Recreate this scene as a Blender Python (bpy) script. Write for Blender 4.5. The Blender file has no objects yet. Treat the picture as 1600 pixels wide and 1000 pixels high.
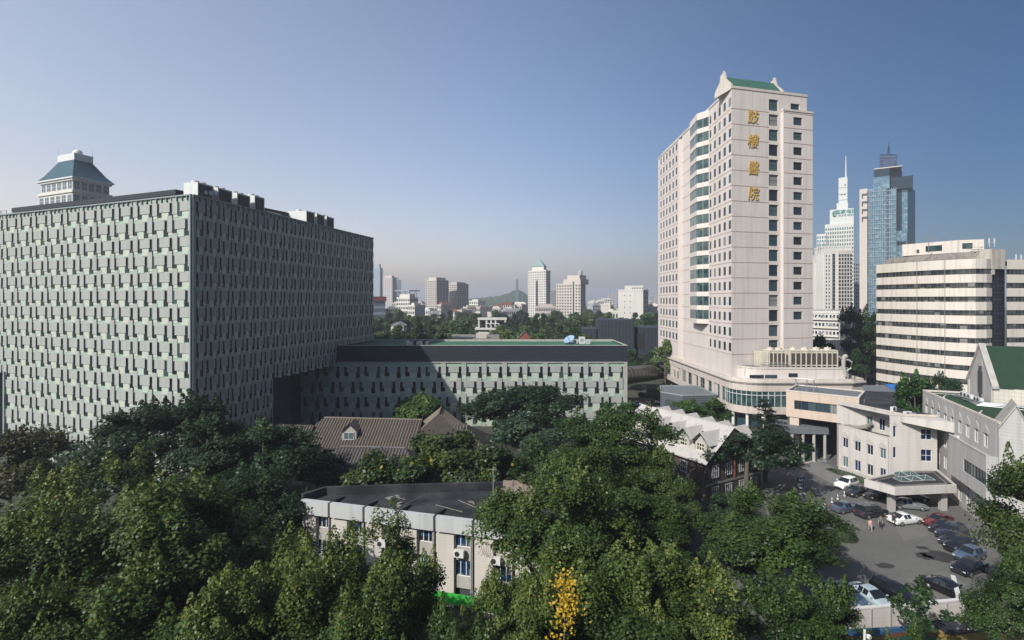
import bpy, math, random
import numpy as np
from mathutils import Vector, Matrix
R = math.radians
SC = bpy.context.scene
COL = SC.collection

# ------------------------------------------------------------------ camera
CAM_H, FPX, HOR = 31.0, 800.0, 469.0        # camera height (m), focal length and horizon in photo pixels
cd = bpy.data.cameras.new("camera"); cam = bpy.data.objects.new("camera", cd); COL.objects.link(cam)
cam.location = (0, 0, CAM_H); cam.rotation_euler = (R(90), 0, 0)
cd.sensor_width = 36; cd.lens = 18; cd.shift_y = -(500 - HOR) / 1600.0
cd.clip_start = .5; cd.clip_end = 30000
SC.camera = cam

# ------------------------------------------------------------------ light
SUN_AZ, SUN_EL = 45.0, 37.5                  # sun behind the camera, to its left
w = bpy.data.worlds.new("World"); SC.world = w; w.use_nodes = True
nt = w.node_tree; bg = nt.nodes["Background"]
sky = nt.nodes.new("ShaderNodeTexSky"); sky.sky_type = 'NISHITA'; sky.sun_disc = False
sky.sun_elevation = R(SUN_EL); sky.sun_rotation = R(180 + SUN_AZ)
sky.altitude = 0; sky.air_density = 1.0; sky.dust_density = 2.6; sky.ozone_density = 3.5
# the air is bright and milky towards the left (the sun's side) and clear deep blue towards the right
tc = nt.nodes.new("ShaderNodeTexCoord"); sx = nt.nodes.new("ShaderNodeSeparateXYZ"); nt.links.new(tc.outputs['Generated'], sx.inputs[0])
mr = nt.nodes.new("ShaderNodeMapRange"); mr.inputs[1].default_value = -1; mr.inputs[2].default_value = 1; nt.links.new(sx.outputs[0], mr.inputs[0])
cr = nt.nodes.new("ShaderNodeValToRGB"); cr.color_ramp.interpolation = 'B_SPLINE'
for i, (p, c) in enumerate(((0, (.95, .72, .57)), (.2, (.95, .72, .57)), (.5, (.62, .555, .54)), (.8, (.028, .088, .140)), (1, (.085, .20, .27)))):  # rightmost stop, out of view, brightened to fill the shaded facade
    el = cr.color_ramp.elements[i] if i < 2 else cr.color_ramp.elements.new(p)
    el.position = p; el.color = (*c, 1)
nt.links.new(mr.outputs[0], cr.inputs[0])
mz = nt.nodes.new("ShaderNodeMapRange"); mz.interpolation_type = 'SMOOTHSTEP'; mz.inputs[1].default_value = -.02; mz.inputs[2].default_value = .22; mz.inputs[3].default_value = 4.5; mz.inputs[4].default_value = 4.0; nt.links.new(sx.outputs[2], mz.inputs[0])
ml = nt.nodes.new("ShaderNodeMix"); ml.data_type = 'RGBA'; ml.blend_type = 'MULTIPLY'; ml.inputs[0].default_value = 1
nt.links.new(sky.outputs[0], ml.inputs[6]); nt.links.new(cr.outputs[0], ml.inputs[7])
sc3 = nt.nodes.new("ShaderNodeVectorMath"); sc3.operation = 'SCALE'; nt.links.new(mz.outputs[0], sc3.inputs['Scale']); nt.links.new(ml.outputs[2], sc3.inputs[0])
# darkened blue behind the photographer, out of view, to cut fill on facing walls
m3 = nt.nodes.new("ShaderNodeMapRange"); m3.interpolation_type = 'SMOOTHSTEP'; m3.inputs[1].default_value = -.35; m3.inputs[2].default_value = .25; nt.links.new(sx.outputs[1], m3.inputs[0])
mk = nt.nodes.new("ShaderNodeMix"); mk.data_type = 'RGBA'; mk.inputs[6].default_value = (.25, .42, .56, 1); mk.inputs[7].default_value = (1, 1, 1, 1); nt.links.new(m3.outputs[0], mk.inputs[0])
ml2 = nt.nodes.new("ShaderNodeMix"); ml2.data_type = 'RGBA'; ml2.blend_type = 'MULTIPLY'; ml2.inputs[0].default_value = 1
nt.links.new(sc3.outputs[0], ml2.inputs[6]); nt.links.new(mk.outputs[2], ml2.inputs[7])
# lavender murk low over the city
mh = nt.nodes.new("ShaderNodeMapRange"); mh.interpolation_type = 'SMOOTHSTEP'; mh.inputs[1].default_value = 0; mh.inputs[2].default_value = .34; nt.links.new(sx.outputs[2], mh.inputs[0])
mj = nt.nodes.new("ShaderNodeMix"); mj.data_type = 'RGBA'; mj.inputs[6].default_value = (1.08, .95, .91, 1); mj.inputs[7].default_value = (1, 1, 1, 1); nt.links.new(mh.outputs[0], mj.inputs[0])
ml3 = nt.nodes.new("ShaderNodeMix"); ml3.data_type = 'RGBA'; ml3.blend_type = 'MULTIPLY'; ml3.inputs[0].default_value = 1
nt.links.new(ml2.outputs[2], ml3.inputs[6]); nt.links.new(mj.outputs[2], ml3.inputs[7])
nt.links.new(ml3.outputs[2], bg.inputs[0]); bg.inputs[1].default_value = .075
ld = bpy.data.lights.new("sun", 'SUN'); sun = bpy.data.objects.new("sun", ld); COL.objects.link(sun)
ld.energy = 5.0; ld.angle = R(.5); ld.color = (1, .965, .90)
a, e = R(SUN_AZ), R(SUN_EL)
sun.rotation_euler = Vector((-math.sin(a)*math.cos(e), -math.cos(a)*math.cos(e), math.sin(e))).to_track_quat('Z', 'Y').to_euler()
sun.location = (-60, -60, 120)
vs = SC.view_settings; vs.view_transform = 'Standard'; vs.look = 'None'; vs.exposure = .22; vs.gamma = 1; vs.use_curve_mapping = False
cy = SC.cycles
cy.max_bounces = 6; cy.diffuse_bounces = 2; cy.glossy_bounces = 2; cy.transmission_bounces = 3; cy.transparent_max_bounces = 6
cy.volume_bounces = 0; cy.use_denoising = True; cy.caustics_reflective = False; cy.caustics_refractive = False
cy.sample_clamp_indirect = 4

# ------------------------------------------------------------------ helpers
def X(px, d): return (px - 800) / FPX * d
def Z(py, d): return CAM_H - (py - HOR) / FPX * d
def P(px, py, d): return (X(px, d), d, Z(py, d))
def G(px, py):
    d = CAM_H * FPX / (py - HOR)
    return (X(px, d), d)

class MB:
    """collects faces (world coordinates) that become ONE mesh object"""
    def __init__(s): s.v = []; s.f = []; s.m = []
    def face(s, pts, m=0):
        b = len(s.v); s.v += [tuple(p) for p in pts]; s.f.append(tuple(range(b, b + len(pts)))); s.m.append(m)
    def box(s, x0, y0, z0, x1, y1, z1, m=0):
        s.prism([(x0, y0), (x1, y0), (x1, y1), (x0, y1)], z0, z1, m)
    def prism(s, pts, z0, z1, m=0, mtop=None, bottom=True, top=True):
        n = len(pts)
        for i in range(n):
            a, b = pts[i], pts[(i + 1) % n]
            s.face([(a[0], a[1], z0), (b[0], b[1], z0), (b[0], b[1], z1), (a[0], a[1], z1)], m)
        if top: s.face([(p[0], p[1], z1) for p in pts], m if mtop is None else mtop)
        if bottom: s.face([(p[0], p[1], z0) for p in reversed(pts)], m)
    def loft(s, rings, m=0, cap=True):
        for r0, r1 in zip(rings, rings[1:]):
            n = len(r0)
            for i in range(n):
                s.face([r0[i], r0[(i+1) % n], r1[(i+1) % n], r1[i]], m)
        if cap: s.face(list(reversed(rings[0])), m); s.face(rings[-1], m)
    def wbox(s, F, s0, s1, z0, z1, t0, t1, m=0):
        p = [F.p(s0, t0), F.p(s1, t0), F.p(s1, t1), F.p(s0, t1)]
        s.prism(p, z0, z1, m)
    def tube(s, pts, radii, n=8, m=0, cap=True):
        rings = []
        for i, p in enumerate(pts):
            p = Vector(p)
            d = (Vector(pts[min(i+1, len(pts)-1)]) - Vector(pts[max(i-1, 0)])).normalized()
            up = Vector((0, 0, 1)) if abs(d.z) < .9 else Vector((1, 0, 0))
            x = d.cross(up).normalized(); y = d.cross(x)
            r = radii[i] if hasattr(radii, '__len__') else radii
            rings.append([tuple(p + x*math.cos(k*2*math.pi/n)*r + y*math.sin(k*2*math.pi/n)*r) for k in range(n)])
        s.loft(rings, m, cap)
    def cyl(s, x, y, z0, z1, r, n=12, m=0, r1=None):
        r1 = r if r1 is None else r1
        s.loft([[(x+math.cos(k*2*math.pi/n)*q, y+math.sin(k*2*math.pi/n)*q, z) for k in range(n)] for z, q in ((z0, r), (z1, r1))], m)
    def ball(s, c, r, n=12, m=0, zs=1.0, half=False):
        rings = []
        lo = 0 if half else -n//2
        for j in range(lo, n//2 + 1):
            ph = j * math.pi / n
            q = max(r*math.cos(ph), r*.01)
            rings.append([(c[0]+q*math.cos(k*2*math.pi/n), c[1]+q*math.sin(k*2*math.pi/n), c[2]+r*zs*math.sin(ph)) for k in range(n)])
        s.loft(rings, m)
    def build(s, name, mats, parent=None, smooth=False, kind=None, label=None, local=False):
        me = bpy.data.meshes.new(name)
        vv = s.v
        if parent is not None and not local:
            inv = parent.matrix_basis.inverted()
            vv = [tuple(inv @ Vector(p)) for p in vv]
        me.from_pydata(vv, [], s.f)
        for q in (mats if isinstance(mats, (list, tuple)) else [mats]): me.materials.append(q)
        me.polygons.foreach_set("material_index", s.m)
        if smooth:
            import bmesh
            bm = bmesh.new(); bm.from_mesh(me); bmesh.ops.remove_doubles(bm, verts=bm.verts, dist=1e-4)
            bmesh.ops.recalc_face_normals(bm, faces=bm.faces); bm.to_mesh(me); bm.free()
            me.polygons.foreach_set("use_smooth", [True]*len(me.polygons))
            me.set_sharp_from_angle(angle=R(smooth if smooth is not True else 40))
        o = bpy.data.objects.new(name, me); COL.objects.link(o)
        if parent is not None: o.parent = parent
        if kind: o['kind'] = kind
        if label: o['label'] = label
        return o

class Fr:
    """frame of a wall, from its left end to its right end as seen from outside; t points outward"""
    def __init__(s, a, b):
        s.a = Vector((a[0], a[1])); s.b = Vector((b[0], b[1])); s.L = (s.b - s.a).length
        s.u = (s.b - s.a) / s.L; s.n = Vector((s.u.y, -s.u.x))
    def p(s, t, o=0.0):
        q = s.a + s.u*t + s.n*o
        return (q.x, q.y)
    def p3(s, t, o, z):
        q = s.p(t, o); return (q[0], q[1], z)
    def rot(s): return math.atan2(s.u.y, s.u.x)
    def at_px(s, px):
        k = (px - 800) / FPX                    # where the wall crosses the view ray of this photo column
        return (k*s.a.y - s.a.x) / (s.u.x - k*s.u.y)

def tag(o, label=None, cat=None, group=None, kind=None):
    if label: o['label'] = label
    if cat: o['category'] = cat
    if group: o['group'] = group
    if kind: o['kind'] = kind
    return o
def thing(name, label, cat, loc=(0, 0, 0), rz=0.0, group=None):
    o = bpy.data.objects.new(name, None); COL.objects.link(o)
    o.location = loc; o.rotation_euler = (0, 0, rz); o.empty_display_size = .5
    o.matrix_basis = Matrix.Translation(loc) @ Matrix.Rotation(rz, 4, 'Z')
    return tag(o, label, cat, group)
def kids(o): return [c for c in COL.objects if c.parent == o]
KID = {}
def copy_tree(o, loc, rz=0.0, scale=None, label=None):
    if o.name not in KID:
        KID[o.name] = [(c, kids(c)) for c in kids(o)]
    r = o.copy(); COL.objects.link(r); r.location = loc; r.rotation_euler = (0, 0, rz)
    if scale is not None: r.scale = scale
    if label: r['label'] = label
    for c, gs in KID[o.name]:
        k = c.copy(); COL.objects.link(k); k.parent = r
        for g in gs:
            q = g.copy(); COL.objects.link(q); q.parent = k
    return r

def wall(mb, F, s0, s1, z0, z1, rects, depth=.2, m=0, mr=None, t=0.0):
    """a wall face with real openings and their reveals; rects = (s0, s1, z0, z1)"""
    ss = sorted({s0, s1, *[v for r in rects for v in r[:2] if s0 < v < s1]})
    zz = sorted({z0, z1, *[v for r in rects for v in r[2:4] if z0 < v < z1]})
    for za, zb in zip(zz, zz[1:]):
        run = None
        zc = (za + zb)/2
        row = [r for r in rects if r[2] < zc < r[3]]
        for sa, sb in zip(ss, ss[1:]):
            c = (sa + sb)/2
            hole = any(r[0] < c < r[1] for r in row)
            if not hole: run = [run[0] if run else sa, sb]
            if (hole or sb == ss[-1]) and run:
                mb.face([F.p3(run[0], t, za), F.p3(run[1], t, za), F.p3(run[1], t, zb), F.p3(run[0], t, zb)], m); run = None
    k = m if mr is None else mr
    for a, b, c, d in [r[:4] for r in rects]:
        q = t - depth
        mb.face([F.p3(a, t, c), F.p3(b, t, c), F.p3(b, q, c), F.p3(a, q, c)], k)
        mb.face([F.p3(a, t, d), F.p3(a, q, d), F.p3(b, q, d), F.p3(b, t, d)], k)
        mb.face([F.p3(a, t, c), F.p3(a, q, c), F.p3(a, q, d), F.p3(a, t, d)], k)
        mb.face([F.p3(b, t, c), F.p3(b, t, d), F.p3(b, q, d), F.p3(b, q, c)], k)

WM = {}
def win_mesh(wd, h, nx, nz, glass, frame, fw=.06, name='window', fd=.07):
    key = (round(wd, 2), round(h, 2), nx, nz, glass.name, frame.name, fw, fd)
    if key not in WM:
        mb = MB()
        mb.face([(0, .01, 0), (wd, .01, 0), (wd, .01, h), (0, .01, h)], 0)
        if fw > 0:
            for i in range(nx + 1):
                c = i*wd/nx; a = max(0, min(wd-fw, c - fw/2))
                mb.box(a, -fd, 0, a+fw, 0, h, 1)
            for j in range(nz + 1):
                c = j*h/nz; a = max(0, min(h-fw, c - fw/2))
                mb.box(fw, -fd+.004, a, wd-fw, -.004, a+fw, 1)
        me = bpy.data.meshes.new(name); me.from_pydata(mb.v, [], mb.f)
        me.materials.append(glass); me.materials.append(frame)
        me.polygons.foreach_set("material_index", mb.m); WM[key] = me
    return WM[key]
def put_windows(parent, items, glass, frame, most=100, fw=.06, fd=.07, name='window', label=None):
    """items = (F, s0, s1, z0, z1, t, nx, nz): the largest in the picture are objects, the rest one mesh"""
    def size(i):
        F, s0, s1, z0, z1 = i[:5]
        a, b = F.p(s0), F.p(s1)
        return abs(a[0]/a[1] - b[0]/b[1]) * (z1-z0)/a[1]
    items = sorted(items, key=size, reverse=True)
    pm = parent.matrix_basis.inverted()
    out = []
    rest = []
    for n, (F, s0, s1, z0, z1, t, nx, nz) in enumerate(items):
        me = win_mesh(s1-s0, z1-z0, nx, nz, glass, frame, fw, name, fd)
        mw = Matrix.Translation(F.p3(s0, t, z0)) @ Matrix.Rotation(F.rot(), 4, 'Z')
        if n < most:
            o = bpy.data.objects.new(name, me); COL.objects.link(o); o.parent = parent; o.matrix_basis = pm @ mw
            if label: o['label'] = label
            out.append(o)
        else: rest.append((me, mw))
    if rest:
        mb = MB()
        for me, mw in rest:
            for p in me.polygons:
                mb.face([mw @ me.vertices[i].co for i in p.vertices], p.material_index)
        mb.build(name, [glass, frame], parent, kind='stuff')
    return out

def inset(pts, d):
    """polygon moved inward by d (positive) whatever its winding"""
    A = sum(pts[i][0]*pts[(i+1) % len(pts)][1] - pts[(i+1) % len(pts)][0]*pts[i][1] for i in range(len(pts)))
    sg = 1 if A > 0 else -1
    out = []; n = len(pts)
    for i in range(n):
        p0, p1, p2 = Vector(pts[i-1]), Vector(pts[i]), Vector(pts[(i+1) % n])
        e1, e2 = (p1-p0).normalized(), (p2-p1).normalized()
        n1, n2 = Vector((-e1.y, e1.x))*sg, Vector((-e2.y, e2.x))*sg
        k = max(.25, 1 + n1.dot(n2))
        q = p1 + (n1+n2)*(d/k)
        out.append((q.x, q.y))
    return out
def parapet(mb, pts, z0, z1, th=.3, m=0):
    q = inset(pts, th); n = len(pts)
    for i in range(n):
        j = (i+1) % n
        a, b, c, d = pts[i], pts[j], q[j], q[i]
        mb.face([(a[0], a[1], z0), (b[0], b[1], z0), (b[0], b[1], z1), (a[0], a[1], z1)], m)
        mb.face([(d[0], d[1], z0), (d[0], d[1], z1), (c[0], c[1], z1), (c[0], c[1], z0)], m)
        mb.face([(a[0], a[1], z1), (b[0], b[1], z1), (c[0], c[1], z1), (d[0], d[1], z1)], m)
def flat(mb, pts, z, m=0): mb.face([(p[0], p[1], z) for p in pts], m)

# ------------------------------------------------------------------ materials
def mat(name, col, rough=.75, var=.12, vs=.5, streak=0.0, metal=0.0, spec=.4, bump=0.0, bs=8.0, lines=(), col2=None, fine=0.0, fs=12):
    m = bpy.data.materials.new(name); m.use_nodes = True
    t = m.node_tree; N, L = t.nodes, t.links
    b = N["Principled BSDF"]; b.inputs['Roughness'].default_value = rough; b.inputs['Metallic'].default_value = metal
    b.inputs['Specular IOR Level'].default_value = spec
    geo = N.new('ShaderNodeNewGeometry')
    def math_(op, a, bb=None, c=None):
        n = N.new('ShaderNodeMath'); n.operation = op
        for i, v in enumerate((a, bb, c)):
            if v is None: continue
            if isinstance(v, (int, float)): n.inputs[i].default_value = v
            else: L.new(v, n.inputs[i])
        return n.outputs[0]
    def noise(scale, mapping=(1, 1, 1), detail=4):
        mp = N.new('ShaderNodeMapping'); mp.inputs['Scale'].default_value = mapping; L.new(geo.outputs['Position'], mp.inputs[0])
        n = N.new('ShaderNodeTexNoise'); n.inputs['Scale'].default_value = scale; n.inputs['Detail'].default_value = detail
        L.new(mp.outputs[0], n.inputs['Vector']); return n.outputs['Fac']
    nf = noise(vs)
    if col2:
        mx = N.new('ShaderNodeMix'); mx.data_type = 'RGBA'
        rp = N.new('ShaderNodeMapRange'); rp.inputs[1].default_value = .38; rp.inputs[2].default_value = .62; L.new(nf, rp.inputs[0])
        L.new(rp.outputs[0], mx.inputs[0]); mx.inputs[6].default_value = (*col, 1); mx.inputs[7].default_value = (*col2, 1)
        cur = mx.outputs[2]
    else:
        rgb = N.new('ShaderNodeRGB'); rgb.outputs[0].default_value = (*col, 1); cur = rgb.outputs[0]
    f = math_('MULTIPLY_ADD', nf, 2*var, 1 - var)
    if fine: f = math_('MULTIPLY', f, math_('MULTIPLY_ADD', noise(fs, detail=3), 2*fine, 1-fine))
    if streak:
        sn = noise(1.0, (1.3, 1.3, .06), 5)
        rp = N.new('ShaderNodeMapRange'); rp.inputs[1].default_value = .5; rp.inputs[2].default_value = .75
        rp.inputs[3].default_value = 1; rp.inputs[4].default_value = 1 - streak; L.new(sn, rp.inputs[0])
        f = math_('MULTIPLY', f, rp.outputs[0])
    if lines:
        sep = N.new('ShaderNodeSeparateXYZ'); L.new(geo.outputs['Position'], sep.inputs[0])
        for ax, per, wdt, dark in lines:
            if ax == 'z': c = sep.outputs[2]
            else: c = math_('ADD', math_('MULTIPLY', sep.outputs[0], ax[0]), math_('MULTIPLY', sep.outputs[1], ax[1]))
            fr = math_('FRACT', math_('DIVIDE', c, per))
            ln = math_('LESS_THAN', fr, wdt)
            f = math_('MULTIPLY', f, math_('MULTIPLY_ADD', ln, -dark, 1.0))
    mm = N.new('ShaderNodeVectorMath'); mm.operation = 'SCALE'; L.new(cur, mm.inputs[0]); L.new(f, mm.inputs['Scale'])
    L.new(mm.outputs[0], b.inputs['Base Color'])
    if bump:
        bp = N.new('ShaderNodeBump'); bp.inputs['Strength'].default_value = bump; bp.inputs['Distance'].default_value = .05
        L.new(noise(bs), bp.inputs['Height']); L.new(bp.outputs[0], b.inputs['Normal'])
    return m
def ramp_mat(name, stops, rough=.08, spec=.6, metal=0.0, by='object', scale=1.0, coat=0.0):
    """colour picked per object (by='object') or per cell of space (by='cell')"""
    m = bpy.data.materials.new(name); m.use_nodes = True
    t = m.node_tree; N, L = t.nodes, t.links; b = N["Principled BSDF"]
    b.inputs['Roughness'].default_value = rough; b.inputs['Specular IOR Level'].default_value = spec; b.inputs['Metallic'].default_value = metal
    b.inputs['Coat Weight'].default_value = coat
    r = N.new('ShaderNodeValToRGB'); r.color_ramp.interpolation = 'CONSTANT'
    for i, (p, c) in enumerate(stops):
        el = r.color_ramp.elements[i] if i < 2 else r.color_ramp.elements.new(p)
        el.position = p; el.color = (*c, 1)
    if by == 'object':
        o = N.new('ShaderNodeObjectInfo'); L.new(o.outputs['Random'], r.inputs[0])
    else:
        g = N.new('ShaderNodeNewGeometry')
        mp = N.new('ShaderNodeVectorMath'); mp.operation = 'SCALE'; mp.inputs['Scale'].default_value = 1/scale; L.new(g.outputs['Position'], mp.inputs[0])
        fl = N.new('ShaderNodeVectorMath'); fl.operation = 'FLOOR'; L.new(mp.outputs[0], fl.inputs[0])
        wn = N.new('ShaderNodeTexWhiteNoise'); L.new(fl.outputs[0], wn.inputs['Vector']); L.new(wn.outputs['Value'], r.inputs[0])
    L.new(r.outputs[0], b.inputs['Base Color'])
    return m
def leaf_mat(name, dark, light, odd=None, odd_at=.97, trans=.3):
    m = bpy.data.materials.new(name); m.use_nodes = True
    t = m.node_tree; N, L = t.nodes, t.links; b = N["Principled BSDF"]; out = N["Material Output"]
    at = N.new('ShaderNodeAttribute'); at.attribute_name = 'tint'
    r = N.new('ShaderNodeValToRGB'); e = r.color_ramp.elements
    e[0].position = .1; e[0].color = (*dark, 1); e[1].position = .9; e[1].color = (*light, 1)
    if odd:
        q = e.new(odd_at); q.color = (*odd, 1)
    L.new(at.outputs['Fac'], r.inputs[0])
    oi = N.new('ShaderNodeObjectInfo')
    h = N.new('ShaderNodeHueSaturation')
    mr = N.new('ShaderNodeMapRange'); mr.inputs[3].default_value = .485; mr.inputs[4].default_value = .515; L.new(oi.outputs['Random'], mr.inputs[0])
    mv = N.new('ShaderNodeMapRange'); mv.inputs[3].default_value = 1.18; mv.inputs[4].default_value = .85; L.new(oi.outputs['Random'], mv.inputs[0])
    L.new(mr.outputs[0], h.inputs['Hue']); L.new(mv.outputs[0], h.inputs['Value']); L.new(r.outputs[0], h.inputs['Color'])
    L.new(h.outputs[0], b.inputs['Base Color']); b.inputs['Roughness'].default_value = .45; b.inputs['Specular IOR Level'].default_value = .28
    tr = N.new('ShaderNodeBsdfTranslucent'); L.new(h.outputs[0], tr.inputs[0])
    mx = N.new('ShaderNodeMixShader'); mx.inputs[0].default_value = trans
    L.new(b.outputs[0], mx.inputs[1]); L.new(tr.outputs[0], mx.inputs[2]); L.new(mx.outputs[0], out.inputs[0])
    return m

S_ = (.8, .6)
m_panel = mat("panel stone", (.315, .315, .30), .8, .10, .35, streak=.15, fine=.05, fs=6)
m_plate = ramp_mat("pale green glass panel", [(0, (.42, .445, .375)), (.35, (.395, .44, .38)), (.6, (.43, .445, .37)), (.85, (.37, .43, .38))], .45, .35, by="cell", scale=2.45)
m_base = mat("green grey backing", (.30, .36, .31), .5, .1, .5)
m_trim = mat("grey green trim", (.22, .26, .26), .5, .1, 1)
m_slot = ramp_mat("slot glass", [(0, (.008, .014, .018)), (.45, (.014, .024, .026)), (.85, (.04, .07, .07))], .12, .3)
m_slotframe = mat("slot frame", (.04, .055, .055), .5, .1, 1)
m_dark = mat("dark cladding", (.016, .020, .027), .55, .2, .5, lines=[('z', .42, .22, -1.3)], spec=.3)
m_darkplain = mat("dark grey paint", (.05, .06, .07), .5, .15, .5)
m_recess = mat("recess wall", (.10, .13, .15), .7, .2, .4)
m_roofgrey = mat("roof membrane", (.13, .14, .15), .9, .25, .4, fine=.15)
m_roofdark = mat("bitumen roof", (.013, .015, .019), .9, .6, .32, col2=(.034, .036, .040), lines=[(S_, 1.05, .03, -.45)], fine=.5, fs=3, bump=.3)
m_turf = mat("green roof coating", (.03, .12, .065), .85, .2, .25, fine=.12, fs=3)
m_turf2 = mat("roof turf", (.014, .045, .016), .95, .35, .35, fine=.3, fs=5)
m_white = mat("white painted metal", (.58, .57, .55), .5, .08, 1.2, streak=.12)
m_grille = mat("dark grille", (.03, .035, .035), .5, .2, 2, lines=[('z', .16, .35, .6)])
m_tower = mat("tower pink stone", (.58, .512, .475), .75, .08, .25, streak=.17, fine=.04, lines=[('z', .642, .05, .08), (S_, 1.3, .035, .07)])
m_towerline = mat("tower string course", (.42, .31, .28), .7, .1, .5)
m_cream = mat("cream stone", (.50, .43, .38), .75, .1, .3, streak=.18)
m_corn = mat("cornice stone", (.52, .46, .41), .75, .12, .4, streak=.22)
m_pinkstone = mat("pink beige render", (.50, .395, .32), .75, .08, .3, streak=.2)
m_tglass = ramp_mat("tower glass", [(0, (.015, .03, .045)), (.3, (.03, .055, .07)), (.55, (.02, .025, .03)), (.75, (.05, .085, .09)), (.95, (.20, .20, .19))], .05, .6)
m_tealglass = ramp_mat("teal glass", [(0, (.02, .045, .05)), (.4, (.04, .075, .075)), (.75, (.06, .10, .09))], .05, .7, by='cell', scale=1.1)
m_frame = mat("window frame", (.30, .30, .29), .5, .08, 2)
m_framew = mat("white window frame", (.62, .62, .6), .5, .08, 2)
m_framed = mat("dark window frame", (.05, .055, .06), .5, .08, 2)
m_gold = mat("gold lettering", (.72, .43, .07), .4, .1, 3, metal=.25)
m_greenroof = mat("green glazed roof", (.035, .105, .08), .6, .18, .5, lines=[(S_, .6, .15, .3)])
m_greenroof2 = mat("dark green roof", (.012, .036, .018), .85, .25, .8, fine=.3, fs=6)
m_tealroof = mat("teal roof", (.006, .055, .082), .65, .25, .3, lines=[('z', .5, .15, .25)], fine=.15, fs=1.5)
m_officew = mat("office cream tiles", (.60, .535, .475), .7, .06, .25, streak=.22)
m_officeg = ramp_mat("office glass", [(0, (.02, .025, .028)), (.3, (.045, .05, .048)), (.6, (.075, .08, .075)), (.75, (.025, .03, .035)), (.9, (.22, .21, .19))], .12, .5, by='cell', scale=1.15)
m_stained = mat("stained concrete", (.20, .18, .16), .85, .3, .5, streak=.5, fine=.2)
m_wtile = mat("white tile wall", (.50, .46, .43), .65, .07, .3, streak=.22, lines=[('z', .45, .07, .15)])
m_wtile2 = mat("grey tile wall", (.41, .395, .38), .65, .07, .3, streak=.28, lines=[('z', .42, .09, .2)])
m_niche = mat("niche stone", (.40, .38, .35), .7, .1, 1)
m_wgrid = mat("square tile wall", (.52, .47, .42), .65, .06, .3, lines=[('z', .62, .09, .25), ((.93, -.37), .62, .09, .25)])
m_blueglass = ramp_mat("blue window glass", [(0, (.008, .02, .055)), (.4, (.012, .016, .025)), (.7, (.012, .03, .08)), (.9, (.09, .13, .13))], .05, .6)
m_blueglass2 = ramp_mat("blue pane glass", [(0, (.008, .03, .09)), (.4, (.01, .02, .035)), (.7, (.012, .045, .13)), (.88, (.14, .17, .17))], .06, .6, by='cell', scale=.55)
m_tile = mat("old roof tiles", (.155, .125, .10), .9, .35, .5, fine=.35, fs=4, bump=.4)
m_tilegrey = mat("old grey roof tiles", (.12, .115, .115), .9, .35, .5, fine=.35, fs=4, bump=.4)  # greyer, slightly darker version of the brown tiles
m_gap = mat("roof channel", (.05, .042, .035), .95, .4, .8)
m_whiteroof = mat("pale roof sheet", (.41, .38, .355), .8, .12, .35, streak=.2, fine=.06)
m_brick = mat("shade darkened brick", (.06, .045, .04), .9, .25, .8, lines=[('z', .09, .2, .3), (S_, .24, .08, .3)])  # base colour darkened to stand for the shadow over the house
m_asphalt = mat("asphalt", (.112, .108, .101), .9, .32, .12, fine=.2, fs=2.2, bump=.15)
m_paving = mat("grey paving", (.17, .165, .155), .85, .15, .3, fine=.1, lines=[((.9, .4), .9, .05, .25), ((-.4, .9), .9, .05, .25)])
m_stain = mat("oil stain", (.035, .034, .034), .7, .3, .8)
m_concrete = mat("concrete", (.36, .34, .31), .85, .18, .5, streak=.25, fine=.1)
m_soil = mat("ground soil", (.035, .045, .025), .95, .4, .05, col2=(.06, .06, .05), fine=.3, fs=.6)
m_bark = mat("bark", (.10, .085, .065), .9, .35, 1.5, bump=.5)
m_black = mat("black rubber", (.02, .02, .02), .7, .1, 3)
m_metal = mat("galvanised metal", (.42, .43, .44), .4, .12, 2, metal=.7)
m_bluecloth = mat("blue sheet", (.02, .13, .42), .6, .15, .8)
m_redroof = mat("red roof tiles", (.22, .06, .045), .8, .2, .5)
m_tan = mat("tan render", (.47, .42, .37), .8, .1, .05, streak=.15)
m_greyblue = mat("grey blue wall", (.26, .30, .34), .7, .08, .05)
m_whitewall = mat("white render", (.56, .525, .48), .8, .08, .08, streak=.15)
m_fglass = mat("far window glass", (.025, .035, .045), .3, .3, .2)
m_skyglass = ramp_mat("blue curtain wall", [(0, (.08, .145, .20)), (.3, (.10, .175, .23)), (.55, (.12, .20, .255)), (.85, (.19, .28, .33))], .12, .8, by='cell', scale=1.9, metal=.2)
m_skydark = mat("dark curtain wall", (.012, .028, .045), .3, .2, .1, spec=.25)
# ================================================================== the setting
g = MB(); g.box(-7000, -300, -6, 7000, 9000, 0); gr = g.build('ground', m_soil, kind='structure')
g = MB(); flat(g, [(20, 43), (43, 46.5), (64, 66), (75, 92), (60, 112), (40, 112), (44, 92), (36, 72), (24, 58)], .02)
g.build('parking_lot', m_asphalt, kind='structure')
g = MB(); flat(g, [(-160, 22), (160, 22), (160, 41), (-160, 41)], .02); g.build('street', m_asphalt, kind='structure')
g = MB()
flat(g, [G(1246, 727), G(1278, 718), G(1325, 742), G(1300, 756)], .026)
g.build('driveway_paving', m_paving, kind='structure')
g = MB()
rs = random.Random(5)
for cx_, cy_, ra, rb in ((1468, 870, 1.7, 1.15), (1443, 869, .8, .75), (1441, 856, .75, .4), (1383, 884, 1.0, .5)):
    c = G(cx_, cy_); pts = []
    for k in range(20):
        q = k*math.pi/10; rr = 1 + rs.uniform(-.22, .22)
        pts.append((c[0]+math.cos(q)*ra*rr, c[1]+math.sin(q)*rb*rr*1.25))
    flat(g, pts, .03)
g.build('oil_stain_marking', m_stain, kind='structure')
g = MB()
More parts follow.
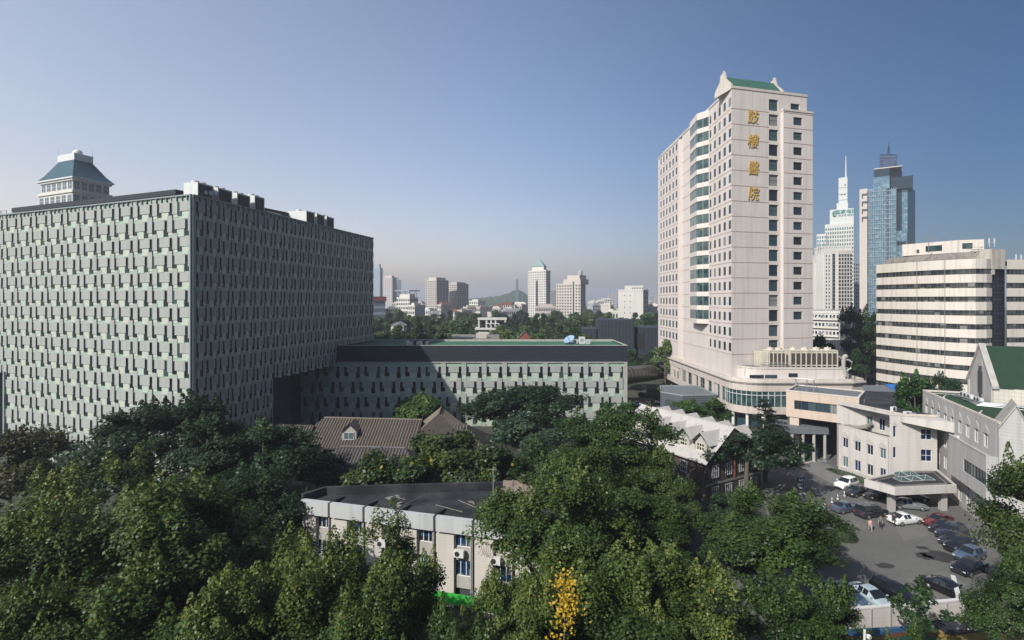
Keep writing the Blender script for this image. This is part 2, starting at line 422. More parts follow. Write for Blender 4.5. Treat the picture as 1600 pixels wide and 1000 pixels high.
for q in (((1415, 905), (1478, 893), (1512, 915), (1462, 938)), ((1330, 800), (1372, 806), (1352, 828), (1318, 818)), ((1400, 822), (1440, 816), (1452, 836), (1412, 846))): flat(g, [G(*p) for p in q], .025)
g.build('paving_patch', mat("pale asphalt patch", (.135, .128, .118), .9, .25, .3, fine=.15, fs=3), kind='structure')

# ================================================================== patterned building
def weave(F, s0, s1, z0, z1, per, row, holes, panel, plate, slots, prot=1.0, wh=.53, nh=.92, ph=0.0, zoff=0.0):
    def put(a, b, c, d, t0, t1, mb):
        a, b, c, d = max(a, s0), min(b, s1), max(c, z0), min(d, z1)
        if b-a < .12 or d-c < .15: return
        for h in holes:
            if (a+b)/2 > h[0] and (a+b)/2 < h[1] and (c+d)/2 > h[2] and (c+d)/2 < h[3]: return
        if mb is None: slots.append((F, a, b, c, d, .03, 1, 2))
        else: mb.wbox(F, a, b, c, d, t0, t1)
    k = per/5.0
    rr = random.Random(3)
    n = int((z1-z0)/row) + 2
    for j in range(n):
        zt = z1 + zoff - j*row
        i0 = -2
        for i in range(i0, int((s1-s0)/per) + 2):
            s = s0 + ph + i*per - (per/4 if j % 2 else 0)
            q = row/2.96
            dz = rr.uniform(-.04, .04)
            p = row; q = prot
            p = row; q = prot
            put(s, s+2.52*k, zt-(.24+wh)*p+dz, zt-.24*p+dz, .24*q, .42*q, panel)
            put(s+.42*k, s+2.2*k, zt-1.2*p, zt-(.25+wh)*p+dz, .06*q, .17*q, plate)
            put(s+3.16*k, s+4.36*k, zt-nh*p+dz, zt+dz, .18*q, .34*q, panel)
            put(s+3.3*k, s+4.3*k, zt-1.1*p, zt-nh*p-.02, .05*q, .12*q, plate)
            put(s+2.1*k, s+3.2*k, zt-(.62+wh)*p, zt-.25*p, 0, 0, None)
            put(s+4.32*k, s+5.44*k, zt-(.5+wh)*p, zt-.25*p, 0, 0, None)
H = 48.3
C = (-52.9, 84.6); Rr = (-39.1, 144.3); Lf = (-118.1, 110.1); Bk = (-104.3, 169.8)
T = thing('patterned_building', 'huge hospital block clad in staggered grey stone panels at the left', 'building', (-80, 125, 0))
FL = Fr(Lf, C); FR = Fr(C, Rr)
recL = FL.at_px(8); zL = 16.5
recR = 19.7; zR = 15.2
mb = MB()
mb.face([FL.p3(0, 0, zL), FL.p3(FL.L, 0, zL), FL.p3(FL.L, 0, H), FL.p3(0, 0, H)])
mb.face([FL.p3(recL, 0, 0), FL.p3(FL.L, 0, 0), FL.p3(FL.L, 0, zL), FL.p3(recL, 0, zL)])
mb.face([FR.p3(0, 0, zR), FR.p3(FR.L, 0, zR), FR.p3(FR.L, 0, H), FR.p3(0, 0, H)])
mb.face([FR.p3(0, 0, 0), FR.p3(recR, 0, 0), FR.p3(recR, 0, zR), FR.p3(0, 0, zR)])
mb.face([(Rr[0], Rr[1], 0), (Bk[0], Bk[1], 0), (Bk[0], Bk[1], H), (Rr[0], Rr[1], H)])
mb.face([(Bk[0], Bk[1], 0), (Lf[0], Lf[1], 0), (Lf[0], Lf[1], H), (Bk[0], Bk[1], H)])
mb.build('wall', m_base, T)
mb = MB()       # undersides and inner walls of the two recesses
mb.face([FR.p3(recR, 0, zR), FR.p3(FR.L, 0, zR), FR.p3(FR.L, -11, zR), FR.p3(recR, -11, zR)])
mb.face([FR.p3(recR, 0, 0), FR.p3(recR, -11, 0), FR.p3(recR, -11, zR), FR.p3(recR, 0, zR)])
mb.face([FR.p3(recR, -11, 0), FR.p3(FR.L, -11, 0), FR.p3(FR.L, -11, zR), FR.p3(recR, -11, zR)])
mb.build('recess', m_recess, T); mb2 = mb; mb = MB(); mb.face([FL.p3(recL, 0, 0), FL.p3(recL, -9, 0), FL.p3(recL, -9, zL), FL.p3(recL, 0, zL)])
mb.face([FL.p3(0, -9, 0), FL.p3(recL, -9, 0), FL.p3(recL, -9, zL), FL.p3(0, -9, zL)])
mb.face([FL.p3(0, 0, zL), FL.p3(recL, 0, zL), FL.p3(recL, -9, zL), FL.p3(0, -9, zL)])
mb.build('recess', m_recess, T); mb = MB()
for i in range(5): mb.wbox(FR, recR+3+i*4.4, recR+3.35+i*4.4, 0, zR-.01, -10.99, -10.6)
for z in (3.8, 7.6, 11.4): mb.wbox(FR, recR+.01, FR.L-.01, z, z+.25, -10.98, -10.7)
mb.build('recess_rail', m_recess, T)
pan, pla, slots = MB(), MB(), []
weave(FL, .3, FL.L-.25, 0, H-.15, 5.0, 2.96, [(-1, recL+.3, -1, zL)], pan, pla, slots, ph=(FL.L-2.95) % 5.0, prot=.4)
weave(FR, .9, FR.L-.2, 0, H-.15, 2.85, 2.96, [(recR-.1, 99, -1, zR-.6)], pan, pla, slots, ph=.2, prot=.45)
pan.build('cladding', m_panel, T); pla.build('lower_cladding', m_plate, T)
put_windows(T, slots, m_slot, m_slotframe, fw=.05, fd=.05)
mb = MB()       # rim along the roof edge with its ladder of short uprights
for F in (FL, FR):
    mb.wbox(F, 0.01, F.L-.01, H, H+.22, -.25, .32)
    for i in range(int(F.L/1.25)): mb.wbox(F, .3+i*1.25, .42+i*1.25, H-.75, H-.01, .05, .26)
mb.wbox(FL, FL.L-.22, FL.L+.02, 0, H-.02, .01, .3)
mb.wbox(FR, .02, .55, 0, H-.02, .01, .22)
mb.wbox(FL, recL, recL+.5, 0, zL-.02, .02, .4)
mb.build('edge_trim', m_trim, T)
mb = MB(); flat(mb, [C, Rr, Bk, Lf], H-.05); mb.build('roof', m_roofgrey, T)
def pt(a, b): return (C[0]-.931*a+.365*b, C[1]+.365*a+.931*b)
mb = MB()
ph_ = [pt(13, 6.5), pt(62, 6.5), pt(62, 30), pt(13, 30)]
mb.prism(ph_, H-.05, 50.25, 0)
sl = [pt(11, 5), pt(63, 5), pt(63, 32), pt(11, 32)]
mb.prism(sl, 50.25, 51.2, 1)
mb.build('penthouse', [m_roofgrey, m_dark], T)
mb = MB()
for i in range(6):
    a = pt(65+i*2.2, 5); b = pt(67+i*2.2, 5)
    mb.tube([(a[0], a[1], 48.2), (a[0], a[1], 50.9)], .09, 5); mb.tube([(a[0], a[1], 50.8), (b[0], b[1], 50.8)], .07, 5); mb.tube([(a[0], a[1], 49.2), (b[0], b[1], 50.7)], .06, 5)
mb.build('roof_rail', m_metal, T)

# rooftop air handlers of the patterned building
def air_handler(F, s0, ln, t0, dp, z0, h, label, group):
    c = F.p3(s0+ln/2, t0-dp/2, z0)
    A = thing('air_handler', label, 'air handler', c, group=group)
    mb = MB(); mb.wbox(F, s0, s0+ln, z0+.35, z0+h, t0-dp, t0)
    mb.wbox(F, s0+.1, s0+.3, z0, z0+.35, t0-dp+.1, t0-.1); mb.wbox(F, s0+ln-.3, s0+ln-.1, z0, z0+.35, t0-dp+.1, t0-.1)
    mb.build('casing', m_white, A)
    mb = MB(); k = 4
    for i in range(k): mb.wbox(F, s0+.2+i*(ln-.4)/k, s0+.1+(i+1)*(ln-.4)/k, z0+.6, z0+h-.25, t0, t0+.05)
    mb.build('grille', m_grille, A)
    for i in range(2):
        mb = MB(); q = F.p(s0+ln*(.28+.44*i), t0-dp/2); mb.cyl(q[0], q[1], z0+h, z0+h+.45, .62, 14)
        mb.cyl(q[0], q[1], z0+h+.45, z0+h+.5, .2, 8)
        mb.build('fan', m_white, A)
    return A
lab1 = ["nearest large white air handler at the front corner of the patterned block's roof", "second white air handler from the front corner of the patterned block's roof",
        "third white air handler from the front corner of the patterned block's roof", "fourth white air handler, last of the front row on the patterned block's roof"]
for i, (s, l, h) in enumerate(((2.6, 3.4, 2.9), (7.0, 3.4, 2.9), (11.6, 3.4, 2.9), (16.2, 2.8, 3.3))):
    air_handler(FR, s, l, -1.4, 2.9, H, h, lab1[i], 'air handlers on the patterned block')
lab2 = ["nearest white air handler of the far row on the patterned block's roof", "middle white air handler of the far row on the patterned block's roof", "last white air handler of the far row, towards the roof's far end"]
for i, s in enumerate((33.0, 37.0, 41.0)):
    air_handler(FR, s, 3.2, -1.6, 5.2 if i == 0 else 3.4, H, 3.2, lab2[i], 'air handlers on the patterned block')
mb = MB(); mb.wbox(FR, 20.5, 24.5, H, H+1.0, -3.6, -1.8); mb.wbox(FR, 25, 27, H, H+.7, -3.4, -2.0); mb.tube([FR.p3(20, -1.2, H+.5), FR.p3(28, -1.2, H+.4)], .22, 8)
tag(mb.build('duct_box', m_metal), 'low grey metal duct boxes on the roof between two rows of air handlers', 'duct')
mb = MB(); q = pt(5, 9)
for i in range(3): mb.tube([(*pt(6, 4+i*1.0), H), (*pt(6, 4+i), H+2.2), (*pt(3, 4+i), H+2.6), (*pt(1.8, 4+i), H+1.2)], .3, 8)
tag(mb.build('roof_pipe', m_white), 'white bent pipes beside the nearest air handler on the patterned block', 'pipe')

# ================================================================== low wing
W0, W1, WY = -52.0, 28.35, 126.0
FW = Fr((W0, WY), (W1, WY)); WZ = 19.8
T = thing('low_wing', 'low patterned wing with dark louvred band and green flat roof', 'building', (-10, 135, 0))
mb = MB()
mb.face([FW.p3(0, 0, 0), FW.p3(FW.L, 0, 0), FW.p3(FW.L, 0, 15.8), FW.p3(0, 0, 15.8)])
mb.face([(W1, WY, 0), (W1, 144.5, 0), (W1, 144.5, 15.8), (W1, WY, 15.8)])
mb.face([(W1, 144.5, 0), (W0, 144.5, 0), (W0, 144.5, 15.8), (W1, 144.5, 15.8)])
mb.build('wall', m_base, T)
mb = MB()
wp = [(-43.0, WY+.02), (W1, WY+.02), (W1, 144.5), (-38.9, 144.5)]
parapet(mb, wp, 15.8, WZ, .35)
mb.build('louvre_band', m_dark, T)
mb = MB(); flat(mb, inset(wp, .34), WZ-.28); mb.build('roof', m_turf, T)
mb = MB(); parapet(mb, inset(wp, -.08), WZ, WZ+.12, .5); mb.box(-42.7, 142.7, WZ-.28, W1-.4, 143.3, WZ+.25)
mb.box(-43, WY-.3, 15.62, W1+.02, WY-.001, 15.82); mb.build('coping', m_concrete, T)
pan, pla, slots = MB(), MB(), []
weave(FW, .2, FW.L-1.1, 0, 15.6, 5.0, 3.75, [], pan, pla, slots, ph=1.2, prot=.6, wh=.38, nh=.72)
pan.build('cladding', m_panel, T); pla.build('lower_cladding', m_plate, T)
put_windows(T, slots, m_slot, m_slotframe, fw=.05, fd=.05)
mb = MB(); mb.wbox(FW, FW.L-.9, FW.L-.02, 0, 15.6, .002, .3); mb.build('corner_trim', m_concrete, T)
# things on the wing's roof
zr = WZ-.28
A = thing('satellite_dish', 'big pale blue satellite dish standing on the green roof of the low wing', 'satellite dish', (X(889, 134), 134, zr))
c0 = Vector((X(889, 134), 133.6, zr+1.25)); ax = Vector((-.45, -.40, .80)).normalized(); ux = ax.cross(Vector((0, 0, 1))).normalized(); uy = ux.cross(ax)
mb = MB(); mb.loft([[tuple(c0 + ax*(q*q*.45-.3) + (ux*math.cos(k*math.pi/10)+uy*math.sin(k*math.pi/10))*q*1.55) for k in range(20)] for q in (.05, .4, .75, 1.0)], 0, False)
mb.build('dish', mat("pale blue dish", (.24, .34, .43), .6), A, smooth=True)
mb = MB(); mb.tube([tuple(c0), tuple(c0+ax*1.3)], .07, 6); mb.tube([tuple(c0-ax*.2), (c0.x+.3, c0.y+.5, zr)], .16, 8); mb.box(c0.x-.5, c0.y+.1, zr, c0.x+1.1, c0.y+.9, zr+.15)
mb.build('mount', m_bluecloth, A)
for (px, wd, h, lb) in ((899, 1.0, 1.1, 'small pale cabinet right beside the satellite dish on the green roof'), (909, 1.5, 1.9, 'tallest white cabinet on the green roof of the low wing'), (918, 1.2, 1.2, 'white equipment box at the right of the tall roof cabinet')):
    A = thing('roof_cabinet', lb, 'cabinet', (X(px, 134), 134, zr), group='cabinets on the low wing roof')
    mb = MB(); mb.box(X(px, 134)-wd/2, 133.4, zr+.12, X(px, 134)+wd/2, 134.5, zr+h); mb.box(X(px, 134)-wd/2+.1, 133.5, zr, X(px, 134)+wd/2-.1, 134.4, zr+.12); mb.build('casing', m_white, A)
    mb = MB(); mb.box(X(px, 134)-wd*.3, 133.36, zr+h*.35, X(px, 134)+wd*.25, 133.4, zr+h*.8); mb.build('door', m_greyblue, A)
for i, (px, wd) in enumerate(((643, 2.6), (652, 1.8), (661, 1.3), (665, 1.3))):
    A = thing('roof_fan', ['wide grey roof fan box at the shaded end of the green roof', 'second grey roof fan box on the shaded green roof', 'small white roof fan third from the patterned block', 'small white roof fan where the shadow ends on the green roof'][i], 'roof fan', (X(px, 132), 132, zr), group='fans on the low wing roof')
    mb = MB(); mb.box(X(px, 132)-wd/2, 131.4, zr, X(px, 132)+wd/2, 132.6, zr+.9); mb.build('casing', m_white if i > 1 else m_metal, A)
    mb = MB(); mb.cyl(X(px, 132), 132, zr+.9, zr+1.2, min(.5, wd*.3), 12); mb.build('fan', m_darkplain, A)

# dark entrance canopies in the shaded court under the wing
A = thing('entrance_roof', 'low dark flat roofs in the shaded court below the overhang', 'canopy roof', (-41, 112, 0))
mb = MB(); mb.prism([(-46, 104), (-38, 103), (-34, 116), (-44, 118)], 2.6, 3.1); mb.prism([(-42, 112), (-26, 113), (-24, 121), (-40, 122)], 1.4, 1.8)
mb.prism([(-45, 105), (-44.6, 105), (-44.6, 105.4), (-45, 105.4)], 0, 2.6); mb.prism([(-36, 113), (-35.6, 113), (-35.6, 113.4), (-36, 113.4)], 0, 2.6)
mb.build('roof', m_darkplain, A)

# ================================================================== tube bridge
A = thing('tube_bridge', 'dark ribbed round tube bridge between low wing and white tower', 'footbridge', (40, 155, 9))
p0, p1 = Vector((27.9, 143, 9.6)), Vector((55.5, 188, 4.9)); dv = p1-p0
mb = MB(); mb.tube([tuple(p0), tuple(p1)], 2.6, 28); mb.build('tube', mat("dark bronze sheet", (.10, .09, .08), .32, .25, .5, metal=.6), A, smooth=True)
mb = MB()
for i in range(15):
    q = p0 + dv*(i+.5)/15; e = dv.normalized()*.18
    mb.tube([tuple(q-e), tuple(q+e)], 2.7, 28)
mb.build('rib', bpy.data.materials["dark bronze sheet"], A)

# ================================================================== hospital tower
ZT = 84.1
FTL = Fr((54.9, 187.7), (54.9, 128.0)); FTR = Fr((54.9, 128.0), (78.0, 134.0))
T = thing('hospital_tower', 'tall pink white hospital tower with gold characters and green roof', 'building', (66, 150, 0))
pitch = 3.85; z00 = 29.0 - 4*pitch        # first floor line, at the cornice height plus
lines = [z00 + pitch*k for k in range(0, 18)]
def dl(px): return FTL.at_px(px)
winL, winR = [], []
rows = [z for z in lines if z > 14]
# left wall: five columns, the bay, one narrow column, six columns
cols5 = [(1138.6, 1142.4), (1130.4, 1134.2), (1122.7, 1126.1), (1115.5, 1118.7), (1109.0, 1111.4)]
cols1 = [(1078.8, 1081.4)]
cols6 = [(1062.0, 1064.6), (1056.8, 1059.2), (1051.6, 1054), (1046.6, 1048.8), (1042, 1044), (1037.6, 1039.4)]
for r in rows:
    for a, b in cols5: winL.append((FTL, dl(a), dl(b), r+.7, r+2.85))
    if r > rows[1]:
        for a, b in cols1: winL.append((FTL, dl(a), dl(b), r+.7, r+2.85))
    if r < rows[-1]+.1:
        for a, b in cols6: winL.append((FTL, dl(a), dl(b), r+.7, r+2.85))
for a, b in cols6 + [(1067.5, 1069.8), (1072.6, 1075)]:
    pass
s_step = dl(1066)      # the far part of the left wall steps forward
sA = dl(1201.5) if False else FTR.at_px(1201.5); sB = FTR.at_px(1216)
sC, sD = FTR.at_px(1235.5), FTR.at_px(1249.5); sE = FTR.at_px(1220)
for r in rows:
    winR.append((FTR, sA, sB, r+.45, r+3.35))
    if r > rows[1]: winR.append((FTR, sC, sD, r+.85, r+2.9))
mb = MB()
zb = 8.0; zstep = 79.9
near = [x for x in winL if x[1] > s_step]; far = [x for x in winL if x[1] <= s_step]
wall(mb, FTL, s_step, FTL.L, zb, ZT, [x[1:5] for x in near], .08)
wall(mb, FTL, 0, s_step, zb, ZT-1.2, [x[1:5] for x in far], .08, t=1.3)
mb.face([FTL.p3(s_step, 0, zb), FTL.p3(s_step, 1.3, zb), FTL.p3(s_step, 1.3, ZT-1.2), FTL.p3(s_step, 0, ZT-1.2)])
mb.face([FTL.p3(0, 1.3, ZT-1.2), FTL.p3(s_step, 1.3, ZT-1.2), FTL.p3(s_step, 0, ZT-1.2), FTL.p3(0, 0, ZT-1.2)])
wall(mb, FTR, 0, sE, zb, ZT, [x[1:5] for x in winR if x[1] < sE], .35)
topR = [x for x in winR if x[1] > sE]
wall(mb, FTR, sE, FTR.L, zb, zstep, [x[1:5] for x in topR if x[4] < zstep], .3, t=.9)
wall(mb, FTR, sE, FTR.L-1.0, zstep, ZT, [x[1:5] for x in topR if x[3] > zstep-1.5 and x[4] > zstep], .3)
mb.face([FTR.p3(sE, 0, zb), FTR.p3(sE, .9, zb), FTR.p3(sE, .9, zstep), FTR.p3(sE, 0, zstep)])
mb.face([FTR.p3(sE, 0, zstep), FTR.p3(sE, .9, zstep), FTR.p3(FTR.L, .9, zstep), FTR.p3(FTR.L, 0, zstep)])
bx = FTR.p(FTR.L); bq = (bx[0]-.4, 188)
mb.face([FTR.p3(FTR.L, .9, zb), (bq[0], bq[1], zb), (bq[0], bq[1], zstep), FTR.p3(FTR.L, .9, zstep)])
mb.face([FTR.p3(FTR.L-1, 0, zstep), (bq[0]-1, bq[1], zstep), (bq[0]-1, bq[1], ZT), FTR.p3(FTR.L-1, 0, ZT)])
mb.face([(bq[0], bq[1], zb), (54.9, 187.7, zb), (54.9, 187.7, ZT), (bq[0], bq[1], ZT)])
mb.build('wall', m_tower, T)
roofpoly = [(54.9, 187.7), (54.9, 128), FTR.p(FTR.L-1), (bq[0]-1, 187.7)]
mb = MB(); flat(mb, inset(roofpoly, .3), ZT-.6); mb.build('roof', m_roofgrey, T)
mb = MB(); parapet(mb, inset(roofpoly, -.14), ZT-.1, ZT+.55, .45); mb.wbox(FTR, sE-.12, FTR.L+.12, zstep-.45, zstep+.05, -.02, 1.05)
mb.wbox(FTL, -.1, s_step+.12, ZT-1.6, ZT-1.1, 1.28, 1.45)
mb.build('coping', m_corn, T)
mb = MB()
for r in lines:
    if r < 14: continue
    mb.wbox(FTL, s_step+.02, FTL.L, r-.1, r+.06, .001, .05); mb.wbox(FTL, 0, s_step, r-.1, r+.06, 1.301, 1.35)
    mb.wbox(FTR, 0, sA-.15, r-.1, r+.06, .001, .05); mb.wbox(FTR, sE+.02, FTR.L, r-.1, r+.06, .901, .95)
mb.build('string_course', m_towerline, T)
put_windows(T, [(F, a, b, c, d, (1.24 if (F is FTL and a <= s_step) else (.6 if (F is FTR and a > sE and d < zstep) else -.06 if F is FTL else -.34)), 1, 2 if F is FTR else 1) for F, a, b, c, d in winL+winR], m_tglass, m_framed, fw=.06, fd=.04)
# bay windows
b0, b1 = dl(1084.5), dl(1108)
bayp = [(b0, .02), (b0+1.2, 1.7), (b1-3.2, 2.3), (b1, .02)]
spm, capm = MB(), MB()
zlist = [r for r in rows if r > rows[1]+.1]
for r in zlist:
    poly = [FTL.p(s, t) for s, t in bayp]
    spm.prism(poly, r-.75, r+.55)
    gl = [FTL.p(s, t) for s, t in [(b0+.15, .02), (b0+1.3, 1.55), (b1-3.15, 2.15), (b1-.15, .02)]]
    m_ = MB()
    n = len(gl)
    for i in range(3):
        a_, c_ = gl[i], gl[i+1]
        m_.face([(a_[0], a_[1], r+.55), (c_[0], c_[1], r+.55), (c_[0], c_[1], r+3.1), (a_[0], a_[1], r+3.1)])
        k = 1 if i == 0 else 5 if i == 1 else 2
        for j in range(k+1):
            q = (a_[0]+(c_[0]-a_[0])*j/k, a_[1]+(c_[1]-a_[1])*j/k)
            m_.cyl(q[0], q[1], r+.55, r+3.1, .07, 4, 1)
    bw = m_.build('bay_window', [m_tealglass, m_frame], T)
spm.prism([FTL.p(s, t) for s, t in bayp], zlist[-1]+3.1, zlist[-1]+5.0)
spm.build('spandrel', m_tower, T)
# green gabled roof house on top
F2 = Fr(FTR.p(-.2, -.6), FTR.p(FTR.L*.66, -.6))
mb = MB()
e0, rg = 84.9, 88.2
mb.face([F2.p3(.5, 0, e0), F2.p3(F2.L-.5, 0, e0), F2.p3(F2.L-.5, -2.7, rg), F2.p3(.5, -2.7, rg)])
mb.face([F2.p3(.5, -5.4, e0), F2.p3(F2.L-.5, -5.4, e0), F2.p3(F2.L-.5, -2.7, rg), F2.p3(.5, -2.7, rg)])
for k in range(int(F2.L/.8)): mb.tube([F2.p3(.9+k*.8, 0, e0+.08), F2.p3(.9+k*.8, -2.7, rg+.08)], .1, 5)
mb.build('top_roof', m_greenroof, T)
for s in (0, F2.L-.6):
    mb = MB()
    prof = [(.55, 83.8), (.55, 85.1), (.3, 85.3), (-1.6, 87.2), (-2.1, 88.9), (-2.4, 89.6), (-2.7, 88.9), (-3.4, 88.8), (-3.8, 87.2), (-5.7, 85.3), (-5.9, 83.8)]
    a_ = [F2.p3(s, t, z) for t, z in prof]; b_ = [F2.p3(s+.6, t, z) for t, z in prof]
    mb.loft([a_, b_]); mb.build('gable_wall', m_corn, T)
mb = MB(); mb.wbox(F2, .61, F2.L-.61, ZT-.55, e0-.05, -5.2, -.4); mb.build('top_wall', m_tower, T)

def text_obj(txt, size, ext, F, s, z, t, mats, name, parent=None, shear=0.0, bold=0.0, local_stretch=1.0):
    cu = bpy.data.curves.new('lettering', 'FONT'); cu.body = txt; cu.size = size; cu.extrude = ext; cu.align_x = 'CENTER'; cu.align_y = 'CENTER'; cu.shear = shear; cu.offset = bold; cu.resolution_u = 3
    o = bpy.data.objects.new('lettering', cu); COL.objects.link(o)
    bpy.context.view_layer.update()
    me = bpy.data.meshes.new_from_object(o.evaluated_get(bpy.context.evaluated_depsgraph_get()))
    bpy.data.objects.remove(o)
    me.materials.clear(); me.materials.append(mats)
    q = bpy.data.objects.new(name, me); COL.objects.link(q)
    mw = Matrix.Translation(F.p3(s, t, z)) @ Matrix.Rotation(F.rot(), 4, 'Z') @ Matrix.Rotation(R(90), 4, 'X') @ Matrix.Diagonal((local_stretch, 1, 1, 1))
    if parent is not None: q.parent = parent; q.matrix_basis = parent.matrix_basis.inverted() @ mw
    else: q.matrix_basis = mw
    return q
for ch, px, py in (('鼓', 1175, 184), ('樓', 1175, 222), ('醫', 1176, 264), ('院', 1176, 304)):
    s = FTR.at_px(px); d = FTR.p(s)[1]
    text_obj(ch, 3.75, .04, FTR, s, Z(py, d), .2, m_gold, 'sign_character', T, shear=.14, bold=.0, local_stretch=.9)

# ------------------------------------------------------------------ tower podium
T = thing('tower_podium', 'cream podium with rounded corner and long windows below the tower', 'building', (70, 126, 0))
zc = 11.6
# outline from the far left end, round the corner, to the right end
def arc(cx, cy, r, a0, a1, n): return [(cx+r*math.cos(R(a0+(a1-a0)*i/n)), cy+r*math.sin(R(a0+(a1-a0)*i/n))) for i in range(n+1)]
line = [(53.4, 188)] + arc(59.4, 127.5, 6, 180, 270, 8) + [(80.5, 121.2), (84, 122.5)]
poly = line + [(86, 140), (79, 188)]
mb = MB()
mb.prism(poly, 3.9, 5.6, 0, bottom=True); mb.prism(poly, 9.3, zc, 0, top=True)
back = inset(poly, .35); mb.prism(back, 5.6, 9.3, 0, top=False, bottom=False)
mb.build('wall', m_cream, T)
mb = MB()
q = inset(poly, -.55); mb.prism(q, zc-.25, zc+.15); q = inset(poly, -.3); mb.prism(q, zc-.55, zc-.25); mb.build('cornice', m_corn, T)
mb = MB(); parapet(mb, inset(poly, -.1), zc+.15, zc+.7, .3); mb.build('parapet', m_corn, T)
# glazing between piers
FP = Fr((53.4, 188), (53.4, 127.5))
for a, b in ((1042.5, 1048.5), (1052.5, 1059), (1063, 1070), (1074.5, 1082), (1087, 1103), (1106, 1115), (1120, 1131)):
    sa, sb = FP.at_px(a), FP.at_px(b)
    put_windows(T, [(FP, sa, sb, 5.7, 9.2, -.3, max(2, int((sb-sa)/1.4)), 2)], m_tglass, m_frame)
mb = MB(); pr = 0
for i in range(12):
    s = i*5.1+.2
    if s < FP.L-2: mb.wbox(FP, s, s+1.1, 5.6, 9.3, -.34, .02)
mb.build('pier', m_cream, T)
ln = [(53.4, 128.5)] + arc(59.4, 127.5, 6, 180, 270, 8) + [(80.4, 121.2)]
g1 = MB()
for a, b in zip(ln, ln[1:]):
    L_ = math.hypot(b[0]-a[0], b[1]-a[1]); n = max(1, int(L_/1.5))
    F_ = Fr(a, b)
    g1.wbox(F_, 0, F_.L, 5.62, 9.28, -.25, -.2, 0)
    for i in range(n+1): g1.wbox(F_, max(0, i*F_.L/n-.05), min(F_.L, i*F_.L/n+.05), 5.61, 9.29, -.199, -.1, 1)
    g1.wbox(F_, 0, F_.L, 8.3, 8.42, -.198, -.11, 1)
g1.build('ribbon_window', [m_tealglass, m_framew], T)
# shop front set back below
mb = MB(); sp = inset(poly, 2.2); mb.prism(sp, 0, 3.9, 0); mb.build('shop_front', [m_tglass], T)
mb = MB()
FS = Fr((55.5, 188), (55.5, 128))
for i in range(24): mb.wbox(FS, i*2.5, i*2.5+.18, 0, 3.88, .11, .2)
for p in ln[::3]: mb.cyl(p[0]+.5, p[1]+.6, 0, 3.9, .35, 10)
mb.build('mullion', m_framew, T)
# upper block set back on the podium
up = [(56.4, 134)] + arc(61.4, 129, 5, 180, 270, 7) + [(81, 123.8), (83, 140), (60, 140)]
mb = MB(); mb.prism(up, zc+.16, 14.6, 0); mb.build('upper_wall', m_tower, T)
mb = MB(); parapet(mb, inset(up, -.1), 14.3, 14.75, .3); mb.build('upper_coping', m_corn, T)
FU = Fr((61.4, 124.0), (81, 123.8))
put_windows(T, [(FU, FU.at_px(a), FU.at_px(b), c, d, .03, n, 1) for a, b, c, d, n in ((1171, 1193, 12.1, 12.9, 2), (1195, 1214, 12.1, 12.9, 2), (1232, 1246, 12.4, 13.3, 2))], m_tglass, m_framed)
FV = Fr((57.2, 126.3), (59.5, 124.5))
put_windows(T, [(FV, .2, FV.L-.2, 12.3, 13.7, .05, 2, 1)], m_tglass, m_framed)
mb = MB()
rl = [(57.5, 127.5), (60.5, 124.6), (64, 124.3), (67.5, 124.3)]
for a, b in zip(rl, rl[1:]):
    F_ = Fr(a, b); n = int(F_.L/.35)
    mb.wbox(F_, 0, F_.L, 15.8, 15.88, -.04, .04)
    for i in range(n): mb.wbox(F_, i*.35, i*.35+.05, 14.6, 15.8, -.025, .025)
mb.build('railing', m_frame, T)
mb = MB(); flat(mb, inset(up, .3), 14.62); mb.build('upper_roof', m_roofgrey, T)
# the sculpture like sign at the podium's right end
A = thing('emblem_sign', 'white curved emblem sign seen from behind on the podium corner', 'sign', (84, 123.2, 11.7))
mb = MB(); dd = 123.2; FG = Fr((80, dd), (90, dd))
def pl(pts, r): mb.tube([P(x, y, dd) for x, y in pts], r, 10)
pl([(1319, 556), (1318, 563), (1318, 572), (1322, 588)], [.4, .5, .42, .3])
pl([(1311, 557), (1317, 562), (1325, 562), (1331, 566), (1330, 575), (1322, 580)], .24)
mb.ball(P(1321, 557, dd), .55, 12)
mb.build('emblem', m_concrete, A, smooth=True)
mb = MB(); mb.tube([P(1324, 575, dd-.05), P(1325, 596, dd-.05)], .12, 6); mb.build('post', m_metal, A)
# cooling units on the podium roof
def cooler(F, s0, n, wd, t0, dp, z0, h, label):
    A = thing('cooling_unit', label, 'cooling unit', F.p3(s0, t0, z0), group='cooling units on the podium roof')
    ln_ = n*wd
    mb = MB(); mb.wbox(F, s0, s0+ln_, z0+.3, z0+h, t0-dp, t0); mb.wbox(F, s0-.08, s0+ln_+.08, z0+h, z0+h+.25, t0-dp-.1, t0+.12)
    for i in range(n+1): mb.wbox(F, s0+i*wd-.12, s0+i*wd+.12, z0, z0+h-.01, t0+.002, t0+.14)
    mb.build('casing', mat_cool, A)
    mb = MB()
    for i in range(n): mb.wbox(F, s0+i*wd+.13, s0+(i+1)*wd-.13, z0+.6, z0+h-.5, t0+.003, t0+.06)
    mb.build('grille', m_grille2, A)
    k = max(1, n//2)
    for i in range(k):
        q = F.p(s0+ln_*(i+.5)/k, t0-dp/2)
        mb = MB(); mb.cyl(q[0], q[1], z0+h+.25, z0+h+.75, .8, 16); mb.cyl(q[0], q[1], z0+h+.75, z0+h+1.05, .12, 6); mb.build('fan', mat_cool, A)
mat_cool = mat("aged cream casing", (.55, .50, .41), .65, .15, .8, streak=.3)
m_grille2 = mat("cooler grille", (.075, .065, .05), .6, .25, 1, lines=[('z', .2, .3, .5)])
FCO = Fr((61, 125.0), (83, 125.0))
cooler(FCO, FCO.at_px(1202), 4, .98, 0, 3, 14.65, 3.9, 'shorter cream cooling unit with four louvres on the podium roof')
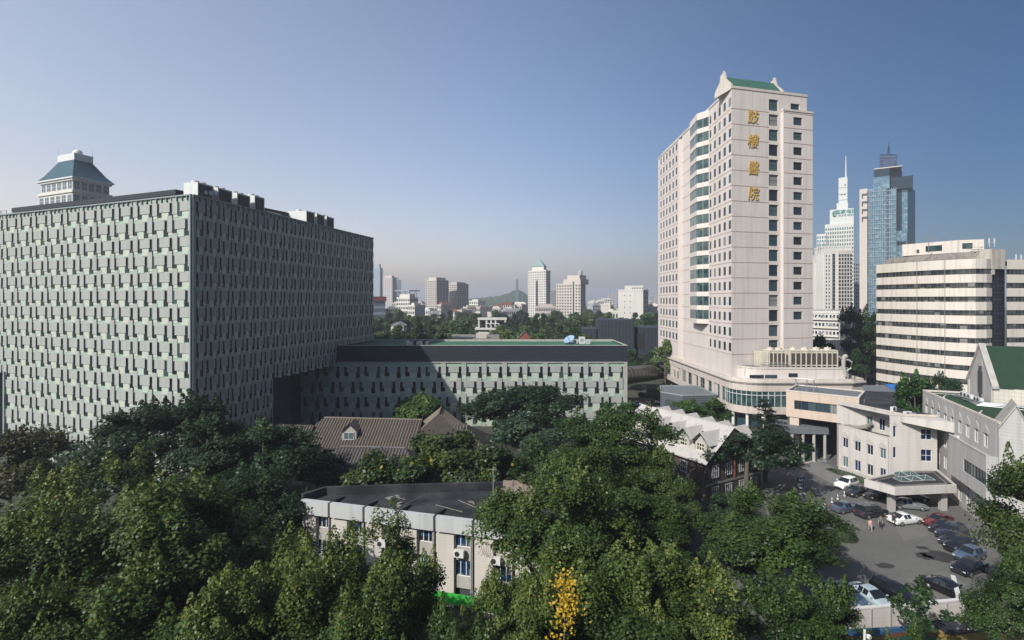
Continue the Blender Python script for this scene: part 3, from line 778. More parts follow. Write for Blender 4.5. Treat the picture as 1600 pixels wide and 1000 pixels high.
cooler(FCO, FCO.at_px(1235), 9, 1.27, 0, 3, 14.65, 3.9, 'longer cream cooling unit with nine louvres on the podium roof')
A = thing('plant_cabinet', 'plain cream cabinet left of the louvred cooling units on the podium', 'cabinet', FCO.p3(FCO.at_px(1195), -1, 14.65))
mb = MB(); mb.wbox(FCO, FCO.at_px(1190), FCO.at_px(1201), 14.65, 18.3, -4, -.2); mb.build('casing', mat_cool, A)
mb = MB(); mb.wbox(FCO, FCO.at_px(1191), FCO.at_px(1196), 14.9, 16.9, -.2, -.15); mb.build('door', m_cream, A)

# dark louvred entrance box at the left foot of the tower
A = thing('louvred_entrance', 'dark grey louvred entrance box at the left foot of the tower', 'building', (44, 142, 0))
e_ = [(39.7, 137), (43.8, 131.5), (53.2, 133), (53.2, 147), (42.5, 147)]
mb = MB(); mb.prism(e_, 0, 6.3, 0, 1); mb.build('wall', [mat("grey blue louvre", (.10, .115, .13), .6, .15, .4, lines=[('z', .55, .3, .55)]), m_roofgrey], A)
mb = MB(); parapet(mb, inset(e_, -.05), 6.3, 6.6, .35); mb.build('coping', m_trim, A)
FE = Fr(e_[0], e_[1]); mb = MB(); mb.wbox(FE, 1.6, 5.2, .01, 4.8, .005, .07); mb.build('door', m_darkplain, A)
# ================================================================== round fronted office block
T = thing('office_block', 'curved cream office block with dark ribbon windows, right of the tower', 'building', (124, 150, 0))
def bez(p0, p1, p2, n): return [((1-t)**2*p0[0]+2*t*(1-t)*p1[0]+t*t*p2[0], (1-t)**2*p0[1]+2*t*(1-t)*p1[1]+t*t*p2[1]) for t in [i/n for i in range(n+1)]]
oc = [(112.6, 158.0)] + bez((112.9, 156.4), (115.3, 139.2), (122.0, 134.8), 14) + [(124.8, 134.9), (127.4, 136.2)]
ob = [(128.2, 137.0), (133.0, 138.2)]
oc2 = [(132.6, 137.4), (141, 138.5), (150, 141)]
oz, fp = 41.9, 3.66
m_darkframe = mat('dark grey frame', (.11, .11, .11), .5, .1, 1)
def strip(mb, ln, z0, z1, o, m=0):
    for a, b in zip(ln, ln[1:]):
        F = Fr(a, b); mb.face([F.p3(0, o, z0), F.p3(F.L, o, z0), F.p3(F.L, o, z1), F.p3(0, o, z1)], m)
def ext(ln, o):
    """polyline moved outward by o"""
    out = []
    for i, p in enumerate(ln):
        ns = []
        if i: ns.append(Fr(ln[i-1], p).n)
        if i < len(ln)-1: ns.append(Fr(p, ln[i+1]).n)
        n = sum(ns, Vector((0, 0))).normalized(); out.append((p[0]+n.x*o, p[1]+n.y*o))
    return out
for lnq in (oc, oc2):
    wl = MB()
    out = ext(lnq, .22)
    bands = [(oz-2.6, oz)] + [(oz-2.6-fp*(k+1), oz-2.6-fp*k-1.42) for k in range(10)] + [(0, oz-2.6-fp*10-1.42)]
    for z0, z1 in bands:
        strip(wl, out, z0, z1, 0)
        for a, b, c, d in zip(lnq, lnq[1:], out[1:], out):
            wl.face([(a[0], a[1], z1), (b[0], b[1], z1), (c[0], c[1], z1), (d[0], d[1], z1)]); wl.face([(a[0], a[1], z0), (d[0], d[1], z0), (c[0], c[1], z0), (b[0], b[1], z0)])
    wl.build('wall', m_officew, T)
m_officeg2 = m_officeg
for k in range(10):
    z1 = oz-2.6-fp*k; z0 = z1-1.42
    for lnq in (oc, oc2):
        gm = MB()
        strip(gm, lnq, z0, z1, 0)
        for a, b in zip(lnq, lnq[1:]):
            F = Fr(a, b); n = max(1, round(F.L/1.15))
            for i in range(n): gm.wbox(F, i*F.L/n, i*F.L/n+.09, z0+.002, z1-.002, .002, .07, 1)
            gm.wbox(F, 0, F.L, z0+.4, z0+.46, .071, .09, 1)
        gm.build('ribbon_window', [m_officeg, m_darkframe], T)
mb = MB(); mb.prism([ob[0], ob[1], (140, 150), (130, 150)], 0, 40.2)
mb.build('stair_glass', [mat("black stair glass", (.02, .02, .028), .25, .2, .3, lines=[('z', fp/2, .06, -1.6), (S_, 1.1, .08, -1.2)])], T)
mb = MB(); FO = Fr((127.2, 136.0), (131.8, 137.1)); mb.wbox(FO, 0, FO.L, 39.3, 44.6, -6, .25)
mb.wbox(FO, .2, 1.2, 37.8, 39.3, -.5, .15)
mb.build('lift_house', m_stained2 if 'm_stained2' in globals() else mat("stained cream render", (.46, .41, .36), .8, .15, .5, streak=.4), T)
body = oc + [(150, 141), (152, 175), (118, 178)]
mb = MB(); flat(mb, oc + [(128, 150), (140, 181), (130, 181)], oz-.5); flat(mb, oc2 + [(150, 175), (131, 175)], oz-.5); mb.build('roof', m_roofgrey, T)
mb = MB()
mb.face([(112.6, 158, 0), (130, 181, 0), (130, 181, oz), (112.6, 158, oz)])
mb.build('back_wall', m_officew, T)
# barrel shaped roof edge and penthouse
mb = MB(); inner = ext(oc[1:-2], -1.2); inner2 = ext(oc[1:-2], -4.5)
for i in range(5):
    q0, q1 = i/5, (i+1)/5
    def pr(q, k): 
        a, b = inner[k], inner2[k]; t = 1-math.cos(q*math.pi/2); z = oz-.4 + 2.5*math.sin(q*math.pi/2)
        return (a[0]+(b[0]-a[0])*t*.8, a[1]+(b[1]-a[1])*t*.8, z)
    for k in range(len(inner)-1): mb.face([pr(q0, k), pr(q0, k+1), pr(q1, k+1), pr(q1, k)])
mb.build('barrel_edge', m_stained, T)
mb = MB()
pen = [(116.9, 152), (122.9, 141.5), (127.6, 139.5), (129.5, 142), (127, 160)]
mb.prism(pen, oz-.5, oz+2.2, 1); mb.prism(inset(pen, -.7), oz+2.2, oz+5.6, 0); mb.build('penthouse', [m_officew, m_stained], T)
FPn = Fr(inset(pen, -.7)[0], inset(pen, -.7)[1]); L_ = FPn.L
put_windows(T, [(FPn, L_*.45, L_*.75, oz+3, oz+4.6, .03, 4, 1), (FPn, L_*.28, L_*.33, oz+2.8, oz+3.8, .03, 1, 1)], m_tealglass, m_framed)
FPn2 = Fr(inset(pen, -.7)[1], inset(pen, -.7)[2])
put_windows(T, [(FPn2, 1.2, 3.4, oz+3.2, oz+4.7, .03, 2, 1)], m_tealglass, m_framed)
mb = MB()
for p in ((1451, 376), (1541, 367)): mb.tube([P(p[0], 395, 142), P(p[0], p[1]-8, 142)], .08, 5)
for k in range(6): mb.tube([P(1516+k*4.4, 392, 138.6), P(1516+k*4.4, 402, 138.4)], .06, 4)
mb.tube([P(1516, 393, 138.5), P(1540, 393, 138.5)], .06, 4)
for z in (386, 390, 395): mb.tube([P(1516, z, 138.7), P(1540, z, 138.7)], .05, 4)
mb.build('roof_rail', m_stained, T)
mb = MB()
for x, y in (oc[6], oc[10]):
    F = Fr(oc[6], oc[7]) if (x, y) == oc[6] else Fr(oc[10], oc[11]); mb.tube([F.p3(.3, .3, 0), F.p3(.3, .3, oz)], .07, 6)
mb.build('drain_pipe', m_stained, T)
for i, px in enumerate((1546, 1554, 1588, 1596)):
    A = thing('roof_antenna', ['thin white panel antenna on the lift house, leftmost of four', 'white panel antenna on the lift house beside another', 'white mast antenna on the right roof of the office block', 'white mast antenna at the far right of the office roof'][i], 'antenna', P(px, 386 if i < 2 else 406, 139.5), group='antennas on the office block')
    y0 = 383.5 if i < 2 else 409; mb = MB(); mb.tube([P(px, y0+2, 139.5), P(px, y0-9, 139.5)], .07, 6); mb.build('mast', m_white, A)
    mb = MB(); q = P(px, y0-8, 139.4); mb.box(q[0]-.3, q[1]-.1, q[2]-.9, q[0]+.05, q[1], q[2]+.6); mb.build('panel', m_white, A)
# low sheds with blue and grey sheet roofs
def shed(name, lab, pts, z0, z1, m):
    A = thing(name, lab, 'shed', (*pts[0], 0)); mb = MB(); mb.prism(inset(pts, .3), 0, z0); mb.build('wall', m_cream, A)
    mb = MB(); n = len(pts); top = [(p[0], p[1], z0 if i < 2 else z1) for i, p in enumerate(pts)]; mb.face(top); mb.face([(p[0], p[1], p[2]+.15) for p in top]); 
    for i in range(n): a, b = top[i], top[(i+1) % n]; mb.face([a, b, (b[0], b[1], b[2]+.15), (a[0], a[1], a[2]+.15)])
    mb.build('roof', m, A)
shed('tin_shed', 'shed with bright blue sheet roof at the foot of the office block', [(96, 128), (104, 124), (110, 134), (99, 136)], 7.6, 8.6, m_bluecloth)
shed('grey_shed', 'shed with grey sheet roof between the podium and the blue roof', [(86, 125), (96, 122), (99, 136), (86, 136)], 7.3, 8.3, m_roofgrey)
shed('dark_hall', 'dark flat roofed hall behind the beige bridge wing', [(70, 112), (88, 106), (96, 121), (85, 124)], 8.6, 8.9, m_roofdark)

# ================================================================== beige bridge wing on columns
A = thing('bridge_wing', 'beige raised wing with one long ribbon window, on columns', 'building', (59, 100, 0))
B0, B1 = (54.4, 101.6), (63.6, 93.8); FB = Fr(B0, B1)
zb0, zb1 = 8.0, 13.0
rx = (FB.at_px(1241), FB.at_px(1332))
mb = MB(); wall(mb, FB, 0, FB.L, zb0, zb1, [(rx[0], rx[1], 9.6, 11.35)], .3)
bk = [FB.p(0, -9), FB.p(FB.L, -9)]
mb.face([(*B0, zb0), (*bk[0], zb0), (*bk[0], zb1), (*B0, zb1)]); mb.face([(*B1, zb0), (*bk[1], zb0), (*bk[1], zb1), (*B1, zb1)])
mb.face([(*B0, zb0), (*B1, zb0), (*bk[1], zb0), (*bk[0], zb0)]); mb.face([(*bk[0], zb0), (*bk[1], zb0), (*bk[1], zb1), (*bk[0], zb1)])
mb.wbox(FB, .6, 2.2, 0, zb0-.01, -1.8, -.2); mb.build('wall', m_pinkstone, A)
mb = MB(); rp = [B0, B1, bk[1], bk[0]]; parapet(mb, inset(rp, -.06), zb1-.02, zb1+.2, .4); mb.build('coping', m_corn, A)
mb = MB(); flat(mb, inset(rp, .2), zb1-.1); mb.build('roof', m_roofgrey, A)
put_windows(A, [(FB, rx[0]+i*(rx[1]-rx[0])/8, rx[0]+(i+1)*(rx[1]-rx[0])/8, 9.6, 11.35, -.28, 2, 1) for i in range(8)], m_tglass, m_framed)
# roof frame standing on it
A = thing('roof_frame', 'small grey steel frame standing on the beige wing roof', 'frame', FB.p3(2, -3, zb1))
mb = MB()
for s in (1.2, 3.2, 4.4):
    mb.tube([FB.p3(s, -2, zb1-.1), FB.p3(s, -2, zb1+2.4)], .06, 6); mb.tube([FB.p3(s+.7, -3.4, zb1-.1), FB.p3(s, -2, zb1+2.4)], .05, 6)
mb.tube([FB.p3(1.2, -2, zb1+2.4), FB.p3(4.4, -2, zb1+2.4)], .06, 6); mb.build('frame', m_metal, A)
# entrance porch with columns below
A = thing('columned_porch', 'dark entrance porch with slim grey columns under the beige wing', 'porch', (56, 99, 0))
pf = [(53.4, 98.2), (60.4, 97.6), (63, 103), (54.5, 106)]
FPo = Fr(pf[0], pf[1])
mb = MB(); mb.prism(pf, 5.4, 6.4); mb.build('roof', mat("porch slate", (.12, .13, .14), .8, .2, .4), A)
for i in range(4):
    q = FPo.p(.5+i*2.0, -.4); mb = MB(); mb.cyl(q[0], q[1], 0, 5.4, .27, 14); mb.cyl(q[0], q[1], 0, .2, .36, 14); mb.build('column', m_concrete, A, smooth=True)
mb = MB(); mb.wbox(FPo, 0, FPo.L, 0, 5.35, -3.6, -3.4); mb.build('glass_front', m_tglass, A)
mb = MB()
for i in range(9): mb.wbox(FPo, i*FPo.L/9, i*FPo.L/9+.08, 0, 5.3, -3.39, -3.3)
mb.wbox(FPo, 0, FPo.L, 2.4, 2.5, -3.385, -3.31); mb.build('mullion', m_framed, A)
A = thing('court_wall', 'wall coloured dark for the shade behind the columned porch under the beige wing', 'wall', (62, 103, 0)); mb = MB(); mb.prism([FB.p(-1.5, -8.2), FB.p(FB.L-.5, -8.2), FB.p(FB.L-.5, -8.8), FB.p(-1.5, -8.8)], 0, 7.95); mb.build('wall', m_darkplain, A)  # dark base colour stands in for part of the deep shade here

# ================================================================== white L shaped clinic
T = thing('clinic_building', 'white tiled L shaped clinic with pointed window niches and green roof', 'building', (68, 82, 0))
A0, A1 = (59.0, 92.5), (61.8, 83.8); FA = Fr(A0, A1); zA = 8.4
rects = []; its = []
for a, b in ((1316.5, 1325), (1335, 1344.5), (1354.5, 1364), (1374.5, 1384)):
    sa, sb = FA.at_px(a), FA.at_px(b)
    for z0, z1 in ((4.75, 6.4), (1.3, 3.1)): rects.append((sa, sb, z0, z1)); its.append((FA, sa, sb, z0, z1, -.18, 2, 1))
B2 = (68.6, 82.6); FB2 = Fr(A1, B2); zB = 12.2
for a, b, z0, z1, n in ((1395.5, 1400.5, 8.6, 10.4, 1), (1395.5, 1400.5, 5.2, 7.0, 1), (1439, 1456, 8.4, 10.1, 2), (1439, 1456, 4.9, 6.8, 2)):
    sa, sb = FB2.at_px(a), FB2.at_px(b); rects.append((sa, sb, z0, z1)) if False else None; its.append((FB2, sa, sb, z0, z1, -.18, n, 1 if n == 1 else 2))
M0, M1 = (73.0, 91.0), (63.5, 66.8); FM = Fr(M0, M1); zM = 14.9
mrect = []; niches = []
for a, b in ((1446, 1449.6), (1454.6, 1458.4), (1464.2, 1468.4), (1474.6, 1479), (1485.2, 1489.8), (1497, 1502.2), (1509, 1514.6), (1522.6, 1528.8), (1537.2, 1544)):
    sa, sb = FM.at_px(a), FM.at_px(b); mrect.append((sa, sb, 10.9, 12.8)); niches.append((FM, sa-.12, sb+.12, 12.85))
for a, b in ((1474.6, 1479), (1485.2, 1489.8), (1497, 1500.4)):
    sa, sb = FM.at_px(a), FM.at_px(b); mrect.append((sa, sb, 7.3, 9.2)); 
for a, b in ((1464.2, 1468.4), (1474.6, 1479), (1485.2, 1490), (1497, 1502)):
    sa, sb = FM.at_px(a), FM.at_px(b); mrect.append((sa, sb, 3.9, 6.0))
for a, b in ((1510, 1515.5), (1523.5, 1530), (1538, 1545)):
    sa, sb = FM.at_px(a), FM.at_px(b); mrect.append((sa, sb, 3.1, 4.3))
for a, b in ((1497, 1502.5), (1509.5, 1515.5), (1522.5, 1529.5), (1538, 1545.5)):
    sa, sb = FM.at_px(a), FM.at_px(b); mrect.append((sa, sb, .7, 2.6))
its += [(FM, a, b, c, d, -.18, 2 if b-a > .8 else 1, 1) for a, b, c, d in mrect]
mb = MB()
wall(mb, FA, 0, FA.L, 0, zA, [r for r in rects], .2)
wall(mb, FB2, 0, FB2.L, 0, zB, [i[1:5] for i in its if i[0] is FB2], .2)
b0_ = FA.p(0, -8); 
mb.face([(*A0, 0), (*b0_, 0), (*b0_, zA), (*A0, zA)])
mb.face([(*A1, zA-1), FA.p3(FA.L, -6, zA-1), FA.p3(FA.L, -6, zB), (*A1, zB)])
# third storey set back behind the front block
FA3 = Fr(FA.p(-2.5, -2.6), FA.p(FA.L, -2.6)); z3 = 12.1
r3 = [(FA3.at_px(a), FA3.at_px(b), 8.7, 10.7) for a, b in ((1353.5, 1363), (1373, 1382.5))]
wall(mb, FA3, 0, FA3.L, zA-.3, z3, r3, .2); its += [(FA3, a, b, c, d, -.18, 2, 1) for a, b, c, d in r3]
mb.face([FA3.p3(0, 0, 0), FA3.p3(0, -7, 0), FA3.p3(0, -7, z3), FA3.p3(0, 0, z3)])
mb.build('front_wall', m_wtile, T)
mb = MB()
wall(mb, FM, 0, FM.L, 0, zM, mrect, .2)
mb.face([(*M0, 0), FM.p3(0, -11, 0), FM.p3(0, -11, zM), (*M0, zM)])
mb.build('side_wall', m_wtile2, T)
put_windows(T, its, m_blueglass, m_framew, fw=.055)
for F, a, b, z in niches + [(FA, i[1]-.1, i[2]+.1, 6.45) for i in its if i[0] is FA and i[4] > 6]+[(FB2, its[8][1]-.1, its[8][2]+.1, 10.45)]:
    nm = MB(); h = min(1.15, (b-a)*.62+.45); c = (a+b)/2
    prof = [(a, z), (b, z), (b, z+h*.45), (c, z+h), (a, z+h*.45)]
    nm.loft([[F.p3(s, .01, zz) for s, zz in prof], [F.p3(s, .07, zz) for s, zz in prof]]); nm.build('window_niche', m_niche, T)
#
mb = MB()
ra = [A0, A1, FA.p(FA.L, -2.6), FA.p(0, -2.6)]; flat(mb, ra, zA-.3, 0)
rb = [FA3.p(0), A1, B2, FM.p(4), FA.p(0, -9)]; flat(mb, rb, z3-.5, 0)
rm = [M0, M1, FM.p(FM.L, -11), FM.p(0, -11)]; flat(mb, rm, zM-.4, 1); mb.build('roof', [m_roofdark, m_turf2], T)
mb = MB(); parapet(mb, inset(rm, -.03), zM-.05, zM+.22, .3); parapet(mb, inset([A0, A1, FA.p(FA.L, -8), b0_], -.03), zA-.02, zA+.12, .3)
mb.wbox(FB2, -.1, FB2.L, zB-.05, zB+.25, -.35, .06); mb.wbox(FA3, -.05, FA3.L, z3-.02, z3+.2, -.35, .05)
mb.build('coping', m_corn, T)
mb = MB()       # beam that throws the slanting shadow
mb.loft([[FB2.p3(1.6, .02, zB-.1), FB2.p3(1.6, .5, zB-.1), FB2.p3(1.6, .5, zB-1.0), FB2.p3(1.6, .02, zB-1.0)], [FB2.p3(FB2.L+.3, .02, zB-.1), FB2.p3(FB2.L+.3, 3.6, zB-.1), FB2.p3(FB2.L+.3, 3.6, zB-1.7), FB2.p3(FB2.L+.3, .02, zB-1.7)]])
mb.build('balcony', m_wtile, T)
# projecting bay on the side wall
s0, s1 = FM.at_px(1499), FM.L-.15
mb = MB(); FMb = Fr(FM.p(s0, 1.25), FM.p(s1, 1.25)); rb_ = (FMb.at_px(1505), FMb.at_px(1552), 6.5, 8.3)
wall(mb, FMb, 0, FMb.L, 4.7, 10.5, [rb_], .2)
for s in (0, FMb.L): mb.face([FMb.p3(s, 0, 4.7), FMb.p3(s, -1.24, 4.7), FMb.p3(s, -1.24, 10.5), FMb.p3(s, 0, 10.5)])
mb.face([FMb.p3(0, 0, 4.7), FMb.p3(FMb.L, 0, 4.7), FMb.p3(FMb.L, -1.24, 4.7), FMb.p3(0, -1.24, 4.7)])
mb.face([FMb.p3(0, 0, 10.1), FMb.p3(FMb.L, 0, 10.1), FMb.p3(FMb.L, -1.24, 10.1), FMb.p3(0, -1.24, 10.1)])
mb.wbox(FMb, -.05, FMb.L, 10.5, 10.65, -.25, .06)
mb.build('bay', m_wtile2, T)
put_windows(T, [(FMb, rb_[0]+i*(rb_[1]-rb_[0])/5, rb_[0]+(i+1)*(rb_[1]-rb_[0])/5, rb_[2], rb_[3], -.18, 2, 1) for i in range(5)], m_blueglass, m_framed)
# pointed end bay
FGa = Fr(M1, (M1[0]+2.6, M1[1]-2.1))
mb = MB(); L_ = FGa.L
prof = [(0, 0), (L_, 0), (L_, 13.2), (L_*.5, 17.2), (0, 14.4)]
mb.face([FGa.p3(s, 0, z) for s, z in prof])
for a, b in ((0, 1.15), (L_-1.15, L_)): mb.wbox(FGa, a, b, 0, 13.1, .002, .16)
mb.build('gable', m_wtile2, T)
mb = MB()
for (sa, za), (sb, zb_) in (((-.05, 14.3), (L_*.5, 17.35)), ((L_*.5, 17.35), (L_+.05, 13.1))):
    mb.loft([[FGa.p3(sa, .2, za), FGa.p3(sa, -5, za), FGa.p3(sa, -5, za+.3), FGa.p3(sa, .2, za+.3)], [FGa.p3(sb, .2, zb_), FGa.p3(sb, -5, zb_), FGa.p3(sb, -5, zb_+.3), FGa.p3(sb, .2, zb_+.3)]])
mb.build('gable_coping', m_concrete, T)
mb = MB(); E_ = FGa.p(L_)
mb.face([(*E_, 0), (E_[0]+10, E_[1]-3, 0), (E_[0]+10, E_[1]-3, 13), (*E_, 13)]); mb.face([(*E_, 13), (E_[0]+10, E_[1]-3, 13), (E_[0]+12, E_[1]+3, 15), (E_[0]+1, E_[1]+5, 15)])
mb.build('end_wall', m_wtile2, T)
mb = MB(); mb.tube([FM.p3(FM.L-.4, .1, 0), FM.p3(FM.L-.4, .1, zM)], .06, 6); mb.build('drain_pipe', m_frame, T); mb = MB(); mb.tube([FA.p3(FA.L-.15, .09, 0), FA.p3(FA.L-.15, .09, zA)], .05, 6); mb.build('drain_pipe', m_frame, T)
mb = MB()
mb.wbox(FM, .5, FM.L-1, 0, .8, .005, .06); mb.wbox(FA, 0, FA.L, 0, 1.05, .005, .06); mb.build('plinth', m_niche, T)
# ------------------------------------------------------------------ chapel like block on the clinic roof
T = thing('gabled_block', 'tall gabled block with dark green roof rising behind the clinic roof', 'building', (80, 82, 0))
cL, cR = (78.1, 87.6), (75.1, 79.9); FCh = Fr(cL, cR); L_ = FCh.L; zev, zpk = 17.6, 23.4
FS2 = Fr(cR, (cR[0]+14, cR[1]-5.5))
mb = MB(); mb.face([FCh.p3(s, 0, z) for s, z in ((0, 0), (L_, 0), (L_, zev), (L_/2, zpk), (0, zev))])
mb.build('gable', m_wtile2, T)
mb = MB(); mb.wbox(FCh, L_/2-.75, L_/2+.75, 15.8, 19.4, .003, .08, 0); mb.wbox(FCh, L_/2-.45, L_/2+.45, 19.4, 20.2, .003, .08, 0); mb.wbox(FCh, L_/2-.35, L_/2+.35, 15.1, 15.8, .003, .08, 0)
mb.build('window', m_darkplain, T)
mb = MB(); mb.wbox(FCh, L_/2-.75, L_/2+.75, 20.25, zpk-.75, .002, .07); 
for s in (.15, L_-.55): mb.wbox(FCh, s, s+.4, 14.5, zev-.1, .002, .2)
mb.build('pilaster', m_niche, T)
mb = MB()
for (sa, za), (sb, zb_) in (((-.35, zev-.4), (L_/2, zpk+.25)), ((L_/2, zpk+.25), (L_+.35, zev-.4))):
    mb.loft([[FCh.p3(sa, .25, za), FCh.p3(sa, -.6, za), FCh.p3(sa, -.6, za+.35), FCh.p3(sa, .25, za+.35)], [FCh.p3(sb, .25, zb_), FCh.p3(sb, -.6, zb_), FCh.p3(sb, -.6, zb_+.35), FCh.p3(sb, .25, zb_+.35)]])
mb.build('gable_coping', m_concrete, T)
mb = MB()
mb.face([FCh.p3(L_+.3, -.61, zev-.2), FCh.p3(L_+.3, -15, zev-.2), FCh.p3(L_/2, -15, zpk+.2), FCh.p3(L_/2, -.61, zpk+.2)])
mb.face([FCh.p3(-.3, -.61, zev-.2), FCh.p3(-.3, -15, zev-.2), FCh.p3(L_/2, -15, zpk+.2), FCh.p3(L_/2, -.61, zpk+.2)])
mb.build('roof', m_greenroof2, T)
mb = MB(); FS3 = Fr(FCh.p(L_, 0), FCh.p(L_, -15)); mb.face([FS3.p3(0, 0, 0), FS3.p3(FS3.L, 0, 0), FS3.p3(FS3.L, 0, zev-.2), FS3.p3(0, 0, zev-.2)])
by = [FS3.p(2.4, .01), FS3.p(3.4, .75), FS3.p(5.4, .75), FS3.p(6.4, .01)]; mb.prism(by, 12, zev-.35)
mb.build('wall', m_wgrid, T)
put_windows(T, [(FS3, 7.2, 8.8, 14.9, 16.9, .04, 2, 1)], m_blueglass, m_framew)
# ------------------------------------------------------------------ roof clutter on the clinic
def ac_unit(loc, rz, lab, sc=1.0, grp='outdoor units'):
    A = thing('air_conditioner', lab, 'air conditioner', loc, rz, grp)
    k = sc
    mb = MB(); mb.box(-.42*k, -.16*k, .05*k, .42*k, .16*k, .6*k); mb.build('casing', m_white, A, local=True)
    mb = MB()
    mb.loft([[(-.12*k+.22*k*math.cos(t*math.pi/8), -.162*k, .32*k+.22*k*math.sin(t*math.pi/8)) for t in range(16)], [(-.12*k+.2*k*math.cos(t*math.pi/8), -.185*k, .32*k+.2*k*math.sin(t*math.pi/8)) for t in range(16)]]); mb.build('fan', m_grille, A, local=True)
    mb = MB(); mb.box(-.36*k, -.14*k, 0, -.28*k, .14*k, .05*k); mb.box(.28*k, -.14*k, 0, .36*k, .14*k, .05*k); mb.build('foot', m_darkplain, A, local=True)
    return A
zz = zM-.4
for i, (s, t) in enumerate(((.8, 1.0), (2.1, 1.0), (3.4, 1.0), (5.6, 1.0), (6.6, 1.0))):
    q = FCh.p(s, t)
    ac_unit((q[0], q[1], zz), FCh.rot(), ['outdoor unit at the far end of the gable foot on the clinic roof', 'second outdoor unit from the far end of the gable foot', 'third outdoor unit from the far end, below the dark gable window', 'outdoor unit right of the dark gable window on the clinic roof', 'outdoor unit nearest the gable corner on the clinic roof'][i], 1.5, 'outdoor units on the clinic roof')
q = FS3.p(1.6, 1.2); ac_unit((q[0], q[1], zz), FS3.rot(), 'outdoor unit below the square tiled wall, beside the white post', 1.4, 'outdoor units on the clinic roof')
q = FM.p(FM.at_px(1498), .25); ac_unit((q[0], q[1], 9.75), FM.rot(), 'outdoor unit fixed high on the clinic side wall beside the bay', 1.1, 'outdoor units on the clinic roof')
mb = MB()
rp_ = random.Random(9)
for i in range(10):
    a = FCh.p(rp_.uniform(-.5, L_+1), rp_.uniform(1.6, 3.0)); b = FS3.p(rp_.uniform(2, 7), rp_.uniform(1.5, 3.2)); mb.tube([(*a, zz+.12+.05*i), (*FCh.p(L_+1, 2.4-.1*i), zz+.12+.05*i), (*b, zz+.12+.05*i)], .07, 5)
tag(mb.build('roof_pipes', m_metal), 'tangle of grey roof pipes at the foot of the gabled block', 'pipes', kind='stuff')
A = thing('roof_hatch', 'white roof hatch with a blue sheet cover on the clinic roof', 'roof hatch', (*FS3.p(4.4, 3.6), zz))
q = FS3.p(4.4, 3.6); mb = MB(); mb.box(q[0]-.65, q[1]-.6, zz, q[0]+.65, q[1]+.6, zz+2.0); mb.build('body', m_white, A)
mb = MB(); mb.box(q[0]-.3, q[1]-.2, zz+2.0, q[0]+.55, q[1]+.5, zz+3.2); mb.build('opening', m_black, A)
mb = MB(); mb.loft([[(q[0]+x*1.05, q[1]+y, zz+3.2+h) for x, y in ((-.7, -.7), (.7, -.6), (.75, .6), (-.7, .6))] for h in (0, .22)]+[[(q[0]+x*.6, q[1]+y*.6, zz+3.65) for x, y in ((-.7, -.7), (.7, -.6), (.75, .6), (-.7, .6))]]); mb.build('cover', m_bluecloth, A)
for i, (s, t) in enumerate(((6.6, -.8), (19.2, -.7))):
    q = FM.p(s, t); A = thing('vent_pipe', ['short white vent pipe at the back of the clinic roof edge', 'short white vent pipe at the front of the clinic roof edge'][i], 'vent pipe', (*q, zz), group='vent pipes on the clinic roof')
    mb = MB(); mb.tube([(*q, zz), (*q, zz+.6), (q[0]+.25, q[1], zz+.75)], .1, 8); mb.build('pipe', m_white, A)
q = FA.p(5.5, -6); ac_unit((q[0], q[1], 11.7), 0.4, 'outdoor unit on the dark flat roof behind the clinic front', 1.3, 'outdoor units on the clinic roof')
q = FB2.p(3.4, -1.5); ac_unit((q[0], q[1], 11.7), 0.2, 'outdoor unit behind the front parapet of the clinic, beside the beam', 1.5, 'outdoor units on the clinic roof')
# rolled tarpaulin on the front block
A = thing('tarpaulin_roll', 'rolled brown tarpaulin lying on the low front roof of the clinic', 'tarpaulin', FA.p3(2.4, -1, zA-.3))
mb = MB()
for i in range(3): mb.tube([FA.p3(.8+.3*i, -.6-.4*i, zA-.05), FA.p3(2.6+.3*i, -1.0-.4*i, zA+.1), FA.p3(4.3+.2*i, -1.5-.25*i, zA+.5+.35*i)], [.3, .38, .3], 8)
mb.build('sheet', m_stained, A, smooth=True)
# ------------------------------------------------------------------ entrance canopy
T = thing('entrance_canopy', 'white edged entrance canopy with pyramid skylights in front of the clinic', 'canopy', (60, 77, 0))
cp = [(52.9, 76.9), (54.9, 73.4), (64.6, 74.4), (67.6, 81.3), (62.6, 81.2)]
mb = MB(); parapet(mb, cp, 3.0, 4.15, .3); flat(mb, cp, 3.0); mb.build('fascia', m_white2 if 'm_white2' in globals() else m_wtile, T)
mb = MB(); flat(mb, inset(cp, .29), 3.95); mb.build('roof', m_roofdark, T)
mb = MB(); q = inset(cp, .9); parapet(mb, q, 3.95, 4.1, .12); mb.build('gutter', m_stained, T)
for i in range(5):
    q = [(58.7, 77.0), (60.7, 77.4), (62.7, 77.6), (60.0, 79.2), (61.9, 79.4)][i]
    mb = MB(); rr = [(q[0]-.85, q[1]-.8), (q[0]+.85, q[1]-.8), (q[0]+.85, q[1]+.8), (q[0]-.85, q[1]+.8)]
    for k in range(4): a, b = rr[k], rr[(k+1) % 4]; mb.face([(*a, 3.97), (*b, 3.97), (q[0], q[1], 4.5)], 0)
    for k in range(4): mb.tube([(*rr[k], 4.0), (q[0], q[1], 4.53)], .04, 4, 1); mb.tube([(*rr[k], 4.0), (*rr[(k+1) % 4], 4.0)], .05, 4, 1)
    mb.build('skylight', [mat("skylight glass", (.05, .085, .08), .12, .1, 1, spec=.7) if i == 0 else bpy.data.materials["skylight glass"], m_frame], T)
for q in ((55.7, 75.2), (63.6, 75.6)):
    mb = MB(); mb.box(q[0]-.4, q[1]-.35, 0, q[0]+.4, q[1]+.35, 3.0); mb.build('column', m_concrete, T)
mb = MB(); q = P(1430, 768, 73.8)
for k in range(3): mb.ball((q[0]-.25+.25*k, 73.78, 3.62), .1, 8)
mb.build('emblem', m_niche, T)
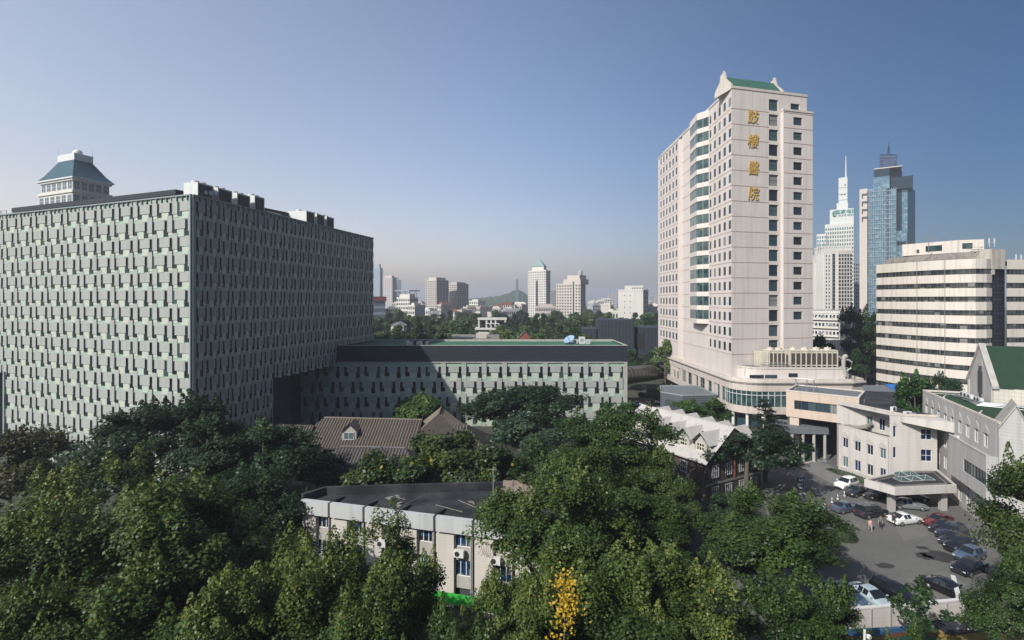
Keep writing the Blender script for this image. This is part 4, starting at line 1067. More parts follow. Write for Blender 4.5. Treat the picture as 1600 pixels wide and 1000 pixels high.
# ================================================================== far city
def tower(name, label, cat, xs, ds, ytop, mw, mg, nx=(6, 4), nz=18, dep=16, group=None, z0=0.0, wf=.55, hf=.55, ribs=False, top=None, ybase=None):
    """a far block: front from column xs[0] to xs[1], side from xs[1] to xs[2], at distances ds"""
    a, b = (X(xs[0], ds[0]), ds[0]), (X(xs[1], ds[1]), ds[1])
    dz = min(ds); zt = Z(ytop, ds[1])
    T = thing(name, label, cat, (a[0], a[1], 0), group=group)
    pts = [a, b]
    F1 = Fr(a, b); faces = [(F1, nx[0])]
    if len(xs) > 2:
        c = (X(xs[2], ds[2]), ds[2]); pts.append(c); F2 = Fr(b, c); faces.append((F2, nx[1]))
        pts.append((a[0] + c[0]-b[0], a[1] + c[1]-b[1]))
    else:
        pts += [F1.p(F1.L, -dep), F1.p(0, -dep)]
    mb = MB()
    mb.prism(pts, z0, zt, 0, bottom=False)
    parapet(mb, inset(pts, -.15), zt-.3, zt+.9, .5, 0)
    mb.build('wall', mw, T)
    g = MB(); fh = (zt-z0)/nz
    for F, n in faces:
        if not n: continue
        for j in range(nz):
            zc = z0 + (j+.5)*fh
            if ribs: g.wbox(F, F.L*.03, F.L*.97, zc-fh*hf/2, zc+fh*hf/2, .02, .12)
            else:
                for i in range(n):
                    sc = F.L*(i+.5)/n; q = F.L/n*wf/2; g.wbox(F, sc-q, sc+q, zc-fh*hf/2, zc+fh*hf/2, .02, .12)
    g.build('window', mg, T, kind='stuff')
    if top: top(T, pts, zt)
    return T, pts, zt
def top_block(m, ins, h, name='roof_house'):
    def f(T, pts, zt):
        mb = MB(); mb.prism(inset(pts, ins), zt-.2, zt+h); mb.build(name, m, T)
    return f
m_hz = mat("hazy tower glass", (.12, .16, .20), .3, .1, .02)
m_pinkw = mat("pink render", (.45, .385, .365), .8, .1, .05)
m_greyw = mat("grey render", (.33, .33, .34), .8, .1, .05)
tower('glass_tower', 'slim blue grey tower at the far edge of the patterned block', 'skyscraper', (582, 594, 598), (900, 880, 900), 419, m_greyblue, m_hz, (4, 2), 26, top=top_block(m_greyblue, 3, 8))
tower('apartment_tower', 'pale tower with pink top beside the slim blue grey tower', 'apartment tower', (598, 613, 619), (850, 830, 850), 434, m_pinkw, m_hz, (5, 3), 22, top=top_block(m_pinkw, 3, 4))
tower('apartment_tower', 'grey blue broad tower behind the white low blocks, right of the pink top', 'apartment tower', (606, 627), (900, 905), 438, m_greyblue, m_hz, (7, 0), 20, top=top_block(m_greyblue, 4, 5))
tower('brick_block', 'grey block with red tiled top at the edge of the patterned block', 'building', (583, 602), (420, 425), 470, m_greyblue, m_hz, (8, 0), 6, top=top_block(m_redroof, -.8, 3.5, 'roof'))
T_, p_, z_ = tower('apartment_block', 'white stepped apartment block with flat canopy roof, left of the tan towers', 'apartment block', (620, 640, 653), (480, 470, 480), 466, m_whitewall, m_fglass, (7, 4), 9, top=top_block(m_whitewall, 2, 4))
mb = MB(); mb.prism(inset(p_, -1.5), z_+6.6, z_+7.4); 
for q in inset(p_, 2): mb.cyl(q[0], q[1], z_+3.9, z_+6.6, .3, 6)
mb.build('canopy', m_greyblue, T_)
tower('apartment_tower', 'sunlit tan tower with grey side, taller of the two tan towers', 'apartment tower', (665, 682, 701), (640, 625, 650), 438, m_tan, m_fglass, (6, 4), 20, top=top_block(m_tan, 3, 4))
tower('apartment_tower', 'lower tan and grey tower right of the taller tan one', 'apartment tower', (700, 714, 732), (680, 665, 690), 444, m_tan, m_fglass, (5, 5), 19, top=top_block(m_greyw, 3, 3))
tower('chimney_tower', 'lone slender dark tower standing on the far skyline above the wooded hill', 'tower', (806, 810), (1500, 1500), 437, m_hz, m_hz, (3, 0), 20, dep=10)
# the big white residential tower with pyramid
def pyr(T, pts, zt):
    c = (sum(p[0] for p in pts)/4, sum(p[1] for p in pts)/4); q = inset(pts, 4)
    mb = MB(); mb.prism(q, zt, zt+5.5); mb.build('roof_house', m_whitewall, T)
    mb = MB(); q = inset(pts, 3.4)
    for i in range(4): mb.face([(*q[i], zt+5.5), (*q[(i+1) % 4], zt+5.5), (c[0], c[1], zt+14.5)])
    mb.build('pyramid_roof', mat("glass pyramid", (.20, .27, .27), .3, .1, .2), T)
T_, p_, z_ = tower('apartment_tower', 'tall white apartment tower with a pyramid on its roof', 'apartment tower', (825, 853, 860), (560, 540, 560), 423, m_whitewall, m_fglass, (8, 3), 24, wf=.5, hf=.45, top=pyr)
F_ = Fr(p_[0], p_[1]); mb = MB(); mb.wbox(F_, F_.L*.47, F_.L*.56, 6, z_-10, .13, .3); mb.build('stair_window', m_fglass, T_)
def stepped(T, pts, zt):
    F = Fr(pts[0], pts[1]); mb = MB(); mb.wbox(F, F.L*.3, F.L, zt, zt+5, -14, .0); mb.wbox(F, F.L*.45, F.L*.95, zt+5, zt+9, -12, -.6); mb.build('roof_house', m_tan, T)
    mb = MB(); q = F.p(F.L*.9, -4); mb.cyl(q[0], q[1], zt+9, zt+12, 2.2, 10); mb.ball((q[0], q[1], zt+12), 2.2, 8, half=True); mb.build('roof_dome', m_greyw, T)
T_, p_, z_ = tower('apartment_tower', 'broad tan apartment tower with stepped roof, right of the pyramid topped one', 'apartment tower', (869, 907, 915), (520, 500, 515), 444, m_tan, m_fglass, (9, 3), 16, wf=.5, hf=.5, top=stepped)
F_ = Fr(p_[0], p_[1]); mb = MB(); mb.wbox(F_, F_.L*.70, F_.L*.745, 2, z_+3, .13, .3); mb.build('stair_window', m_fglass, T_)
tower('apartment_block', 'low pink block at the feet of the pyramid topped tower', 'apartment block', (836, 868), (500, 498), 480, m_pinkw, m_fglass, (12, 0), 5, top=top_block(m_pinkw, 3, 3))
tower('apartment_tower', 'narrow tower with red banner between the white and tan towers', 'apartment tower', (861, 869), (640, 640), 454, m_greyw, m_fglass, (3, 0), 20)
T_, p_, z_ = tower('white_block', 'plain white slab block with shaded balconies on its right side', 'building', (966, 1005, 1013), (430, 425, 440), 454, m_whitewall, m_fglass, (0, 3), 10, hf=.5, ribs=False)
F_ = Fr(p_[0], p_[1]); mb = MB(); mb.wbox(F_, F_.L*.26, F_.L, z_, z_+4.2, -9, -.05); mb.build('roof_house', m_whitewall, T_)
its = [(F_, F_.L*f-.4, F_.L*f+.4, z, z+1.1, .05, 1, 1) for f in (.26, .48) for z in (z_-4.5, z_-9.5, z_-14.5, z_-19)] + [(F_, F_.L*(.55+.1*i), F_.L*(.6+.1*i), z_+1.4, z_+2.6, .02, 1, 1) for i in range(5)]
put_windows(T_, its, m_fglass, m_framew)
tower('white_house', 'small white stepped house left of the white slab block', 'house', (943, 966), (400, 398), 488, m_whitewall, m_fglass, (5, 0), 4, top=top_block(m_whitewall, 4, 2.5))
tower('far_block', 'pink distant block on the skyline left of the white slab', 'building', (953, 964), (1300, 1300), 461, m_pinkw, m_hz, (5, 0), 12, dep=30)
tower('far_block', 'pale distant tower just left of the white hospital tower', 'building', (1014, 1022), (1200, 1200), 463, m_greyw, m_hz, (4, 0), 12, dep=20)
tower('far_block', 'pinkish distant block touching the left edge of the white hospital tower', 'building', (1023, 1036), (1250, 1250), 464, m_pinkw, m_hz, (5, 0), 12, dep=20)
mb = MB(); q = P(951, 470, 1300); mb.tube([(q[0], q[1], 20), P(951, 450, 1300)], [2.2, .5], 4); tag(mb.build('radio_mast', m_greyw), 'thin radio mast on the far skyline above the pink block', 'mast')
mb = MB(); q = P(650, 470, 1400); mb.tube([(q[0], q[1], 20), P(650, 451, 1400)], [3.2, 2], 6); tag(mb.build('chimney', m_greyw), 'thin distant chimney between the white block and tan towers', 'chimney')
# small houses of the low town
rh = random.Random(21)
town = [(588, 603, 497, 486), (604, 622, 500, 482), (636, 648, 420, 478), (653, 664, 560, 476), (655, 672, 520, 485), (672, 690, 470, 490), (690, 706, 620, 474), (688, 700, 560, 482), (706, 722, 540, 487), (733, 747, 620, 471), (722, 734, 500, 486),
        (752, 765, 470, 489), (766, 782, 560, 482), (783, 800, 590, 476), (786, 818, 450, 486), (800, 822, 620, 475), (918, 930, 700, 474), (926, 940, 620, 477), (934, 948, 720, 471), (940, 956, 900, 468), (1014, 1034, 480, 489), (1016, 1030, 620, 478), (1004, 1020, 900, 472), (914, 926, 540, 487), (640, 656, 900, 471), (612, 634, 700, 474)]
for i in range(34):
    x0 = rh.choice([rh.uniform(586, 826), rh.uniform(916, 1034)]); wd = rh.uniform(5, 11); d_ = rh.uniform(430, 900)
    town.append((x0, x0+wd, d_, rh.uniform(476, 490) if d_ < 650 else rh.uniform(471, 481)))
look = ['white', 'cream', 'pink', 'grey', 'red roofed']
mats_ = [m_whitewall, m_tan, m_pinkw, m_greyw, m_whitewall]
for i, (x0, x1, d, yt) in enumerate(town):
    k = rh.choice([0, 0, 0, 1, 1, 2, 3, 4]); d2 = d*rh.uniform(.985, 1.015)
    side = ['low town behind the park trees']
    where = 'left of the tan towers' if x1 < 664 else 'around the feet of the tan towers' if x1 < 735 else 'left of the pyramid topped tower' if x1 < 830 else 'right of the broad tan tower' if x1 < 960 else 'beside the white slab block'
    tp = top_block(m_redroof, -.6, 2.2, 'roof') if k == 4 else top_block(mats_[k], 2.5, 2.4)
    tower('town_house', '%s low town house among the distant roofs %s' % (look[k], where), 'house', (x0, x1), (d, d2), yt, mats_[k], m_fglass, (max(3, int((x1-x0)/3)), 0), max(3, int(Z(yt, d)/3.5)), dep=14, group='low houses of the distant town', top=tp)
# pavilion with arches
T = thing('arched_pavilion', 'white pavilion with three arches rising from the park trees', 'building', P(770, 520, 330))
d = 330; F = Fr(P(747, 0, d)[:2], P(791, 0, d)[:2]); zt = Z(497, d); zm = Z(509, d); zl = Z(526, d)
mb = MB(); mb.wbox(F, 0, F.L, 0, zl+3, -12, 0); mb.wbox(F, -.3, F.L+.3, zt-1.2, zt, -12, .4); mb.wbox(F, -2, F.L+.6, zm-2.6, zm-1.4, -12, .4); mb.wbox(F, -8, F.L*.35, zl-1, zl+.4, -10, .5)
for s in (0, F.L*.27, F.L*.43, F.L*.59, F.L-1.2): mb.wbox(F, s, s+1.0, zm-1.4, zt-1.2, -1, .1)
mb.wbox(F, 0, F.L, zm-1.4, zt-1.2, -11, -4); mb.build('wall', m_whitewall, T)
mb = MB()
for c in (.36, .52, .68):
    a = [F.p3(F.L*c+F.L*.085*math.cos(k*math.pi/8), .12, zm+F.L*.085*math.sin(k*math.pi/8)) for k in range(9)]; mb.tube(a, .35, 6)
mb.build('arch', m_whitewall, T)
mb = MB(); mb.wbox(F, .5, F.L-.5, zm-1.3, zt-1.3, -3.9, -3.6); mb.build('window', m_fglass, T)
# small red temple roof
def hip(name, label, px0, px1, ytop, yeave, d, mroof, mwall):
    T = thing(name, label, 'house', P((px0+px1)/2, yeave, d)[:2] + (0,))
    a, b = P(px0, yeave, d), P(px1, yeave, d); zt = Z(ytop, d); w_ = b[0]-a[0]; c = (a[0]+b[0])/2
    mb = MB(); mb.face([a, b, (c, d, zt)]); mb.face([a, (c, d, zt), (c, d+w_, zt), (a[0], d+w_, a[2])]); mb.face([b, (b[0], d+w_, b[2]), (c, d+w_, zt), (c, d, zt)]); mb.build('roof', mroof, T)
    mb = MB(); mb.box(a[0]+.5, d+.3, 0, b[0]-.5, d+w_, a[2]-.1); mb.build('wall', mwall, T)
    mb = MB(); mb.tube([(a[0]-.3, d-.05, a[2]), (c, d-.05, zt+.1), (b[0]+.3, d-.05, b[2])], .22, 6); mb.build('ridge', m_darkplain, T)
hip('temple_hall', 'small red gabled temple roof between the park trees', 809, 832, 518, 530, 190, m_redroof, m_redroof)
hip('park_house', 'small pale roofed house among the park trees near the patterned block', 609, 632, 503, 509, 260, m_greyw, m_whitewall)
T = thing('museum_annex', 'low brown flat roofed annex behind the low wing roof', 'building', (X(745, 165), 165, 0)); mb = MB(); mb.prism([(X(706, 165), 165), (X(780, 165), 165), (X(780, 185), 185), (X(706, 185), 185)], 0, Z(529, 165)); mb.build('wall', m_stained, T); mb = MB(); mb.prism([(X(744, 166), 166), (X(760, 166), 166), (X(760, 170), 170), (X(744, 170), 170)], Z(529, 165), Z(522, 165)); mb.build('roof_house', m_tan, T)
# dark ribbed museum
m_rib = mat("ribbed dark metal", (.022, .028, .036), .6, .2, .2, lines=[((1.0, .3), 1.4, .3, -.6)])
T = thing('dark_museum', 'black ribbed metal museum volumes between low wing and white tower', 'building', (X(985, 205), 205, 0))
def vol(x0, x1, ytop, d, d1, name):
    a = [(X(x0, d), d), (X(x1, d), d), (X(x1, d)+2, d1), (X(x0, d)+2, d1)]
    mb = MB(); mb.loft([[(p[0], p[1], 0) for p in a], [(p[0] + (1.2 if i in (0, 3) else 0), p[1], Z(ytop, d)) for i, p in enumerate(a)]]); mb.build(name, m_rib, T)
vol(931, 991, 500, 205, 225, 'main_wall'); vol(905, 932, 514, 208, 225, 'side_wall'); vol(991.3, 1040, 512, 207, 225, 'side_wall')
mb = MB(); F = Fr((X(994, 206.9), 206.9), (X(1006, 206.9), 206.9)); mb.wbox(F, 0, F.L, Z(543, 206.9), Z(521, 206.9), -.1, .12); mb.build('opening', m_black, T)
# teal roofed tower on the left
T = thing('teal_roof_tower', 'grey tower with steep teal hipped roof behind the patterned block', 'tower', (-190, 232, 0))
Fq, Lq, Rq = (-188.9, 220), (-214.5, 231), (-182.5, 234.7); Bq = (Lq[0]+Rq[0]-Fq[0], Lq[1]+Rq[1]-Fq[1])
ev = [Lq, Fq, Rq, Bq]; cen = ((Lq[0]+Rq[0])/2, (Lq[1]+Rq[1])/2)
def shr(k): return [(cen[0]+(p[0]-cen[0])*k, cen[1]+(p[1]-cen[1])*k) for p in ev]
mb = MB(); tp = shr(.44)
for k0, k1, za, zb_ in ((1, .8, 84.4, 87.0), (.8, .44, 87.0, 93.4)):
    p0, p1 = shr(k0), shr(k1)
    for i in range(4): j = (i+1) % 4; mb.face([(*p0[i], za), (*p0[j], za), (*p1[j], zb_), (*p1[i], zb_)])
mb.build('roof', m_tealroof, T)
mb = MB(); mb.prism(shr(1.02), 83.8, 84.4); mb.prism(shr(.95), 83.0, 83.8); mb.build('eave', m_white, T)
mb = MB(); mb.prism(shr(.46), 93.4, 96.4); mb.build('roof_house', m_white, T)
mb = MB(); mb.ball((cen[0]+1, cen[1], 97.6), 1.9, 14); mb.build('radome', m_white, T, smooth=True)
mb = MB()
for p in shr(.44): mb.tube([(*p, 96.4), (*p, 99.2)], .06, 4)
mb.build('lightning_rod', m_metal, T)
body = shr(.88); body2 = shr(.94)
mb = MB(); mb.prism(body, 79, 83, 0); mb.prism(body2, 0, 77.6, 0); mb.prism(shr(1.0), 77.6, 78.4, 0); mb.prism(shr(.97), 78.4, 79, 0)
its = []
for F, n in ((Fr(body[0], body[1]), 6), (Fr(body[1], body[2]), 5)):
    for i in range(n): its.append((F, F.L*(i+.12)/n, F.L*(i+.88)/n, 79.3, 82.8, .03, 2, 2))
for F, n in ((Fr(body2[0], body2[1]), 6), (Fr(body2[1], body2[2]), 5)):
    for zr_ in (73.6, 69.2, 64.8):
        for i in range(n): its.append((F, F.L*(i+.14)/n, F.L*(i+.86)/n, zr_, zr_+3.2, .03, 2, 2))
mb.build('wall', m_whitewall, T)
put_windows(T, its, mat("grey blue tower glass", (.10, .13, .16), .15, .2, .2), m_framew, fw=.1)
FTe = Fr(Lq, Fq); mb = MB()
for i in range(9):
    s = FTe.L*.34+i*1.1; mb.wbox(FTe, s, s+.75, 87.6+.05*(i % 2), 88.4, -3.0, -2.4)
mb.build('roof_lettering', m_white, T)
# ------------------------------------------------------------------ towers right of the hospital tower
# slum like white walk-up block
T_, p_, z_ = tower('walkup_block', 'weathered white walk up block with cluttered balconies behind the hospital tower', 'apartment block', (1262, 1312, 1336), (262, 250, 262), 489, m_whitewall, m_fglass, (9, 4), 6, hf=.5, wf=.6)
F_ = Fr(p_[0], p_[1]); mb = MB(); rb = random.Random(4); clutter = MB()
for j in range(6):
    zf = z_*(j+.16)/6; mb.wbox(F_, .2, F_.L-.2, zf-.2, zf+.9, .13, 1.0)
    for i in range(16): s = rb.uniform(.3, F_.L-1.5); clutter.wbox(F_, s, s+rb.uniform(.4, 1.1), zf+.9, zf+rb.uniform(1.2, 2.3), .6, .9, rb.randrange(4))
mb.build('balcony', m_whitewall, T_); clutter.build('laundry', [m_white, m_greyblue, m_pinkw, m_stained], T_, kind='stuff')
mb = MB()
for i in range(14): q = F_.p(F_.L*(i+.5)/14, -2-i % 3); mb.cyl(q[0], q[1], z_, z_+1.5, .6, 8)
mb.build('water_tank', m_greyblue, T_)
tower('stone_block', 'low weathered stone block in front of the dark tree, left of the office block', 'building', (1334, 1372), (190, 190), 540, m_stained2 if False else m_concrete, m_fglass, (6, 0), 5)
# cream tower
T_, p_, z_ = tower('cream_tower', 'cream tower with stepped shoulders and dark window strip, nearest of the far right towers', 'skyscraper', (1288, 1330), (340, 338), 386, m_whitewall, m_fglass, (0, 0), 24, wf=.34, hf=.6, dep=14)
F_ = Fr(p_[0], p_[1]); mb = MB(); mb.wbox(F_, -5, 0, 0, z_-5, -12, -.5); mb.wbox(F_, -7.5, -5, 0, z_-11, -12, -1); mb.build('shoulder', m_whitewall, T_)
mb = MB(); sa, sb = F_.at_px(1309), F_.L+.3; mb.wbox(F_, sa, sb, 0, z_-2.2, .002, .8); mb.build('side_wing', m_tan, T_)
g = MB()
for j in range(24):
    zc = 4+j*(z_-8)/24
    for k in range(5): s_ = sa+(sb-sa)*(k+.5)/5; g.wbox(F_, s_-.55, s_+.55, zc, zc+1.7, .805, .9)
    g.wbox(F_, F_.at_px(1300.5), F_.at_px(1304.5), zc, zc+2.1, .01, .2)
    for k in range(2): s_ = F_.at_px(1291+k*4.5); g.wbox(F_, s_-.3, s_+.3, zc, zc+1.2, .01, .1)
g.build('window', m_fglass, T_, kind='stuff')
mb = MB()
for i in range(5): q = F_.p(-3+i*3, -3); mb.tube([(*q, z_-6), (q[0]+1.2, q[1], z_+3.5)], .25, 5)
mb.build('antenna', m_metal, T_)
# tower with the globe sign and mast
d = 520
T = thing('sign_tower', 'tall pale tower with stepped top, mast and green globe sign', 'skyscraper', (X(1305, d), d, 0))
def fr(x0, x1, dd=d):
    # a front turned squarely to the street the photograph looks along, so that the depth of the tower runs straight away
    a = Vector((X(x0, dd), dd)); rx_ = Vector(((1345-800)/FPX, 1.0)).normalized(); u_ = Vector((rx_.y, -rx_.x)); k = (x1-800)/FPX
    s_ = (k*a.y - a.x)/(u_.x - k*u_.y)
    return Fr(tuple(a), tuple(a + u_*s_))
F1 = fr(1289, 1334); z1 = Z(351, d); zs0, zs1 = Z(344, d), Z(328, d)
mb = MB()
mb.wbox(F1, 0, F1.L, 0, z1, -28, 0); mb.wbox(fr(1276, 1289), 0, 8.4, 0, Z(366, d), -24, -1)
FSg = fr(1296.5, 1334); mb.wbox(FSg, 0, FSg.L, z1, zs1, -20, -.8)
F3 = fr(1307, 1325); mb.wbox(F3, 0, F3.L, zs1, Z(317, d), -12, -3); F4 = fr(1310, 1324); mb.wbox(F4, 0, F4.L, Z(317, d), Z(277, d), -9, -4)
mb.build('wall', mat("pale grey stone", (.50, .50, .48), .7, .06, .05), T)
mb = MB(); q = F4.p(F4.L*.82, -6); mb.tube([(*q, Z(277, d)), (*q, Z(243, d))], [.75, .3], 8); mb.build('mast', m_white, T)
g = MB(); n = 12
for j in range(26):
    zc = z1-4-j*(z1-5)/26
    for i in range(n): g.wbox(F1, F1.L*(i+.2)/n, F1.L*(i+.8)/n, zc-2.2, zc, .02, .15)
    if zc < Z(368, d):
        for i in range(4): g.wbox(fr(1276, 1289), 8.4*(i+.2)/4, 8.4*(i+.8)/4, zc-2.2, zc, -.98, -.85)
g.build('window', mat("green grey glass", (.10, .16, .17), .2, .15, .1), T, kind='stuff')
mb = MB()
for i in range(13): mb.wbox(F1, max(0, F1.L*i/12-.35), min(F1.L, F1.L*i/12+.35), 4, z1-1, .151, .5)
mb.build('pilaster', m_whitewall, T)
m_signg = mat("sign green", (.0, .16, .17), .5, .05, 1)
c = FSg.p(FSg.L*.24, -.6); zc = (zs0+zs1)/2+1.0
mb = MB(); rr = 3.1; mb.loft([[(c[0]+rr*math.cos(k*math.pi/12), c[1]+o, zc+rr*math.sin(k*math.pi/12)) for k in range(24)] for o in (.2, -.35)]); 
gb = mb.build('globe_sign', m_signg, T)
mb = MB()
for z_ in (-1.3, 0, 1.3): mb.tube([(c[0]-math.sqrt(rr*rr-z_*z_)*.93, c[1]-.4, zc+z_), (c[0]+math.sqrt(rr*rr-z_*z_)*.93, c[1]-.4, zc+z_)], .16, 4)
for k in (-1.6, 0, 1.6): mb.tube([(c[0]+k*math.cos(t*math.pi/10), c[1]-.4, zc+rr*.95*math.sin(t*math.pi/10)) for t in range(-5, 6)], .16, 4)
o_ = mb.build('grid_line', m_whitewall, None); o_.parent = gb; o_.matrix_parent_inverse = T.matrix_basis.inverted()
text_obj('国家电网', 4.6, .12, FSg, FSg.L*.68, zc+.9, -.68, m_signg, 'sign_lettering', T, bold=.06)
text_obj('STATE GRID', 2.3, .12, FSg, FSg.L*.68, zc-2.5, -.68, m_signg, 'sign_lettering', T, bold=.04)
mb = MB()
for py in (293, 303, 312): mb.wbox(F4, .3, F4.L-.2, Z(py, d)-.12, Z(py, d)+.12, -3.99, -3.85)
for py, ax_ in ((287, .75), (301.5, .68), (301.5, .35)):
    q = F4.p(F4.L*ax_, -3.8); mb.tube([(q[0]+1.15*math.cos(t), q[1], Z(py, d)+1.3*math.sin(t)) for t in [-2.6+.35*i for i in range(9)]], [.1, .25, .4, .5, .5, .45, .35, .2, .1], 5)
mb.build('emblem', m_darkplain, T)
tower('glass_block', 'narrow blue grey glass block between the cream tower and the blue one', 'building', (1333, 1344), (600, 600), 411, m_greyblue, m_fglass, (3, 0), 18)
# blue glass tower
d = 480
T = thing('blue_glass_tower', 'blue glass skyscraper with notched front, cage top and spire', 'skyscraper', (X(1390, d), d, 0))
def vb(mb, x0, x1, y0, y1, o0, o1, m=0):
    F = fr(x0, x1, d); mb.wbox(F, 0, F.L, Z(y1, d) if y1 else 0, Z(y0, d), o1, o0, m)
mb = MB(); vb(mb, 1355, 1385, 296, None, 0, -30); vb(mb, 1385.1, 1400, 296, None, .6, -30); vb(mb, 1364, 1390, 277, 296, -1, -26); vb(mb, 1409, 1418, 296, None, .6, -30); vb(mb, 1400.1, 1417, 361, None, 1.2, -20); 
mb.build('curtain_wall', m_skyglass, T)
mb = MB(); vb(mb, 1390.1, 1427, 277, 296, -2, -28); vb(mb, 1400.1, 1409, 296, 361, -2.5, -28); vb(mb, 1366, 1390, 264, 277, -3, -22); vb(mb, 1390.1, 1410, 267, 277, -4, -22); vb(mb, 1396, 1416, 378, 382, 1.3, 1.21)
F = Fr((X(1418.1, d), d), (X(1430, 505), 505)); mb.wbox(F, 0, F.L, 0, Z(289, d), -26, 0)
mb.build('dark_glass', [m_skydark], T)
g = MB(); F = fr(1355, 1400, d)
for j in range(34): zc = Z(296, d)-3-j*4.3; g.wbox(F, 0, F.L, zc-.2, zc+.2, .61, .8)
for i in range(14): g.wbox(F, F.L*i/13-.12, F.L*i/13+.12, 4, Z(297, d), .805, .95)
g.build('mullion', m_greyblue, T)
mb = MB(); vb(mb, 1343, 1355, 296, None, .8, -24); mb.build('stair_wall', m_cream, T)
mb = MB(); F = fr(1343, 1355, d)
for k in range(4): z_ = Z(305+k*12, d); mb.wbox(F, F.L*.3, F.L, z_-.8, z_+.9, .81, 1.2); mb.wbox(F, F.L*.28, F.L*.45, z_-3.5, z_+.9, .82, 1.25)
mb.build('balcony', m_darkplain, T)
mb = MB()
for x0 in np.linspace(1375, 1401, 8):
    for o in (-6, -15): mb.tube([P(x0, 262, d-o), P(x0, 242, d-o)], .55, 4)
for py in (242, 247, 252, 257): 
    for o in (-6, -15): mb.tube([P(1375, py, d-o), P(1401, py, d-o)], .5, 4)
for i in range(6): mb.tube([P(1376+i*4.4, 262, d+6), P(1380+i*4.4, 243, d+6)], .2, 4)
vb(mb, 1377, 1399, 246, 262, -8, -13); mb.build('roof_cage', mat("blue steel", (.015, .035, .09), .5, .2, .3), T)
mb = MB()
for x0 in (1386, 1391): mb.tube([P(x0, 243, d+10), P(1388.5, 226, d+10)], .3, 5)
mb.tube([P(1388.5, 240, d+10), P(1388.5, 222, d+10)], [.4, .15], 5)
for k in range(4): mb.tube([P(1386.4+k*.5, 240-k*4, d+9.9), P(1390.6-k*.5, 238-k*4, d+9.9)], .2, 4)
mb.build('spire', bpy.data.materials["blue steel"], T)
mb = MB(); vb(mb, 1366, 1410, 262.5, 264, -2.5, -22); mb.build('roof_edge', m_tan, T)
# ------------------------------------------------------------------ hill on the horizon
import bmesh
bm = bmesh.new(); nx_, ny_ = 60, 10
hv = []
rr_ = random.Random(8)
for i in range(nx_+1):
    row = []
    for j in range(ny_+1):
        px = 700 + i*150/nx_; d = 1500 + j*60
        e_ = 18*math.exp(-((px-812)/18)**2) + 9*math.exp(-((px-790)/26)**2) + 5*math.exp(-((px-760)/28)**2) + 3*math.exp(-((px-735)/20)**2)
        h = e_*1.6*math.sin(math.pi*j/ny_)*min(1, i/4, (nx_-i)/4) + rr_.uniform(0, 5.0)*(.3+e_/18)
        row.append(bm.verts.new((X(px, d), d, 26*math.sin(math.pi*j/ny_)*min(1, i/4, (nx_-i)/4)+h)))
    hv.append(row)
for i in range(nx_):
    for j in range(ny_): bm.faces.new((hv[i][j], hv[i+1][j], hv[i+1][j+1], hv[i][j+1]))
me = bpy.data.meshes.new('hill'); bm.to_mesh(me); bm.free(); me.materials.append(mat("wooded hill", (.03, .06, .025), .95, .5, .05)); o = bpy.data.objects.new('hill', me); COL.objects.link(o); o['kind'] = 'structure'
# ================================================================== old houses and the front building
def gable_roof(mb, A, B, hw, ze, zr, m=0, th=.18, hip0=0.0, hip1=0.0, over=0.0):
    """ridge from A to B (plan), half width hw, eave height ze, ridge height zr"""
    a, b = Vector(A), Vector(B); u = (b-a).normalized(); n = Vector((-u.y, u.x))
    ra, rb = a+u*hip0, b-u*hip1
    ea, eb = a-u*over, b+u*over
    for s in (1, -1):
        mb.face([(*(ea+n*hw*s), ze), (*(eb+n*hw*s), ze), (*rb, zr), (*ra, zr)], m)
        mb.face([(*(ea+n*hw*s), ze-th), (*(eb+n*hw*s), ze-th), (*(eb+n*hw*s), ze), (*(ea+n*hw*s), ze)], m)
    if hip0: mb.face([(*(ea+n*hw), ze), (*(ea-n*hw), ze), (*ra, zr)], m)
    if hip1: mb.face([(*(eb+n*hw), ze), (*(eb-n*hw), ze), (*rb, zr)], m)
def tile_rows(mb, A, B, hw, ze, zr, side, step, m=0, hip0=0.0, hip1=0.0, r=.1):
    a, b = Vector(A), Vector(B); u = (b-a).normalized(); n = Vector((-u.y, u.x))*side; L = (b-a).length
    k = int(L/step)
    for i in range(k):
        s = (i+.5)*step; t = 1.0
        if hip0 and s < hip0: t = s/hip0
        if hip1 and s > L-hip1: t = (L-s)/hip1
        e_ = a+u*s+n*hw; q = a+u*s+n*hw*(1-t)
        if t > .12: mb.tube([(*e_, ze+.04), (*q, ze+(zr-ze)*t+.04)], r, 5, m, cap=False)
def dormer(mb, c, dirn, w_, dep, z0, zev, zpk, m=0):
    """small gabled dormer; c = middle of its front, dirn = outward"""
    d_ = Vector(dirn).normalized(); n = Vector((-d_.y, d_.x)); c = Vector(c); bk = c - d_*dep
    for s in (1, -1):
        mb.face([(*(c+d_*.25+n*w_*.62*s), zev-.12), (*(bk+n*w_*.62*s), zev-.12), (*bk, zpk), (*(c+d_*.25), zpk)], m)
T = thing('tiled_house', 'old house with long brown tiled roofs and one dormer behind the trees', 'house', (-21, 84, 0))
